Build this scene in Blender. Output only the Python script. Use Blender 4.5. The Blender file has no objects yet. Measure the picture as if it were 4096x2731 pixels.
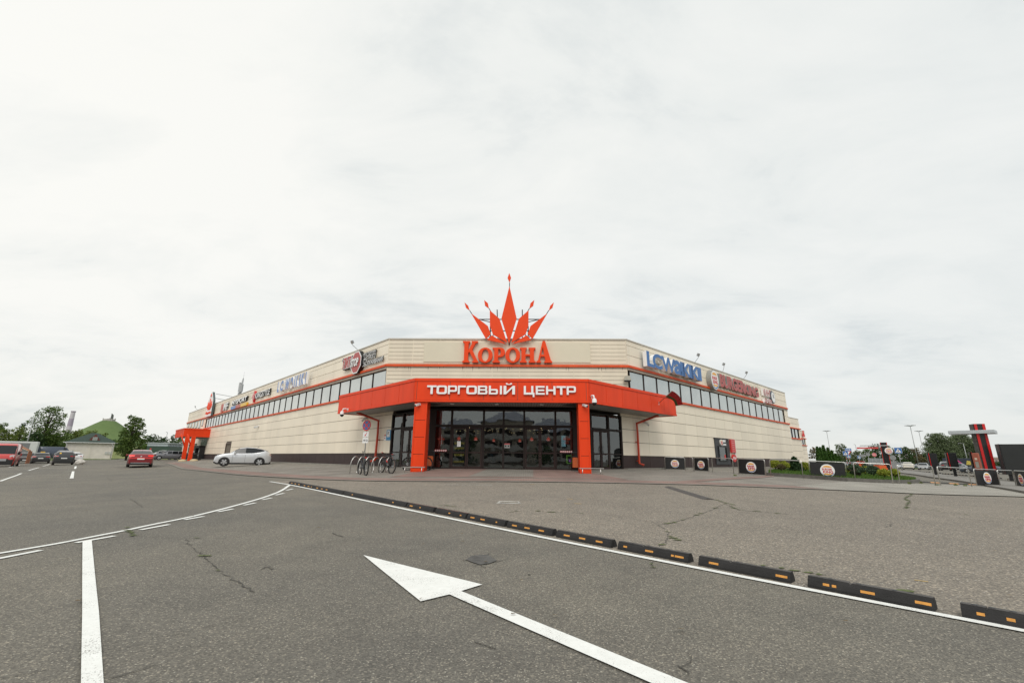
import bpy, bmesh, math, random
import numpy as np
from mathutils import Matrix, Vector
C = bpy.context.scene.collection
RAD = math.radians
SC = bpy.context.scene

# ------------------------------------------------------------------ camera, sky, sun, exposure
EYE = 1.25
F_PX, CX, CY = 1768.0, 2048.0, 1365.5
CAM = np.array([[0.99963881, 0.00299157, -0.02670768],
                [0.02504132, 0.25708279, 0.96606489],
                [0.00975614, -0.96638475, 0.25691502]])
cd = bpy.data.cameras.new('camera'); cam = bpy.data.objects.new('camera', cd); C.objects.link(cam)
cd.sensor_width = 36; cd.lens = F_PX / 4096 * 36; cd.clip_start = 0.1; cd.clip_end = 5000
R_ = Matrix([[CAM[i][0], -CAM[i][1], -CAM[i][2]] for i in range(3)])
cam.matrix_world = Matrix.Translation((0, 0, EYE)) @ R_.to_4x4()
SC.camera = cam
SC.view_settings.view_transform = 'Standard'; SC.view_settings.look = 'None'
SC.view_settings.exposure = 0.0; SC.view_settings.gamma = 1.0
SUN_EL, SUN_AZ = 46, 183      # azimuth clockwise from +y
W = bpy.data.worlds.new('World'); SC.world = W; W.use_nodes = True
def sky():
    nt = W.node_tree; N = nt.nodes; L = nt.links; N.clear()
    out = N.new('ShaderNodeOutputWorld'); bg = N.new('ShaderNodeBackground'); bg.inputs[1].default_value = 0.1
    st = N.new('ShaderNodeTexSky'); st.sky_type = 'NISHITA'; st.sun_disc = False
    st.sun_elevation = RAD(SUN_EL); st.sun_rotation = RAD(SUN_AZ)
    tc = N.new('ShaderNodeTexCoord'); sep = N.new('ShaderNodeSeparateXYZ'); L.new(tc.outputs['Generated'], sep.inputs[0])
    def math_(op, a, b=None, clamp=False):
        m = N.new('ShaderNodeMath'); m.operation = op; m.use_clamp = clamp
        for i, v in ((0, a), (1, b)):
            if v is None: continue
            if isinstance(v, (int, float)): m.inputs[i].default_value = v
            else: L.new(v, m.inputs[i])
        return m.outputs[0]
    # clouds lie on a plane overhead: project the direction on it so they bunch toward the horizon
    zz = math_('ADD', math_('MAXIMUM', sep.outputs[2], 0.0), 0.22)
    cmb = N.new('ShaderNodeCombineXYZ'); L.new(math_('DIVIDE', sep.outputs[0], zz), cmb.inputs[0]); L.new(math_('DIVIDE', sep.outputs[1], zz), cmb.inputs[1])
    def noise(scale, detail, rough, dist, vec):
        n = N.new('ShaderNodeTexNoise'); n.inputs['Scale'].default_value = scale; n.inputs['Detail'].default_value = detail
        n.inputs['Roughness'].default_value = rough; n.inputs['Distortion'].default_value = dist; L.new(vec, n.inputs['Vector']); return n.outputs[0]
    mp = N.new('ShaderNodeMapping'); L.new(cmb.outputs[0], mp.inputs[0]); mp.inputs['Scale'].default_value = (0.75, 1.2, 1); mp.inputs['Rotation'].default_value = (0, 0, 0.5)
    n1 = noise(2.3, 8, 0.60, 0.35, mp.outputs[0]); n2 = noise(0.8, 4, 0.5, 0.2, mp.outputs[0])
    s = math_('ADD', math_('MULTIPLY', n1, 0.62), math_('MULTIPLY', n2, 0.5))
    r = N.new('ShaderNodeValToRGB'); L.new(s, r.inputs[0]); e = r.color_ramp.elements
    e[0].position = 0.41; e[0].color = (0.765, 0.805, 0.808, 1); e[1].position = 0.63; e[1].color = (0.985, 0.99, 0.962, 1)
    k = e.new(0.52); k.color = (0.920, 0.938, 0.918, 1)
    # the overcast is a little thinner and brighter to the left of the mall, greyer to the right
    tint = N.new('ShaderNodeCombineXYZ')
    for i, (k_, b_) in enumerate(((-0.085, .990), (-0.066, .990), (-0.048, .982))): L.new(math_('ADD', math_('MULTIPLY', sep.outputs[0], k_), b_), tint.inputs[i])
    hor = math_('SUBTRACT', 1.0, math_('MULTIPLY', math_('POWER', math_('SUBTRACT', 1.0, math_('ABSOLUTE', sep.outputs[2])), 5.0), 0.10))
    g = math_('MULTIPLY', hor, 10.0)
    tm = N.new('ShaderNodeVectorMath'); tm.operation = 'MULTIPLY'; L.new(r.outputs[0], tm.inputs[0]); L.new(tint.outputs[0], tm.inputs[1])
    mul = N.new('ShaderNodeVectorMath'); mul.operation = 'SCALE'; L.new(tm.outputs[0], mul.inputs[0]); L.new(g, mul.inputs['Scale'])
    mix = N.new('ShaderNodeMix'); mix.data_type = 'RGBA'; mix.inputs[0].default_value = 0.93
    L.new(st.outputs[0], mix.inputs[6]); L.new(mul.outputs[0], mix.inputs[7])
    L.new(mix.outputs[2], bg.inputs[0]); L.new(bg.outputs[0], out.inputs[0])
sky()
sl = bpy.data.lights.new('sun', 'SUN'); sl.energy = 1.5; sl.angle = RAD(35); sl.color = (1.0, 0.965, 0.91)
so = bpy.data.objects.new('sun', sl); C.objects.link(so)
_sd = Vector((math.sin(RAD(SUN_AZ)) * math.cos(RAD(SUN_EL)), math.cos(RAD(SUN_AZ)) * math.cos(RAD(SUN_EL)), math.sin(RAD(SUN_EL))))
so.rotation_euler = _sd.to_track_quat('Z', 'Y').to_euler()

# ------------------------------------------------------------------ measuring helpers (photo measurements -> metres in the place)
ZM = {'R1': (0, 1550, .29762), 'R2': (650, 1300, .38265), 'R3': (1300, 1050, .31891), 'R4': (1900, 1050, .34014), 'R5': (1340, 1480, .29979),
      'R6': (1900, 1480, .36139), 'R7': (2500, 1300, .41451), 'R8': (3200, 1650, .38095), 'S1': (0, 1900, .59524), 'S2': (1000, 1880, .5102),
      'S3': (2000, 1880, .5102), 'S4': (2900, 1900, .5085), 'S5': (1300, 2100, .68027), 'S7': (3600, 1650, .21088), 'S8': (3100, 1650, .23384),
      'A': (2500, 1340, .22966), 'B': (2850, 1450, .28694), 'D': (1300, 1340, .22966), 'E': (1000, 1440, .22966), 'G': (700, 1540, .20408),
      'H1': (0, 1760, .13605), 'H2': (560, 1700, .10204), 'H3': (3350, 1780, .12755), 'H4': (3620, 1800, .20238), 'H5': (1400, 1780, .16156),
      'H6': (1680, 1640, .28061), 'P': (0, 0, 1)}
def zm(k, x, y): a = ZM[k]; return a[0] + a[2] * x, a[1] + a[2] * y
def ray(px, py):
    d = np.array([px - CX, py - CY, F_PX]); r = CAM @ d; return r / np.linalg.norm(r)
def hit(px, py, n, c):
    r = ray(px, py); o = np.array([0, 0, EYE]); n = np.array(n, float); return o + r * ((c - n @ o) / (n @ r))
Q = 2 ** -.5
XL, XR, YF = -9.537, 7.129, 30.0
def PF(k, x, y, Y=YF): p = hit(*zm(k, x, y), (0, 1, 0), Y); return float(p[0]), float(p[2])
def PL(k, x, y, off=0):
    p = hit(*zm(k, x, y), (-Q, -Q, 0), -Q * XL - Q * YF + off); return float((p[0] - XL + off * Q) / Q), float(p[2])
def PR(k, x, y, off=0):
    p = hit(*zm(k, x, y), (Q, -Q, 0), Q * XR - Q * YF + off); return float((p[0] - XR - off * Q) / Q), float(p[2])
def FW(side, u, z, off=0):      # a point of a wall: u metres along it, z up, off metres out of it
    if side == 'L': return Vector((XL + u * Q - off * Q, YF - u * Q - off * Q, z))
    if side == 'R': return Vector((XR + u * Q + off * Q, YF + u * Q - off * Q, z))
    return Vector((u, YF - off, z))
ROT = {'L': -math.pi / 4, 'R': math.pi / 4, 'F': 0.0}

# ground height: smooth surface through surveyed points (x, y, z)
def drop_pt(px, py, drop):
    r = ray(px, py); t = -drop / r[2]; return (r[0] * t, r[1] * t, EYE - drop)
_gp = [(0, 0, 0), (3, 5, .0), (-4, 5, 0), (8, 3, -.02), (-10, 5, 0), (0, -12, -.03), (-25, -10, -.05), (25, -10, -.1), (0, -40, 0), (-60, -30, 0), (60, -30, -.1),
       drop_pt(1153, 1937, .96), drop_pt(2048, 1921, .86), drop_pt(1460, 1902.7, .84), (-5.9, 24.0, .57), (3.4, 24.0, .57), (-5.2, 25.7, .68), (2.9, 25.7, .68), (-1.2, 24, .6),
       drop_pt(1000, 1861.6, .84), drop_pt(555, 1861, .98), drop_pt(245, 1857.3, 1.21), drop_pt(130, 1851, 1.21), drop_pt(20, 1865, 1.34),
       drop_pt(2660, 1876, .60), drop_pt(3310, 1913, .88), drop_pt(3900, 1945, 1.2), drop_pt(3640, 1876.7, 1.4), drop_pt(2816, 1940, .92), drop_pt(370, 1835.7, .93), drop_pt(213, 1829, .65), drop_pt(690, 1837.5, .67), drop_pt(3960, 1891.5, 1.37), drop_pt(3746, 1901, 1.3)]
for u, z in ((-8, .68), (-20, .70), (-35, .70), (-55, .66), (-78, .6)): _gp.append((*FW('L', u, 0)[:2], z))
for u, z in ((4, .68), (12, .70), (25, .65), (35, .6)): _gp.append((*FW('R', u, 0)[:2], z))
for a in range(0, 360, 20):
    for rr in (190, 320): _gp.append((rr * math.sin(RAD(a)), 40 + rr * math.cos(RAD(a)), -.25))
_gp = np.array(_gp)
def _phi(d2): return 0.5 * d2 * np.log(d2 + 1e-9)
def _fit():
    n = len(_gp); X = _gp[:, :2] / 30; d2 = ((X[:, None] - X[None]) ** 2).sum(-1)
    A = np.zeros((n + 3, n + 3)); A[:n, :n] = _phi(d2) + np.eye(n) * 0.004; P = np.c_[np.ones(n), X]; A[:n, n:] = P; A[n:, :n] = P.T
    return np.linalg.solve(A, np.r_[_gp[:, 2], 0, 0, 0])
_gw = _fit()
def Graw(x, y):
    X = np.array([x, y]) / 30; d2 = ((_gp[:, :2] / 30 - X) ** 2).sum(-1)
    return float(_phi(d2) @ _gw[:-3] + _gw[-3] + _gw[-2] * X[0] + _gw[-1] * X[1])
def G(x, y):
    r = math.hypot(x, y - 40)
    if r > 300: return -.25
    z = Graw(x, y)
    if r > 180: f = (r - 180) / 120; z = z * (1 - f) - .25 * f
    return z
def GP(k, x, y, dz=0):          # the point of the ground under a measured spot
    px, py = zm(k, x, y); r = ray(px, py); t = 5.0; z = 0.0
    lo, hi = 0.5, 400.0
    for _ in range(50):
        mid = (lo + hi) / 2; p = r * mid
        if EYE + p[2] > G(p[0], p[1]) + dz: lo = mid
        else: hi = mid
    p = r * lo; return Vector((p[0], p[1], G(p[0], p[1]) + dz))
def AT(k, x, y, depth):         # a point at a given distance in front of the camera
    px, py = zm(k, x, y); r = ray(px, py); f = CAM @ np.array([0, 0, 1.0]); f[2] = 0; f /= np.linalg.norm(f)
    p = r * (depth / (r @ f)); return Vector((p[0], p[1], p[2] + EYE))
def MPP(depth): return depth / 1829.0
def onG(p, dz=0): return Vector((p[0], p[1], G(p[0], p[1]) + dz))

# ------------------------------------------------------------------ materials
MATS = {}
def mat(name, col, rough=.6, metal=0.0, var=.12, vscale=3.0, bump=0.0, bscale=60.0, spec=.5, dark=None, emit=0.0, island=0.0, coat=0.0, streak=False):
    if name in MATS: return MATS[name]
    m = bpy.data.materials.new(name); m.use_nodes = True; nt = m.node_tree; N = nt.nodes; L = nt.links
    b = N['Principled BSDF']; b.inputs['Roughness'].default_value = rough; b.inputs['Metallic'].default_value = metal
    b.inputs['Specular IOR Level'].default_value = spec; b.inputs['Coat Weight'].default_value = coat
    tc = N.new('ShaderNodeTexCoord'); n = N.new('ShaderNodeTexNoise'); n.inputs['Scale'].default_value = vscale; n.inputs['Detail'].default_value = 5; n.inputs['Roughness'].default_value = .65
    if streak:
        mp = N.new('ShaderNodeMapping'); mp.inputs['Scale'].default_value = (1, 1, .12); L.new(tc.outputs['Object'], mp.inputs[0]); L.new(mp.outputs[0], n.inputs['Vector'])
    else: L.new(tc.outputs['Object'], n.inputs['Vector'])
    r = N.new('ShaderNodeValToRGB'); L.new(n.outputs[0], r.inputs[0]); e = r.color_ramp.elements
    e[0].position = .3; e[1].position = .7; d = dark or tuple(c * (1 - var) for c in col)
    e[0].color = (*d, 1); e[1].color = (*[min(1, c * (1 + var * .4)) for c in col], 1)
    src = r.outputs[0]
    if island:
        g = N.new('ShaderNodeNewGeometry'); mr = N.new('ShaderNodeMapRange'); L.new(g.outputs['Random Per Island'], mr.inputs[0]); mr.inputs[3].default_value = 1 - island; mr.inputs[4].default_value = 1 + island * .6
        v = N.new('ShaderNodeVectorMath'); v.operation = 'SCALE'; L.new(src, v.inputs[0]); L.new(mr.outputs[0], v.inputs['Scale']); src = v.outputs[0]
    L.new(src, b.inputs['Base Color'])
    if bump:
        bn = N.new('ShaderNodeTexNoise'); bn.inputs['Scale'].default_value = bscale; bn.inputs['Detail'].default_value = 4; L.new(tc.outputs['Object'], bn.inputs['Vector'])
        bp = N.new('ShaderNodeBump'); bp.inputs['Strength'].default_value = bump; bp.inputs['Distance'].default_value = .02; L.new(bn.outputs[0], bp.inputs['Height']); L.new(bp.outputs[0], b.inputs['Normal'])
    if emit: L.new(src, b.inputs['Emission Color']); b.inputs['Emission Strength'].default_value = emit
    MATS[name] = m; return m
def glass_mat(name, tint=(.02, .025, .03), ior=1.8, clear=0.6):
    m = bpy.data.materials.new(name); m.use_nodes = True; nt = m.node_tree; N = nt.nodes; L = nt.links
    for x in list(N):
        if x.type != 'OUTPUT_MATERIAL': N.remove(x)
    o = [x for x in N if x.type == 'OUTPUT_MATERIAL'][0]
    gl = N.new('ShaderNodeBsdfGlossy'); gl.inputs['Roughness'].default_value = .015; gl.inputs[0].default_value = (.92, .95, .95, 1)
    tr = N.new('ShaderNodeBsdfTransparent'); tr.inputs[0].default_value = (.62, .66, .66, 1)
    df = N.new('ShaderNodeBsdfDiffuse'); df.inputs[0].default_value = (*tint, 1)
    m1 = N.new('ShaderNodeMixShader'); m1.inputs[0].default_value = clear; L.new(df.outputs[0], m1.inputs[1]); L.new(tr.outputs[0], m1.inputs[2])
    fr = N.new('ShaderNodeFresnel'); fr.inputs[0].default_value = ior
    # panes are never quite flat: a faint slow wave in the normal bends the reflections
    tc = N.new('ShaderNodeTexCoord'); n = N.new('ShaderNodeTexNoise'); n.inputs['Scale'].default_value = .9; L.new(tc.outputs['Object'], n.inputs['Vector'])
    bp = N.new('ShaderNodeBump'); bp.inputs['Strength'].default_value = .06; bp.inputs['Distance'].default_value = .1; L.new(n.outputs[0], bp.inputs['Height']); L.new(bp.outputs[0], gl.inputs['Normal'])
    m2 = N.new('ShaderNodeMixShader'); L.new(fr.outputs[0], m2.inputs[0]); L.new(m1.outputs[0], m2.inputs[1]); L.new(gl.outputs[0], m2.inputs[2]); L.new(m2.outputs[0], o.inputs[0])
    MATS[name] = m; return m
def asphalt_mat(name, base, warm, light, speck=.30, scale=75.0):
    m = bpy.data.materials.new(name); m.use_nodes = True; nt = m.node_tree; N = nt.nodes; L = nt.links; b = N['Principled BSDF']
    g = N.new('ShaderNodeNewGeometry'); pos = g.outputs['Position']
    def noise(s, d=5, r=.6):
        n = N.new('ShaderNodeTexNoise'); n.inputs['Scale'].default_value = s; n.inputs['Detail'].default_value = d; n.inputs['Roughness'].default_value = r; L.new(pos, n.inputs['Vector']); return n.outputs[0]
    def ramp(src, stops):
        r = N.new('ShaderNodeValToRGB'); L.new(src, r.inputs[0]); e = r.color_ramp.elements
        e[0].position, e[0].color = stops[0][0], (*stops[0][1], 1); e[1].position, e[1].color = stops[-1][0], (*stops[-1][1], 1)
        for p, c in stops[1:-1]: k = e.new(p); k.color = (*c, 1)
        return r.outputs[0]
    def mix(f, a, c, mode='MIX'):
        x = N.new('ShaderNodeMix'); x.data_type = 'RGBA'; x.blend_type = mode
        if isinstance(f, float): x.inputs[0].default_value = f
        else: L.new(f, x.inputs[0])
        for i, v in ((6, a), (7, c)):
            if isinstance(v, tuple): x.inputs[i].default_value = (*v, 1)
            else: L.new(v, x.inputs[i])
        return x.outputs[2]
    big = ramp(noise(.16, 4), [(.38, base), (.62, warm)])
    mid = ramp(noise(1.3, 6, .7), [(.3, (.90, .90, .90)), (.7, (1.07, 1.07, 1.07))])
    col = mix(1.0, big, mid, 'MULTIPLY')
    v = N.new('ShaderNodeTexVoronoi'); v.inputs['Scale'].default_value = scale; L.new(pos, v.inputs['Vector'])
    sepc = N.new('ShaderNodeSeparateColor'); L.new(v.outputs['Color'], sepc.inputs[0])
    sp = ramp(sepc.outputs[0], [(0, (.60, .60, .61)), (.5, (.90, .90, .90)), (1 - speck, (1.0, 1.0, 1.0)), (.92, (1.32, 1.30, 1.25)), (1, (2.1, 2.02, 1.9))])
    col = mix(1.0, col, sp, 'MULTIPLY')
    v2 = N.new('ShaderNodeTexVoronoi'); v2.inputs['Scale'].default_value = scale * .58; L.new(pos, v2.inputs['Vector'])
    sc2 = N.new('ShaderNodeSeparateColor'); L.new(v2.outputs['Color'], sc2.inputs[0])
    m1 = N.new('ShaderNodeMath'); m1.operation = 'GREATER_THAN'; L.new(sc2.outputs[1], m1.inputs[0]); m1.inputs[1].default_value = .91
    m2 = N.new('ShaderNodeMath'); m2.operation = 'LESS_THAN'; L.new(v2.outputs['Distance'], m2.inputs[0]); m2.inputs[1].default_value = .30
    m3 = N.new('ShaderNodeMath'); m3.operation = 'MULTIPLY'; L.new(m1.outputs[0], m3.inputs[0]); L.new(m2.outputs[0], m3.inputs[1])
    col = mix(m3.outputs[0], col, light)
    # oil drips and old damp spots
    st = ramp(noise(.55, 3, .5), [(.62, (1, 1, 1)), (.74, (.86, .86, .87))])
    col = mix(1.0, col, st, 'MULTIPLY')
    L.new(col, b.inputs['Base Color']); b.inputs['Roughness'].default_value = .85; b.inputs['Specular IOR Level'].default_value = .3
    bp = N.new('ShaderNodeBump'); bp.inputs['Strength'].default_value = .5; bp.inputs['Distance'].default_value = .008; L.new(v.outputs['Distance'], bp.inputs['Height']); L.new(bp.outputs[0], b.inputs['Normal'])
    MATS[name] = m; return m
def paint_mat(name, col, under, wear):
    m = bpy.data.materials.new(name); m.use_nodes = True; nt = m.node_tree; N = nt.nodes; L = nt.links; b = N['Principled BSDF']
    g = N.new('ShaderNodeNewGeometry')
    def noise(s, d, r): n = N.new('ShaderNodeTexNoise'); n.inputs['Scale'].default_value = s; n.inputs['Detail'].default_value = d; n.inputs['Roughness'].default_value = r; L.new(g.outputs['Position'], n.inputs['Vector']); return n.outputs[0]
    a = N.new('ShaderNodeMath'); a.operation = 'MULTIPLY_ADD'; L.new(noise(2.2, 5, .6), a.inputs[0]); a.inputs[1].default_value = .55; L.new(noise(95, 3, .6), a.inputs[2])
    r = N.new('ShaderNodeValToRGB'); L.new(a.outputs[0], r.inputs[0]); e = r.color_ramp.elements; e[0].position = wear; e[0].color = (*col, 1); e[1].position = wear + .06; e[1].color = (*under, 1)
    v = N.new('ShaderNodeValToRGB'); L.new(noise(14, 5, .7), v.inputs[0]); e = v.color_ramp.elements; e[0].position = .3; e[0].color = (.88, .88, .87, 1); e[1].position = .7; e[1].color = (1, 1, 1, 1)
    x = N.new('ShaderNodeMix'); x.data_type = 'RGBA'; x.blend_type = 'MULTIPLY'; x.inputs[0].default_value = 1; L.new(r.outputs[0], x.inputs[6]); L.new(v.outputs[0], x.inputs[7]); L.new(x.outputs[2], b.inputs['Base Color']); b.inputs['Roughness'].default_value = .75
    MATS[name] = m; return m
def paver_mat(name, c1, c2, mortar, rot=.0, bw=.22, bh=.11):
    m = bpy.data.materials.new(name); m.use_nodes = True; nt = m.node_tree; N = nt.nodes; L = nt.links; b = N['Principled BSDF']
    g = N.new('ShaderNodeNewGeometry'); mp = N.new('ShaderNodeMapping'); mp.inputs['Rotation'].default_value = (0, 0, rot); L.new(g.outputs['Position'], mp.inputs[0])
    br = N.new('ShaderNodeTexBrick'); L.new(mp.outputs[0], br.inputs[0]); br.inputs['Scale'].default_value = 1.0
    br.inputs['Color1'].default_value = (*c1, 1); br.inputs['Color2'].default_value = (*c2, 1); br.inputs['Mortar'].default_value = (*mortar, 1)
    br.inputs['Mortar Size'].default_value = .009; br.inputs['Brick Width'].default_value = bw; br.inputs['Row Height'].default_value = bh; br.inputs['Bias'].default_value = 0
    n = N.new('ShaderNodeTexNoise'); n.inputs['Scale'].default_value = .8; n.inputs['Detail'].default_value = 6; L.new(g.outputs['Position'], n.inputs['Vector'])
    r = N.new('ShaderNodeValToRGB'); L.new(n.outputs[0], r.inputs[0]); e = r.color_ramp.elements; e[0].position = .3; e[0].color = (.78, .78, .78, 1); e[1].position = .7; e[1].color = (1.12, 1.12, 1.12, 1)
    x = N.new('ShaderNodeMix'); x.data_type = 'RGBA'; x.blend_type = 'MULTIPLY'; x.inputs[0].default_value = 1; L.new(br.outputs[0], x.inputs[6]); L.new(r.outputs[0], x.inputs[7])
    L.new(x.outputs[2], b.inputs['Base Color']); b.inputs['Roughness'].default_value = .85; b.inputs['Specular IOR Level'].default_value = .3
    bp = N.new('ShaderNodeBump'); bp.inputs['Strength'].default_value = .4; bp.inputs['Distance'].default_value = .006; L.new(br.outputs['Fac'], bp.inputs['Height']); bp.invert = True; L.new(bp.outputs[0], b.inputs['Normal'])
    MATS[name] = m; return m
def leaf_mat(name, c1, c2, c3):
    m = bpy.data.materials.new(name); m.use_nodes = True; nt = m.node_tree; N = nt.nodes; L = nt.links; b = N['Principled BSDF']
    g = N.new('ShaderNodeNewGeometry'); r = N.new('ShaderNodeValToRGB'); L.new(g.outputs['Random Per Island'], r.inputs[0]); e = r.color_ramp.elements
    e[0].position = 0; e[0].color = (*c1, 1); e[1].position = 1; e[1].color = (*c3, 1); k = e.new(.5); k.color = (*c2, 1)
    L.new(r.outputs[0], b.inputs['Base Color']); b.inputs['Roughness'].default_value = .6; b.inputs['Specular IOR Level'].default_value = .25
    t = N.new('ShaderNodeBsdfTranslucent'); L.new(r.outputs[0], t.inputs[0]); mx = N.new('ShaderNodeMixShader'); mx.inputs[0].default_value = .28
    o = [x for x in N if x.type == 'OUTPUT_MATERIAL'][0]; L.new(b.outputs[0], mx.inputs[1]); L.new(t.outputs[0], mx.inputs[2]); L.new(mx.outputs[0], o.inputs[0])
    MATS[name] = m; return m

# ------------------------------------------------------------------ mesh building
class MB:
    def __init__(s): s.v = []; s.f = []; s.m = []; s.sm = []
    def add(s, vs, fs, mi=0, smooth=False):
        o = len(s.v); s.v += [tuple(p) for p in vs]
        for f in fs: s.f.append(tuple(i + o for i in f)); s.m.append(mi); s.sm.append(smooth)
        return s
    def box(s, a, b, mi=0, M=None):
        x0, y0, z0 = a; x1, y1, z1 = b
        vs = [Vector(p) for p in ((x0, y0, z0), (x1, y0, z0), (x1, y1, z0), (x0, y1, z0), (x0, y0, z1), (x1, y0, z1), (x1, y1, z1), (x0, y1, z1))]
        if M is not None: vs = [M @ p for p in vs]
        return s.add(vs, [(0, 3, 2, 1), (4, 5, 6, 7), (0, 1, 5, 4), (1, 2, 6, 5), (2, 3, 7, 6), (3, 0, 4, 7)], mi)
    def bbox(s, a, b, r=.01, mi=0):       # box with chamfered vertical and top edges
        x0, y0, z0 = a; x1, y1, z1 = b
        ring = lambda i: [(x0 + i + r, y0 + i), (x1 - i - r, y0 + i), (x1 - i, y0 + i + r), (x1 - i, y1 - i - r), (x1 - i - r, y1 - i), (x0 + i + r, y1 - i), (x0 + i, y1 - i - r), (x0 + i, y0 + i + r)]
        vs = [(x, y, z0) for x, y in ring(0)] + [(x, y, z1 - r) for x, y in ring(0)] + [(x, y, z1) for x, y in ring(r)]
        fs = [tuple(range(7, -1, -1)), tuple(range(16, 24))]
        for k in (0, 8): fs += [(k + i, k + (i + 1) % 8, k + 8 + (i + 1) % 8, k + 8 + i) for i in range(8)]
        return s.add(vs, fs, mi)
    def tube(s, pts, r, n=8, mi=0, closed=False, cap=True):
        pts = [Vector(p) for p in pts]; rs = r if isinstance(r, (list, tuple)) else [r] * len(pts); k = len(pts); vs = []
        up = Vector((0, 0, 1)); prev = None
        for i, p in enumerate(pts):
            t = (pts[(i + 1) % k] - pts[i - 1]) if closed else (pts[min(i + 1, k - 1)] - pts[max(i - 1, 0)])
            t = t.normalized() if t.length > 1e-9 else up
            if prev is None: a = t.cross(up if abs(t.z) < .95 else Vector((1, 0, 0))).normalized()
            else: a = (prev - t * prev.dot(t)); a = a.normalized() if a.length > 1e-6 else t.orthogonal().normalized()
            prev = a; b = t.cross(a)
            vs += [p + (a * math.cos(2 * math.pi * j / n) + b * math.sin(2 * math.pi * j / n)) * rs[i] for j in range(n)]
        fs = []
        for i in range(k if closed else k - 1):
            i2 = (i + 1) % k
            fs += [(i * n + j, i * n + (j + 1) % n, i2 * n + (j + 1) % n, i2 * n + j) for j in range(n)]
        s.add(vs, fs, mi, True)
        if cap and not closed:
            o = len(s.v) - len(vs); s.f += [tuple(o + j for j in range(n - 1, -1, -1)), tuple(o + (k - 1) * n + j for j in range(n))]; s.m += [mi, mi]; s.sm += [False, False]
        return s
    def lathe(s, prof, n=20, mi=0, M=None, smooth=True):   # prof: (r, z)
        vs = [Vector((r * math.cos(2 * math.pi * j / n), r * math.sin(2 * math.pi * j / n), z)) for r, z in prof for j in range(n)]
        if M is not None: vs = [M @ v for v in vs]
        fs = [(i * n + j, i * n + (j + 1) % n, (i + 1) * n + (j + 1) % n, (i + 1) * n + j) for i in range(len(prof) - 1) for j in range(n)]
        return s.add(vs, fs, mi, smooth)
    def prism(s, poly, y0, y1, mi=0, mside=None):          # poly in (x, z), extruded along y
        n = len(poly); vs = [(x, y0, z) for x, z in poly] + [(x, y1, z) for x, z in poly]
        s.add(vs, [tuple(range(n)), tuple(range(2 * n - 1, n - 1, -1))], mi)
        return s.add(vs, [(i, (i + 1) % n, n + (i + 1) % n, n + i) for i in range(n)], mi if mside is None else mside)
    def disc(s, c, r, y, n=28, mi=0, th=.01):
        return s.prism([(c[0] + r * math.cos(2 * math.pi * i / n), c[1] + r * math.sin(2 * math.pi * i / n)) for i in range(n)], y, y + th, mi)
    def build(s, name, mats, parent=None, loc=None, rotz=0, recalc=True):
        me = bpy.data.meshes.new(name); me.from_pydata(s.v, [], s.f)
        mats = mats if isinstance(mats, (list, tuple)) else [mats]
        for m in mats: me.materials.append(m)
        me.polygons.foreach_set('material_index', s.m); me.polygons.foreach_set('use_smooth', s.sm)
        if recalc:
            bm = bmesh.new(); bm.from_mesh(me); bmesh.ops.recalc_face_normals(bm, faces=bm.faces); bm.to_mesh(me); bm.free()
        me.update(); return link(name, me, parent, loc, rotz)
def link(name, me, parent=None, loc=None, rotz=0):
    o = bpy.data.objects.new(name, me); C.objects.link(o)
    if parent is not None: o.parent = parent
    if loc is not None: o.location = loc
    o.rotation_euler = (0, 0, rotz); return o
def thing(name, label, cat, loc=(0, 0, 0), rotz=0, group=None):
    o = bpy.data.objects.new(name, None); C.objects.link(o); o.location = loc; o.rotation_euler = (0, 0, rotz); o.empty_display_size = .2
    return tag(o, label, cat, group)
def tag(o, label, cat, group=None):
    o['label'] = label; o['category'] = cat
    if group: o['group'] = group
    return o
def struct(o, kind='structure'): o['kind'] = kind; return o
def kids(o): return [x for x in C.objects if x.parent == o]
def copy_tree(o, parent=None, label=None, group=None):
    c = o.copy(); C.objects.link(c)
    if parent is not None: c.parent = parent
    if label: c['label'] = label
    if group: c['group'] = group
    for k in kids(o): copy_tree(k, c)
    return c
# flat outlines with holes -> solid letters and plates, in local x/z, outward -y
def loops_mesh(loops, depth):
    cu = bpy.data.curves.new('outline', 'CURVE'); cu.dimensions = '2D'; cu.fill_mode = 'BOTH'; cu.extrude = depth / 2
    for lp in loops:
        sp = cu.splines.new('POLY'); sp.points.add(len(lp) - 1); sp.use_cyclic_u = True
        for p, q in zip(sp.points, lp): p.co = (q[0], q[1], 0, 1)
    o = bpy.data.objects.new('outline', cu); me = bpy.data.meshes.new_from_object(o)
    v = np.array([tuple(p.co) for p in me.vertices]); f = [tuple(p.vertices) for p in me.polygons]
    bpy.data.objects.remove(o); bpy.data.meshes.remove(me); bpy.data.curves.remove(cu); return v, f
_tc = {}
def text_geo(t, bold=0.0, shear=0.0, space=1.0):
    k = (t, bold, shear, space)
    if k not in _tc:
        cu = bpy.data.curves.new('lettering', 'FONT'); cu.body = t; cu.fill_mode = 'BOTH'; cu.extrude = .5; cu.offset = bold; cu.shear = shear; cu.space_character = space; cu.resolution_u = 4
        o = bpy.data.objects.new('lettering', cu); me = bpy.data.meshes.new_from_object(o)
        v = np.array([tuple(p.co) for p in me.vertices]); f = [tuple(p.vertices) for p in me.polygons]
        bpy.data.objects.remove(o); bpy.data.meshes.remove(me); bpy.data.curves.remove(cu); _tc[k] = (v, f)
    return _tc[k]
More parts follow.
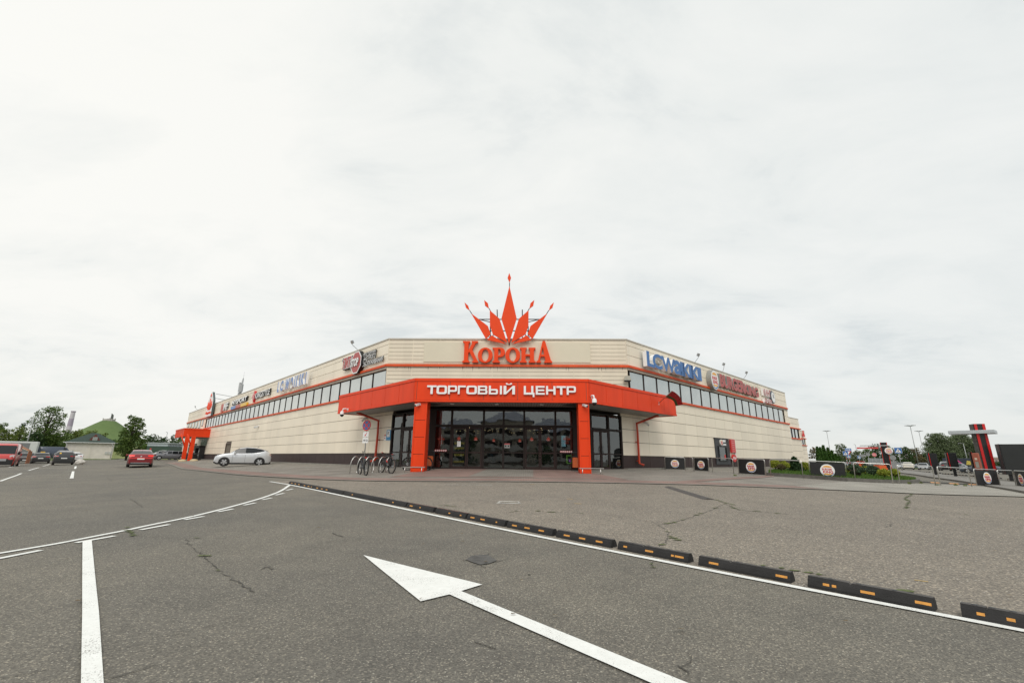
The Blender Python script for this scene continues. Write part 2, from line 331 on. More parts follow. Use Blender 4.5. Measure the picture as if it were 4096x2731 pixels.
def add_geo(mb, v, f, x0, x1, z0, z1, y0, depth, mi=0, mside=None):   # fit a flat shape into a box, front face at y0, back at y0+depth
    v = v.copy(); a = v[:, :2].min(0); b = v[:, :2].max(0); zz = v[:, 2]; zn = (zz - zz.min()) / max(1e-9, zz.max() - zz.min())
    xs = x0 + (v[:, 0] - a[0]) / (b[0] - a[0]) * (x1 - x0); zs = z0 + (v[:, 1] - a[1]) / (b[1] - a[1]) * (z1 - z0)
    vs = np.c_[xs, y0 + depth * (1 - zn), zs]
    if mside is None: mb.add(vs.tolist(), f, mi); return mb
    front = [q for q in f if max(vs[i, 1] for i in q) - min(vs[i, 1] for i in q) < 1e-6]; rest = [q for q in f if q not in set(front)]
    o = len(mb.v); mb.add(vs.tolist(), front, mi)
    for q in rest: mb.f.append(tuple(i + o for i in q)); mb.m.append(mside); mb.sm.append(False)
    return mb
def add_text(mb, t, x0, x1, z0, z1, y0=-.05, depth=.05, mi=0, mside=None, bold=0.0, shear=0.0, space=1.0):
    v, f = text_geo(t, bold, shear, space); return add_geo(mb, v, f, x0, x1, z0, z1, y0, depth, mi, mside)
def add_loops(mb, loops, x0, x1, z0, z1, y0, depth, mi=0, mside=None):
    v, f = loops_mesh(loops, depth); return add_geo(mb, v, f, x0, x1, z0, z1, y0, depth, mi, mside)
def ell(cx, cz, rx, rz, n=28): return [(cx + rx * math.cos(2 * math.pi * i / n), cz + rz * math.sin(2 * math.pi * i / n)) for i in range(n)]
# ------------------------------------------------------------------ ground
M_ASPH = asphalt_mat('asphalt', (.150, .142, .124), (.196, .181, .150), (.40, .38, .32), scale=95.0)
M_FORE = asphalt_mat('worn_asphalt', (.212, .190, .160), (.238, .212, .176), (.50, .47, .42), speck=.42, scale=60)
M_PAVG = paver_mat('grey_paving', (.29, .268, .232), (.245, .226, .196), (.15, .14, .125), rot=.0)
M_PAVL = paver_mat('pale_paving', (.36, .342, .30), (.32, .302, .262), (.20, .19, .165), rot=.5)
M_PAVR = paver_mat('red_paving', (.30, .200, .170), (.255, .180, .155), (.16, .125, .11), rot=0)
M_KERB = mat('kerb_concrete', (.27, .255, .22), .9, var=.25, vscale=4, bump=.3)
M_PAINT = paint_mat('road_paint', (.84, .85, .82), (.30, .29, .27), .90)
M_PAINTW = paint_mat('worn_paint', (.70, .69, .64), (.22, .21, .19), .76)
M_CRACK = mat('crack', (.078, .074, .064), .95, var=.3)
M_MOSS = mat('moss', (.12, .15, .05), .95, var=.5, vscale=20)
M_PATCH = mat('asphalt_patch', (.115, .112, .105), .95, var=.45, vscale=6, bump=.8, bscale=40)
M_SOIL = mat('soil', (.13, .105, .075), .95, var=.4, vscale=8)
M_TURF = mat('turf', (.058, .105, .018), .95, var=.45, vscale=1.2)
M_FIELD = mat('field_grass', (.10, .13, .035), .95, var=.35, vscale=.15, dark=(.065, .095, .022))

def axis(lo, hi, a, b, fine):
    v = list(np.arange(a, b + .01, fine)); st = fine
    while v[-1] < hi: st *= 1.22; v.append(min(hi, v[-1] + st))
    st = fine; 
    while v[0] > lo: st *= 1.22; v.insert(0, max(lo, v[0] - st))
    return v
gx = axis(-900, 900, -60, 60, 1.0); gy = axis(-120, 1200, -8, 66, 1.0)
mb = MB(); vs = [(x, y, G(x, y)) for y in gy for x in gx]; n = len(gx)
mb.add(vs, [(j * n + i, j * n + i + 1, (j + 1) * n + i + 1, (j + 1) * n + i) for j in range(len(gy) - 1) for i in range(n - 1)], 0, True)
struct(mb.build('ground', M_ASPH, recalc=False))
def drape(name, poly, m, dz, step=1.0, kind='structure', edge=0.0):   # a thin sheet that follows the ground
    bm = bmesh.new(); vv = [bm.verts.new((p[0], p[1], 0)) for p in poly]; bm.faces.new(vv)
    for ax in (0, 1):
        lo = min(p[ax] for p in poly); hi = max(p[ax] for p in poly); k = math.ceil(lo / step) * step
        while k < hi:
            co = [0, 0, 0]; co[ax] = k; no = [0, 0, 0]; no[ax] = 1
            bmesh.ops.bisect_plane(bm, geom=bm.verts[:] + bm.edges[:] + bm.faces[:], plane_co=co, plane_no=no); k += step
    for v in bm.verts: v.co.z = G(v.co.x, v.co.y) + dz
    bmesh.ops.recalc_face_normals(bm, faces=bm.faces)
    if bm.faces[:] and sum(f.normal.z for f in bm.faces) < 0: bmesh.ops.reverse_faces(bm, faces=bm.faces)
    if edge:                                   # side skirt down to the ground
        be = [e for e in bm.edges if e.is_boundary]; r = bmesh.ops.extrude_edge_only(bm, edges=be)
        for v in [g for g in r['geom'] if isinstance(g, bmesh.types.BMVert)]: v.co.z -= edge
        bmesh.ops.recalc_face_normals(bm, faces=bm.faces)
    me = bpy.data.meshes.new(name); bm.to_mesh(me); bm.free(); me.materials.append(m); o = link(name, me)
    if kind: o['kind'] = kind
    return o
def resample(pts, st=.5):
    out = [Vector((pts[0][0], pts[0][1]))]
    for a, b in zip(pts[:-1], pts[1:]):
        a = Vector(a[:2]); b = Vector(b[:2]); k = max(1, int((b - a).length / st)); out += [a.lerp(b, (i + 1) / k) for i in range(k)]
    return out
def strip_geo(mb, pts, w, dz, st=.5, off=0.0, mi=0, jit=0.0, rnd=None):
    p = resample(pts, st); L_ = []
    for i, a in enumerate(p):
        t = (p[min(i + 1, len(p) - 1)] - p[max(i - 1, 0)]).normalized(); nn = Vector((-t.y, t.x))
        ww = w * (1 + (rnd.uniform(-jit, jit) if rnd else 0)) / 2
        for s_ in (1, -1):
            q = a + nn * (off + s_ * ww); L_.append((q.x, q.y, G(q.x, q.y) + dz))
    return mb.add(L_, [(2 * i + 1, 2 * i + 3, 2 * i + 2, 2 * i) for i in range(len(p) - 1)], mi)
def strip(name, pts, w, m, dz=.010, kind='structure', **k):
    o = strip_geo(MB(), pts, w, dz, **k).build(name, m, recalc=False)
    if kind: o['kind'] = kind
    return o
def smooth_line(pts, it=2):
    p = [Vector(a[:2]) for a in pts]
    for _ in range(it):
        q = [p[0]]
        for a, b in zip(p[:-1], p[1:]): q += [a.lerp(b, .25), a.lerp(b, .75)]
        p = q + [p[-1]]
    return p

# kerb line between the asphalt and the paving round the mall
kerb_pts = [GP('P', x, y) for x, y in ((640, 1851), (700, 1864), (800, 1884), (928, 1899), (1071, 1908), (1250, 1918), (1459, 1925), (1816, 1927), (2061, 1927), (2510, 1934), (2816, 1941), (3200, 1956), (3408, 1964), (3764, 1981), (4096, 1988), (4500, 2006))]
kerb = smooth_line(kerb_pts)
def offset_line(p, d):
    o = []
    for i, a in enumerate(p):
        t = (p[min(i + 1, len(p) - 1)] - p[max(i - 1, 0)]).normalized(); o.append(a + Vector((-t.y, t.x)) * d)
    return o
stopA = GP('P', 1079, 1926); stopB = GP('P', 4096, 2525)
dirS = (stopB - stopA); dirS.z = 0; dirS.normalize()
kerbfar = stopA + dirS * 60
wall_back = [FW('R', 35, 0), FW('R', -4.3, 0), FW('L', 4.3, 0), FW('L', -70, 0)]
# worn pale asphalt between the rubber stops and the kerb
nl = Vector((-dirS.y, dirS.x, 0)); nl = nl if nl.y > 0 else -nl
near = [stopA + nl * .07, stopA + dirS * 27 + nl * .07]
e0 = Vector((*kerb[-1], 0))
kx = [p for p in kerb if p.x > stopA.x + .1]
drape('worn_forecourt', [near[0], near[1], near[1] + Vector((14, -4, 0)), e0] + [Vector((p.x, p.y, 0)) for p in reversed(kx)], M_FORE, .004)
# paving of the mall's apron
inner = offset_line(kerb, .22)
rb1 = [Vector((p[0], p[1])) for p in (GP('P', 4500, 1950), GP('P', 4096, 1944), GP('P', 3780, 1938), GP('P', 3680, 1935), GP('P', 3550, 1932), GP('P', 3392, 1926), GP('P', 3068, 1903))]
back = rb1 + [Vector(FW('R', 21, 0)[:2]), Vector(FW('R', -4.2, 0)[:2]), Vector(FW('L', 4.2, 0)[:2]), Vector(FW('L', -57, 0)[:2])]
drape('paved_apron', inner + back, M_PAVG, .012)
# pale newer paving to the right of the entrance
pr = [p for p in inner if p.x > 9.5]
drape('pale_paving', pr + rb1[:6], M_PAVL, .017)
mbk = MB(); strip_geo(mbk, kerb, .22, .030, off=.11)
ko = mbk.build('kerb', M_KERB, recalc=False); struct(ko)
b1 = [p for p in offset_line(kerb, .32) if p.x < 11.5]; b2 = [p for p in offset_line(kerb, 1.5) if p.x < 11.0]
drape('red_paving_band', b1 + list(reversed(b2)), M_PAVR, .022)
drape('red_entrance_paving', [(-4.6, 25.6), (-5.6, 23.0), (-6.0, 20.6), (4.6, 20.3), (3.9, 23.0), (2.4, 25.6)], M_PAVR, .020)
drape('grey_entrance_paving', [(-2.0, 25.5), (-2.5, 20.9), (.45, 20.9), (.55, 25.5)], M_PAVG, .027)
rr2 = [GP('R7', x, y) for x, y in ((500, 1530), (900, 1500), (1300, 1478), (1450, 1462), (1430, 1452), (1250, 1462), (850, 1485), (480, 1512))]
drape('red_side_paving', rr2, M_PAVR, .0245)

# painted lines
strip('edge_line', [stopA, stopA + dirS * 30], .10, M_PAINT, .011)
giv = smooth_line([GP('S1', x, y) for x, y in ((1945, 68), (1895, 105), (1800, 142), (1700, 173), (1500, 228), (1270, 285), (1000, 338), (860, 370), (640, 412), (400, 460), (180, 497), (0, 527))] )
gl = giv[-1] + (giv[-1] - giv[-4]).normalized() * 8
strip('solid_lane_line', giv + [gl], .09, M_PAINT, .010)
for a, b in (((1918, 103), (1962, 93)), ((1845, 135), (1902, 122)), ((1755, 166), (1820, 154)), ((1632, 203), (1710, 187)), ((1455, 248), (1558, 228)), ((1232, 301), (1362, 278)), ((934, 369), (1128, 333)), ((500, 456), (760, 410)), ((-160, 590), (262, 507))):
    pa, pb = GP('S1', *a), GP('S1', *b); strip('dashed_lane_line', [pa, pb], .088, M_PAINT, .010, off=-.025)
sq = [GP('S1', 553, 452), GP('S1', 615, 441), GP('S1', 662, 925), GP('S1', 692, 1396)]; sl_ = [GP('S1', 540, 1396), GP('S1', 550, 925)]
e1 = sq[3] + (sq[3] - sq[2]) * .7; e2 = sl_[0] + (sl_[0] - sl_[1]) * .7
drape('stop_line', sq + [e1, e2] + sl_, M_PAINT, .014, .5)
ar = [GP('S5', x, y) for x, y in ((225, 180), (925, 354), (800, 393), (2120, 932), (1905, 932), (732, 413), (562, 454))]
d_ = (ar[3] - ar[2]) * .35; ar = ar[:4] + [ar[3] + d_, ar[4] + d_] + ar[4:]
drape('direction_arrow', ar, M_PAINT, .012, .5)
for a, b, w in (((0, 1258), (285, 1152), .12), ((385, 1113), (525, 1073), .12), ((577, 1055), (665, 1028), .12), ((115, 1070), (262, 1040), .12), ((170, 1006), (225, 997), .12), ((962, 1220), (984, 1124), .14), ((1008, 1090), (1018, 1057), .14)):
    strip('bay_line', [GP('R1', *a), GP('R1', *b)], w, M_PAINT, .010)
for a, b in (((0, 1206), (950, 1166)), ((0, 1105), (900, 1075)), ((808, 1223), (950, 1217)), ((845, 1131), (970, 1125)), ((893, 1093), (1000, 1087)), ((200, 1156), (345, 1150)), ((0, 1258), (100, 1253)), ((310, 1116), (470, 1112)), ((1000, 1053), (1210, 1048))):
    strip('thin_bay_line', [GP('R1', *a), GP('R1', *b)], .09, M_PAINTW, .009)
for a, b in (((530, 1481), (1270, 1470)), ((610, 1489), (820, 1484)), ((735, 1499), (1010, 1500)), ((870, 1514), (1340, 1503)), ((1010, 1528), (1120, 1527)), ((1390, 1487), (1740, 1486)), ((1120, 1503), (1960, 1478)), ((920, 1498), (1400, 1487))):
    strip('worn_bay_line', [GP('R2', *a), GP('R2', *b)], .13, M_PAINTW, .026)
for a, b in (((1565, 87), (1610, 89)), ((1720, 98), (1780, 98)), ((1925, 92), (2020, 92)), ((2140, 102), (2245, 103)), ((1520, 116), (1640, 115)), ((1660, 117), (1900, 117))):
    strip('worn_line', [GP('S2', *a), GP('S2', *b)], .07, M_PAINTW, .014)
# cracks, moss and patches in the asphalt
rnd = random.Random(4); crack = MB(); moss = MB()
def crk(k, pts, w=.022, moss_p=0.0):
    P = [GP(k, *p) for p in pts]; Q_ = []
    for a, b in zip(P[:-1], P[1:]):
        m_ = max(2, int((b - a).length / .07))
        for i in range(m_):
            f = i / m_; q = a.lerp(b, f); Q_.append(q + Vector((rnd.uniform(-.022, .022), rnd.uniform(-.022, .022), 0)))
    Q_.append(P[-1]); strip_geo(crack, Q_, w * .5, .0075, st=.06, jit=.85, rnd=rnd)
    for q in Q_:
        if rnd.random() < moss_p:
            r = rnd.uniform(.03, .09); a0 = rnd.uniform(0, 6)
            moss.add([(q.x + r * rnd.uniform(.5, 1.3) * math.cos(a0 + i), q.y + r * .6 * rnd.uniform(.5, 1.2) * math.sin(a0 + i), G(q.x, q.y) + .013) for i in np.arange(0, 6.28, .9)], [tuple(range(7))])
crk('S1', ((1255, 425), (1262, 455), (1285, 485), (1370, 545), (1440, 610), (1530, 685), (1620, 735), (1715, 785)), .02, .05)
crk('S1', ((660, 440), (880, 418), (1250, 424), (1520, 424)), .012, .06); crk('S1', ((850, 355), (870, 385), (898, 412)), .02, .4)
crk('S1', ((870, 155), (960, 215)), .02); crk('S1', ((1755, 640), (1800, 615), (1830, 635)), .02); crk('S1', ((1170, 1075), (1420, 1015), (1720, 955)), .01)
crk('S1', ((20, 1365), (310, 1310)), .012); crk('S1', ((730, 1370), (1060, 1270)), .012); crk('S1', ((720, 15), (750, 40)), .03); crk('S1', ((395, 128), (520, 118)), .07); crk('S1', ((545, 58), (640, 58)), .05)
crk('S3', ((1695, 232), (1760, 255), (1830, 272)), .02, .5); crk('S3', ((1745, 275), (1640, 320), (1570, 345), (1440, 388), (1360, 412), (1240, 434), (1310, 472), (1325, 500), (1300, 560), (1250, 598)), .022, .16)
crk('S3', ((1800, 285), (1880, 315), (2030, 325), (2280, 350)), .02, .12); crk('S3', ((840, 355), (1040, 385), (1240, 415)), .015, .04); crk('S3', ((1330, 520), (1400, 550)), .02, .5)
crk('S3', ((70, 330), (230, 315), (370, 328), (600, 338), (700, 346)), .012, .14); crk('S3', ((700, 165), (750, 215)), .012); crk('S3', ((1180, 720), (1200, 765)), .02, .4)
crk('S4', ((1470, 150), (1415, 188), (1450, 205), (1425, 262)), .03, .5); crk('S4', ((930, 150), (1400, 190), (1650, 212), (2000, 250), (2352, 285)), .014, .06)
crk('S4', ((1480, 265), (1800, 297), (1950, 322), (2352, 356)), .018, .12); crk('S4', ((0, 225), (110, 275), (300, 290), (520, 312)), .02, .2); crk('S4', ((1300, 380), (1305, 402), (1260, 412)), .02)
crk('S4', ((240, 712), (300, 715), (440, 735), (560, 755), (800, 790)), .012, .45); crk('S4', ((1380, 910), (1440, 920)), .012, .8); crk('S4', ((1320, 405), (1640, 445)), .01)
crk('S2', ((1655, 712), (1700, 706)), .02); crk('S2', ((1850, 672), (1875, 655)), .02); crk('S2', ((1900, 720), (2050, 698)), .015); crk('S2', ((1755, 752), (1800, 742), (1850, 765)), .018)
crk('S2', ((90, 780), (130, 760), (190, 778)), .025); crk('S2', ((520, 508), (560, 505)), .03); crk('S2', ((640, 495), (730, 525)), .03); crk('S2', ((1430, 262), (1520, 278), (1640, 290)), .012, .3)
crk('S5', ((2095, 830), (2140, 885)), .015); crk('S5', ((2160, 770), (2100, 835)), .01); crk('S5', ((1185, 290), (1200, 295)), .03); crk('S5', ((880, 685), (1005, 730)), .015)
struct(crack.build('asphalt_cracks', M_CRACK, recalc=False)); struct(moss.build('moss', M_MOSS), 'stuff')
pp = [GP('S2', x, y) for x, y in ((1690, 705), (1740, 675), (1800, 668), (1862, 666), (1900, 690), (1935, 712), (1880, 735), (1805, 745), (1750, 728))]
drape('pothole_patch', pp, M_PATCH, .010, .3)
gr = [GP('S2', x, y) for x, y in ((1930, 262), (1955, 243), (2110, 246), (2125, 263))]
drape('painted_drain_surround', gr, M_PAINTW, .010, .3)
gr = [GP('S2', x, y) for x, y in ((1958, 257), (1968, 248), (2098, 250), (2105, 258))]
drape('drain_patch', gr, M_FORE, .015, .3)
# paint flecks left of old yellow lines
M_OLDY = mat('old_yellow_paint', (.50, .36, .16), .8, var=.5, vscale=9)
for a, b in (((525, 226), (570, 228)), ((580, 262), (640, 265)), ((235, 110), (275, 112))): strip('old_yellow_line', [GP('S3', *a), GP('S3', *b)], .07, M_OLDY, .009)
strip('old_yellow_line', [GP('S4', 1490, 828), GP('S4', 1600, 842)], .04, M_OLDY, .009)

# lawn with its kerb, right of the drive-through lane
M_KERBD = mat('dark_kerb', (.15, .14, .125), .9, var=.3, vscale=5, bump=.3)
lf = [GP('P', x, y) for x, y in ((3068, 1902), (3240, 1913), (3392, 1925), (3500, 1931), (3590, 1934), (3650, 1933), (3683, 1928))]
lb = [GP('P', x, y) for x, y in ((3672, 1922), (3600, 1912), (3500, 1893), (3300, 1884), (3120, 1884), (3068, 1890))]
lawn = [Vector((p.x, p.y, 0)) for p in lf + lb]
drape('lawn_kerb', lawn, M_KERBD, .17, 1.0, edge=.25)
cen = sum(lawn, Vector()) / len(lawn)
lawn_in = [p + (cen - p).normalized() * .16 for p in lawn]
drape('lawn_soil', lawn_in, M_TURF, .18, 1.0)
# grass blades on the lawn (nobody could count them)
def inside(p, poly):
    c = False; j = len(poly) - 1
    for i in range(len(poly)):
        a, b = poly[i], poly[j]
        if (a[1] > p[1]) != (b[1] > p[1]) and p[0] < (b[0] - a[0]) * (p[1] - a[1]) / (b[1] - a[1]) + a[0]: c = not c
        j = i
    return c
M_GRASS = leaf_mat('grass_blades', (.045, .10, .012), (.075, .15, .02), (.13, .19, .045))
rnd = random.Random(9); gb = MB(); bx = [min(p.x for p in lawn_in), max(p.x for p in lawn_in), min(p.y for p in lawn_in), max(p.y for p in lawn_in)]; k = 0
while k < 26000:
    x, y = rnd.uniform(bx[0], bx[1]), rnd.uniform(bx[2], bx[3])
    if not inside((x, y), lawn_in): k += .3; continue
    k += 1; z = G(x, y) + .175; h = rnd.uniform(.05, .15); a = rnd.uniform(0, 6.28); w = .014; lx, ly = rnd.uniform(-.05, .05), rnd.uniform(-.05, .05)
    gb.v += [(x - w * math.cos(a), y - w * math.sin(a), z), (x + w * math.cos(a), y + w * math.sin(a), z), (x + lx, y + ly, z + h)]; gb.f.append((len(gb.v) - 3, len(gb.v) - 2, len(gb.v) - 1)); gb.m.append(0); gb.sm.append(False)
struct(gb.build('grass', M_GRASS, recalc=False), 'stuff')
# raised median with the menu boards beyond the drive lane
med = [GP('P', x, y) for x, y in ((3560, 1884), (3603, 1893), (3720, 1911), (3850, 1929), (3930, 1943), (4100, 1975), (4200, 1950), (3960, 1922), (3800, 1903), (3640, 1884))]
drape('median_kerb', med, M_KERBD, .10, 1.0, edge=.2)
mc = sum([Vector((p.x, p.y, 0)) for p in med], Vector()) / len(med)
M_MED = mat('median_paving', (.22, .21, .19), .9, var=.2, vscale=3)
drape('median_paving', [p + (Vector((mc.x, mc.y, 0)) - Vector((p.x, p.y, 0))).normalized() * .12 for p in med], M_MED, .106)
# rough grass fields beyond the car park
fl = [GP('P', x, y) for x, y in ((-900, 1838), (0, 1842), (200, 1842), (460, 1838), (560, 1834), (700, 1834))]
drape('field', fl + [Vector((-60, 240, 0)), Vector((-330, 260, 0)), Vector((-330, 90, 0))], M_FIELD, .05, 12)
# grassy bank rising behind the hut and the estate cars
bk_ = MB(); xs_ = list(range(150, 790, 40)); lows, tops = [], []
for x in xs_:
    a = AT('P', x, 1835, 112); a.z = G(a.x, a.y) - .3; t = AT('P', x, 1783 + (x - 450) * .03, 146); lows.append(a); tops.append(t)
rows_ = [[a.lerp(t, f) + Vector((0, 0, .35 * math.sin(f * 3.1) + .12 * math.sin(i * 1.7 + f * 5))) for i, (a, t) in enumerate(zip(lows, tops))] for f in (0, .2, .4, .6, .8, 1)] + [[t + (t - a) * .5 - Vector((0, 0, 5)) for a, t in zip(lows, tops)]]; n_ = len(xs_)
bk_.add([p for r in rows_ for p in r], [(j * n_ + i, j * n_ + i + 1, (j + 1) * n_ + i + 1, (j + 1) * n_ + i) for j in range(len(rows_) - 1) for i in range(n_ - 1)], 0, True)
struct(bk_.build('grass_bank', mat('bank_grass', (.17, .19, .06), .95, var=.4, vscale=.35, dark=(.11, .14, .035))))
fr = [GP('P', x, y) for x, y in ((3200, 1868), (3400, 1866), (3600, 1864), (3800, 1868), (4096, 1872))]
drape('verge', [Vector((70, 120, 0)), Vector((110, 118, 0)), Vector((190, 110, 0)), Vector((260, 120, 0)), Vector((260, 230, 0)), Vector((60, 230, 0))], M_FIELD, .05, 12)
# ------------------------------------------------------------------ the shopping centre
M_CLAD = mat('beige_cladding', (.875, .785, .635), .45, var=.09, vscale=.35, island=.05, streak=True)
M_CLADS = mat('beige_siding', (.76, .675, .535), .45, var=.10, vscale=.8, island=.03, streak=True)
M_BACK = mat('seam_shadow', (.16, .135, .105), .9)
M_PLINTH = mat('brown_plinth', (.048, .030, .028), .55, spec=.28, var=.2, vscale=1.5, island=.08)
M_ORANGE = mat('orange_metal', (.80, .055, .007), .48, var=.13, vscale=1.1, spec=.26, streak=True)
M_ORANGE2 = mat('orange_trim', (.74, .095, .022), .5, var=.2, vscale=2.5, spec=.3)
M_FRAME = mat('dark_frame', (.026, .018, .016), .6, var=.2, spec=.2)
M_WIN = None
def win_mat():
    m = bpy.data.materials.new('mirror_glazing'); m.use_nodes = True; b = m.node_tree.nodes['Principled BSDF']; N = m.node_tree.nodes; L = m.node_tree.links
    g = N.new('ShaderNodeNewGeometry'); r = N.new('ShaderNodeValToRGB'); n = N.new('ShaderNodeTexNoise'); n.inputs['Scale'].default_value = .7; L.new(g.outputs['Position'], n.inputs['Vector'])
    L.new(n.outputs[0], r.inputs[0]); e = r.color_ramp.elements; e[0].position = .3; e[0].color = (.52, .545, .53, 1); e[1].position = .7; e[1].color = (.60, .62, .60, 1)
    L.new(r.outputs[0], b.inputs['Base Color']); b.inputs['Metallic'].default_value = .82; b.inputs['Roughness'].default_value = .06
    bp = N.new('ShaderNodeBump'); bp.inputs['Strength'].default_value = .08; bp.inputs['Distance'].default_value = .1; L.new(n.outputs[0], bp.inputs['Height']); L.new(bp.outputs[0], b.inputs['Normal'])
    return m
M_WIN = win_mat()
M_STORE = glass_mat('shop_glass', (.012, .013, .015), 2.0, .80)
M_COPING = mat('coping_metal', (.60, .56, .49), .4, var=.1)
M_SOFFIT = mat('soffit_slats', (.34, .335, .32), .5, var=.12, vscale=1.0, island=.06)
M_WHITE = mat('white_plastic', (.80, .80, .79), .4, var=.04)
M_BLACK = mat('black_plastic', (.018, .018, .019), .45, var=.2)
M_GREY = mat('grey_metal', (.33, .34, .34), .4, .6, var=.15)
M_STEEL = mat('brushed_steel', (.62, .61, .58), .28, .95, var=.12, vscale=3)
M_GALV = mat('galvanised_steel', (.36, .37, .37), .5, .6, var=.2, vscale=4)
M_RED = mat('sign_red', (.62, .035, .035), .4, var=.05)
M_ROOF = mat('roof_membrane', (.25, .25, .25), .9)
FL = 0.62
mall = thing('shopping_centre', 'long beige clad shopping centre with chamfered corner and orange canopy', 'shopping centre', (0, 0, 0))
def wallobj(mb, side, name, mats, parent=None, label=None, z=0):
    o = mb.build(name, mats, parent if parent is not None else mall, FW(side, 0, z), ROT[side])
    if label: o['label'] = label
    return o
def clad(mb, u0, u1, rows, colw, phase=0.0, vg=.018, hg=.030, y=0.0, d=.05):
    us = [u0]; k = math.ceil((u0 - phase) / colw) * colw + phase
    while k < u1 - .05:
        if k > u0 + .05: us.append(k)
        k += colw
    us.append(u1); rr = random.Random(int(u1 * 31))
    for z0, z1 in rows:
        for a, b in zip(us[:-1], us[1:]):
            j = rr.uniform(-.002, .002)
            mb.box((a + vg / 2, y + j, z0 + hg / 2), (b - vg / 2, y + d + j, z1 - hg / 2), 0)
LOW = [(1.54, 2.38), (2.38, 3.20), (3.20, 4.02), (4.02, 4.85), (4.85, 5.58)]; UP = [(7.56, 8.30), (8.30, 9.0), (9.0, 9.36)]
# left wall: cladding, windows, bands
def wall(side, u0, u1, win0, win1, hole=None):
    mb = MB()
    ua, ub = (u0, 1.35) if side == 'L' else (-1.15, u1)
    for rows in (LOW,):
        for z0, z1 in rows:
            segs = [(ua, ub)]
            if hole:
                for h0, h1, hz0, hz1 in hole:
                    if z0 < hz1 and z1 > hz0: segs = [s2 for s in segs for s2 in ([(s[0], min(s[1], h0)), (max(s[0], h1), s[1])] if s[0] < h1 and s[1] > h0 else [s])]
            for s in segs:
                if s[1] - s[0] > .05: clad(mb, s[0], s[1], [(z0, z1)], 1.91, .3)
    lo, hi = (u0, 0) if side == 'L' else (0, u1)
    clad(mb, lo, hi, UP, 1.91, .3)
    clad(mb, lo if side == 'L' else win1, win0 if side == 'L' else hi, [(5.58, 6.5), (6.5, 7.40)], 1.91, .3)
    wallobj(mb, side, 'wall', [M_CLAD])
    bk = MB(); bk.box((ua, .05, 0.0), (ub, .25, 5.62)); bk.box((lo, .05, 7.40), (hi, .25, 9.36)); bk.box((lo, .27, 5.62), (hi, .4, 7.40)); wallobj(bk, side, 'wall_core', [M_BACK])
    pl = MB(); clad(pl, ua, ub, [(.35, 1.53)], 1.91, .3, y=.02); wallobj(pl, side, 'plinth', [M_PLINTH])
    lg = MB(); lg.box((ua, -.35, .1), (ub - 2 if side == 'L' else ub, 0.02, FL + .14)); wallobj(lg, side, 'base_ledge', [M_KERB])
    bd = MB(); bd.box((lo, -.13, 7.40), (hi, .05, 7.56)); wallobj(bd, side, 'orange_band', [M_ORANGE2])
    bd = MB(); bd.box((lo if side == 'R' else win0 - .2, -.11, 5.58), (win1 + (.0 if side == 'L' else 1.2), .05, 5.72)); wallobj(bd, side, 'orange_band', [M_ORANGE2])
    bd = MB(); bd.box((lo, -.05, 7.22), (hi, .08, 7.40)); wallobj(bd, side, 'window_head', [mat('beige_soffit_trim', (.42, .36, .29), .6)])
    cp = MB(); cp.box((lo - .03, -.05, 9.36), (hi + .03, .35, 9.44)); wallobj(cp, side, 'coping', [M_COPING])
    n = round((win1 - win0) / 1.905); w = (win1 - win0) / n
    pane = MB(); pane.box((.05, .12, 5.72), (w - .05, .15, 7.22)); fr = MB(); fr.box((-.05, .08, 5.72), (.05, .18, 7.22)); fr.box((.05, .1, 5.72), (w - .05, .17, 5.76)); fr.box((.05, .1, 7.18), (w - .05, .17, 7.22))
    p0 = wallobj(pane, side, 'window', [M_WIN]); f0 = fr.build('window_frame', [M_FRAME], p0)
    for i in range(n):
        o = p0 if i == 0 else copy_tree(p0, mall)
        o.location = FW(side, win0 + i * w, 0)
wall('L', -80.4, 0, -61.9, -.25, hole=[(-44.2, -41.3, 0, 3.0)])
wall('R', 0, 35.2, .32, 33.98, hole=None)
# end piers and the return at the far right end
e = MB(); e.box((35.2, 0.02, 0), (35.35, 14, 9.36)); wallobj(e, 'R', 'wall', [M_CLAD])
# upper chamfer above the entrance: horizontal siding
mb = MB(); zs = np.arange(4.3, 9.36, .277)
PBX0, PBZ1 = PF('R3', 1250, 1000); PBX1, PBZ0 = PF('R4', 1360, 1176)
for z in zs:
    z1 = min(z + .277, 9.36)
    if z < 7.56 and z1 > 7.40: 
        if z1 <= 7.58: continue
    us = [XL + .02] + list(np.arange(XL + 1.75, XR - .5, 1.87)) + [XR - .02]
    for a, b in zip(us[:-1], us[1:]): mb.box((a + .02, 0.0, z + .012), (b - .02, .05, z1 - .012))
wallobj(mb, 'F', 'wall', [M_CLADS], label='upper entrance wall of narrow horizontal siding')
mb = MB(); mb.box((XL, .05, 4.2), (XR, .3, 9.36)); 
for u in [XL + .02] + list(np.arange(XL + 1.75, XR - .5, 1.87)) + [XR - .05]: mb.box((u - .02, -.012, 4.25), (u + .03, .05, 9.36), 1)
wallobj(mb, 'F', 'wall_core', [M_BACK, M_CLADS])
mb = MB(); mb.box((PBX0, -.05, PBZ0), (PBX1, 0.0, PBZ1)); wallobj(mb, 'F', 'sign_backing', [mat('plain_panel', (.68, .615, .475), .5, var=.06, vscale=.7)])
mb = MB(); mb.box((XL - .05, -.13, 7.40), (XR + .05, .05, 7.56)); wallobj(mb, 'F', 'orange_band', [M_ORANGE2])
mb = MB(); mb.box((XL, -.05, 9.36), (XR, .35, 9.44)); wallobj(mb, 'F', 'coping', [M_COPING])
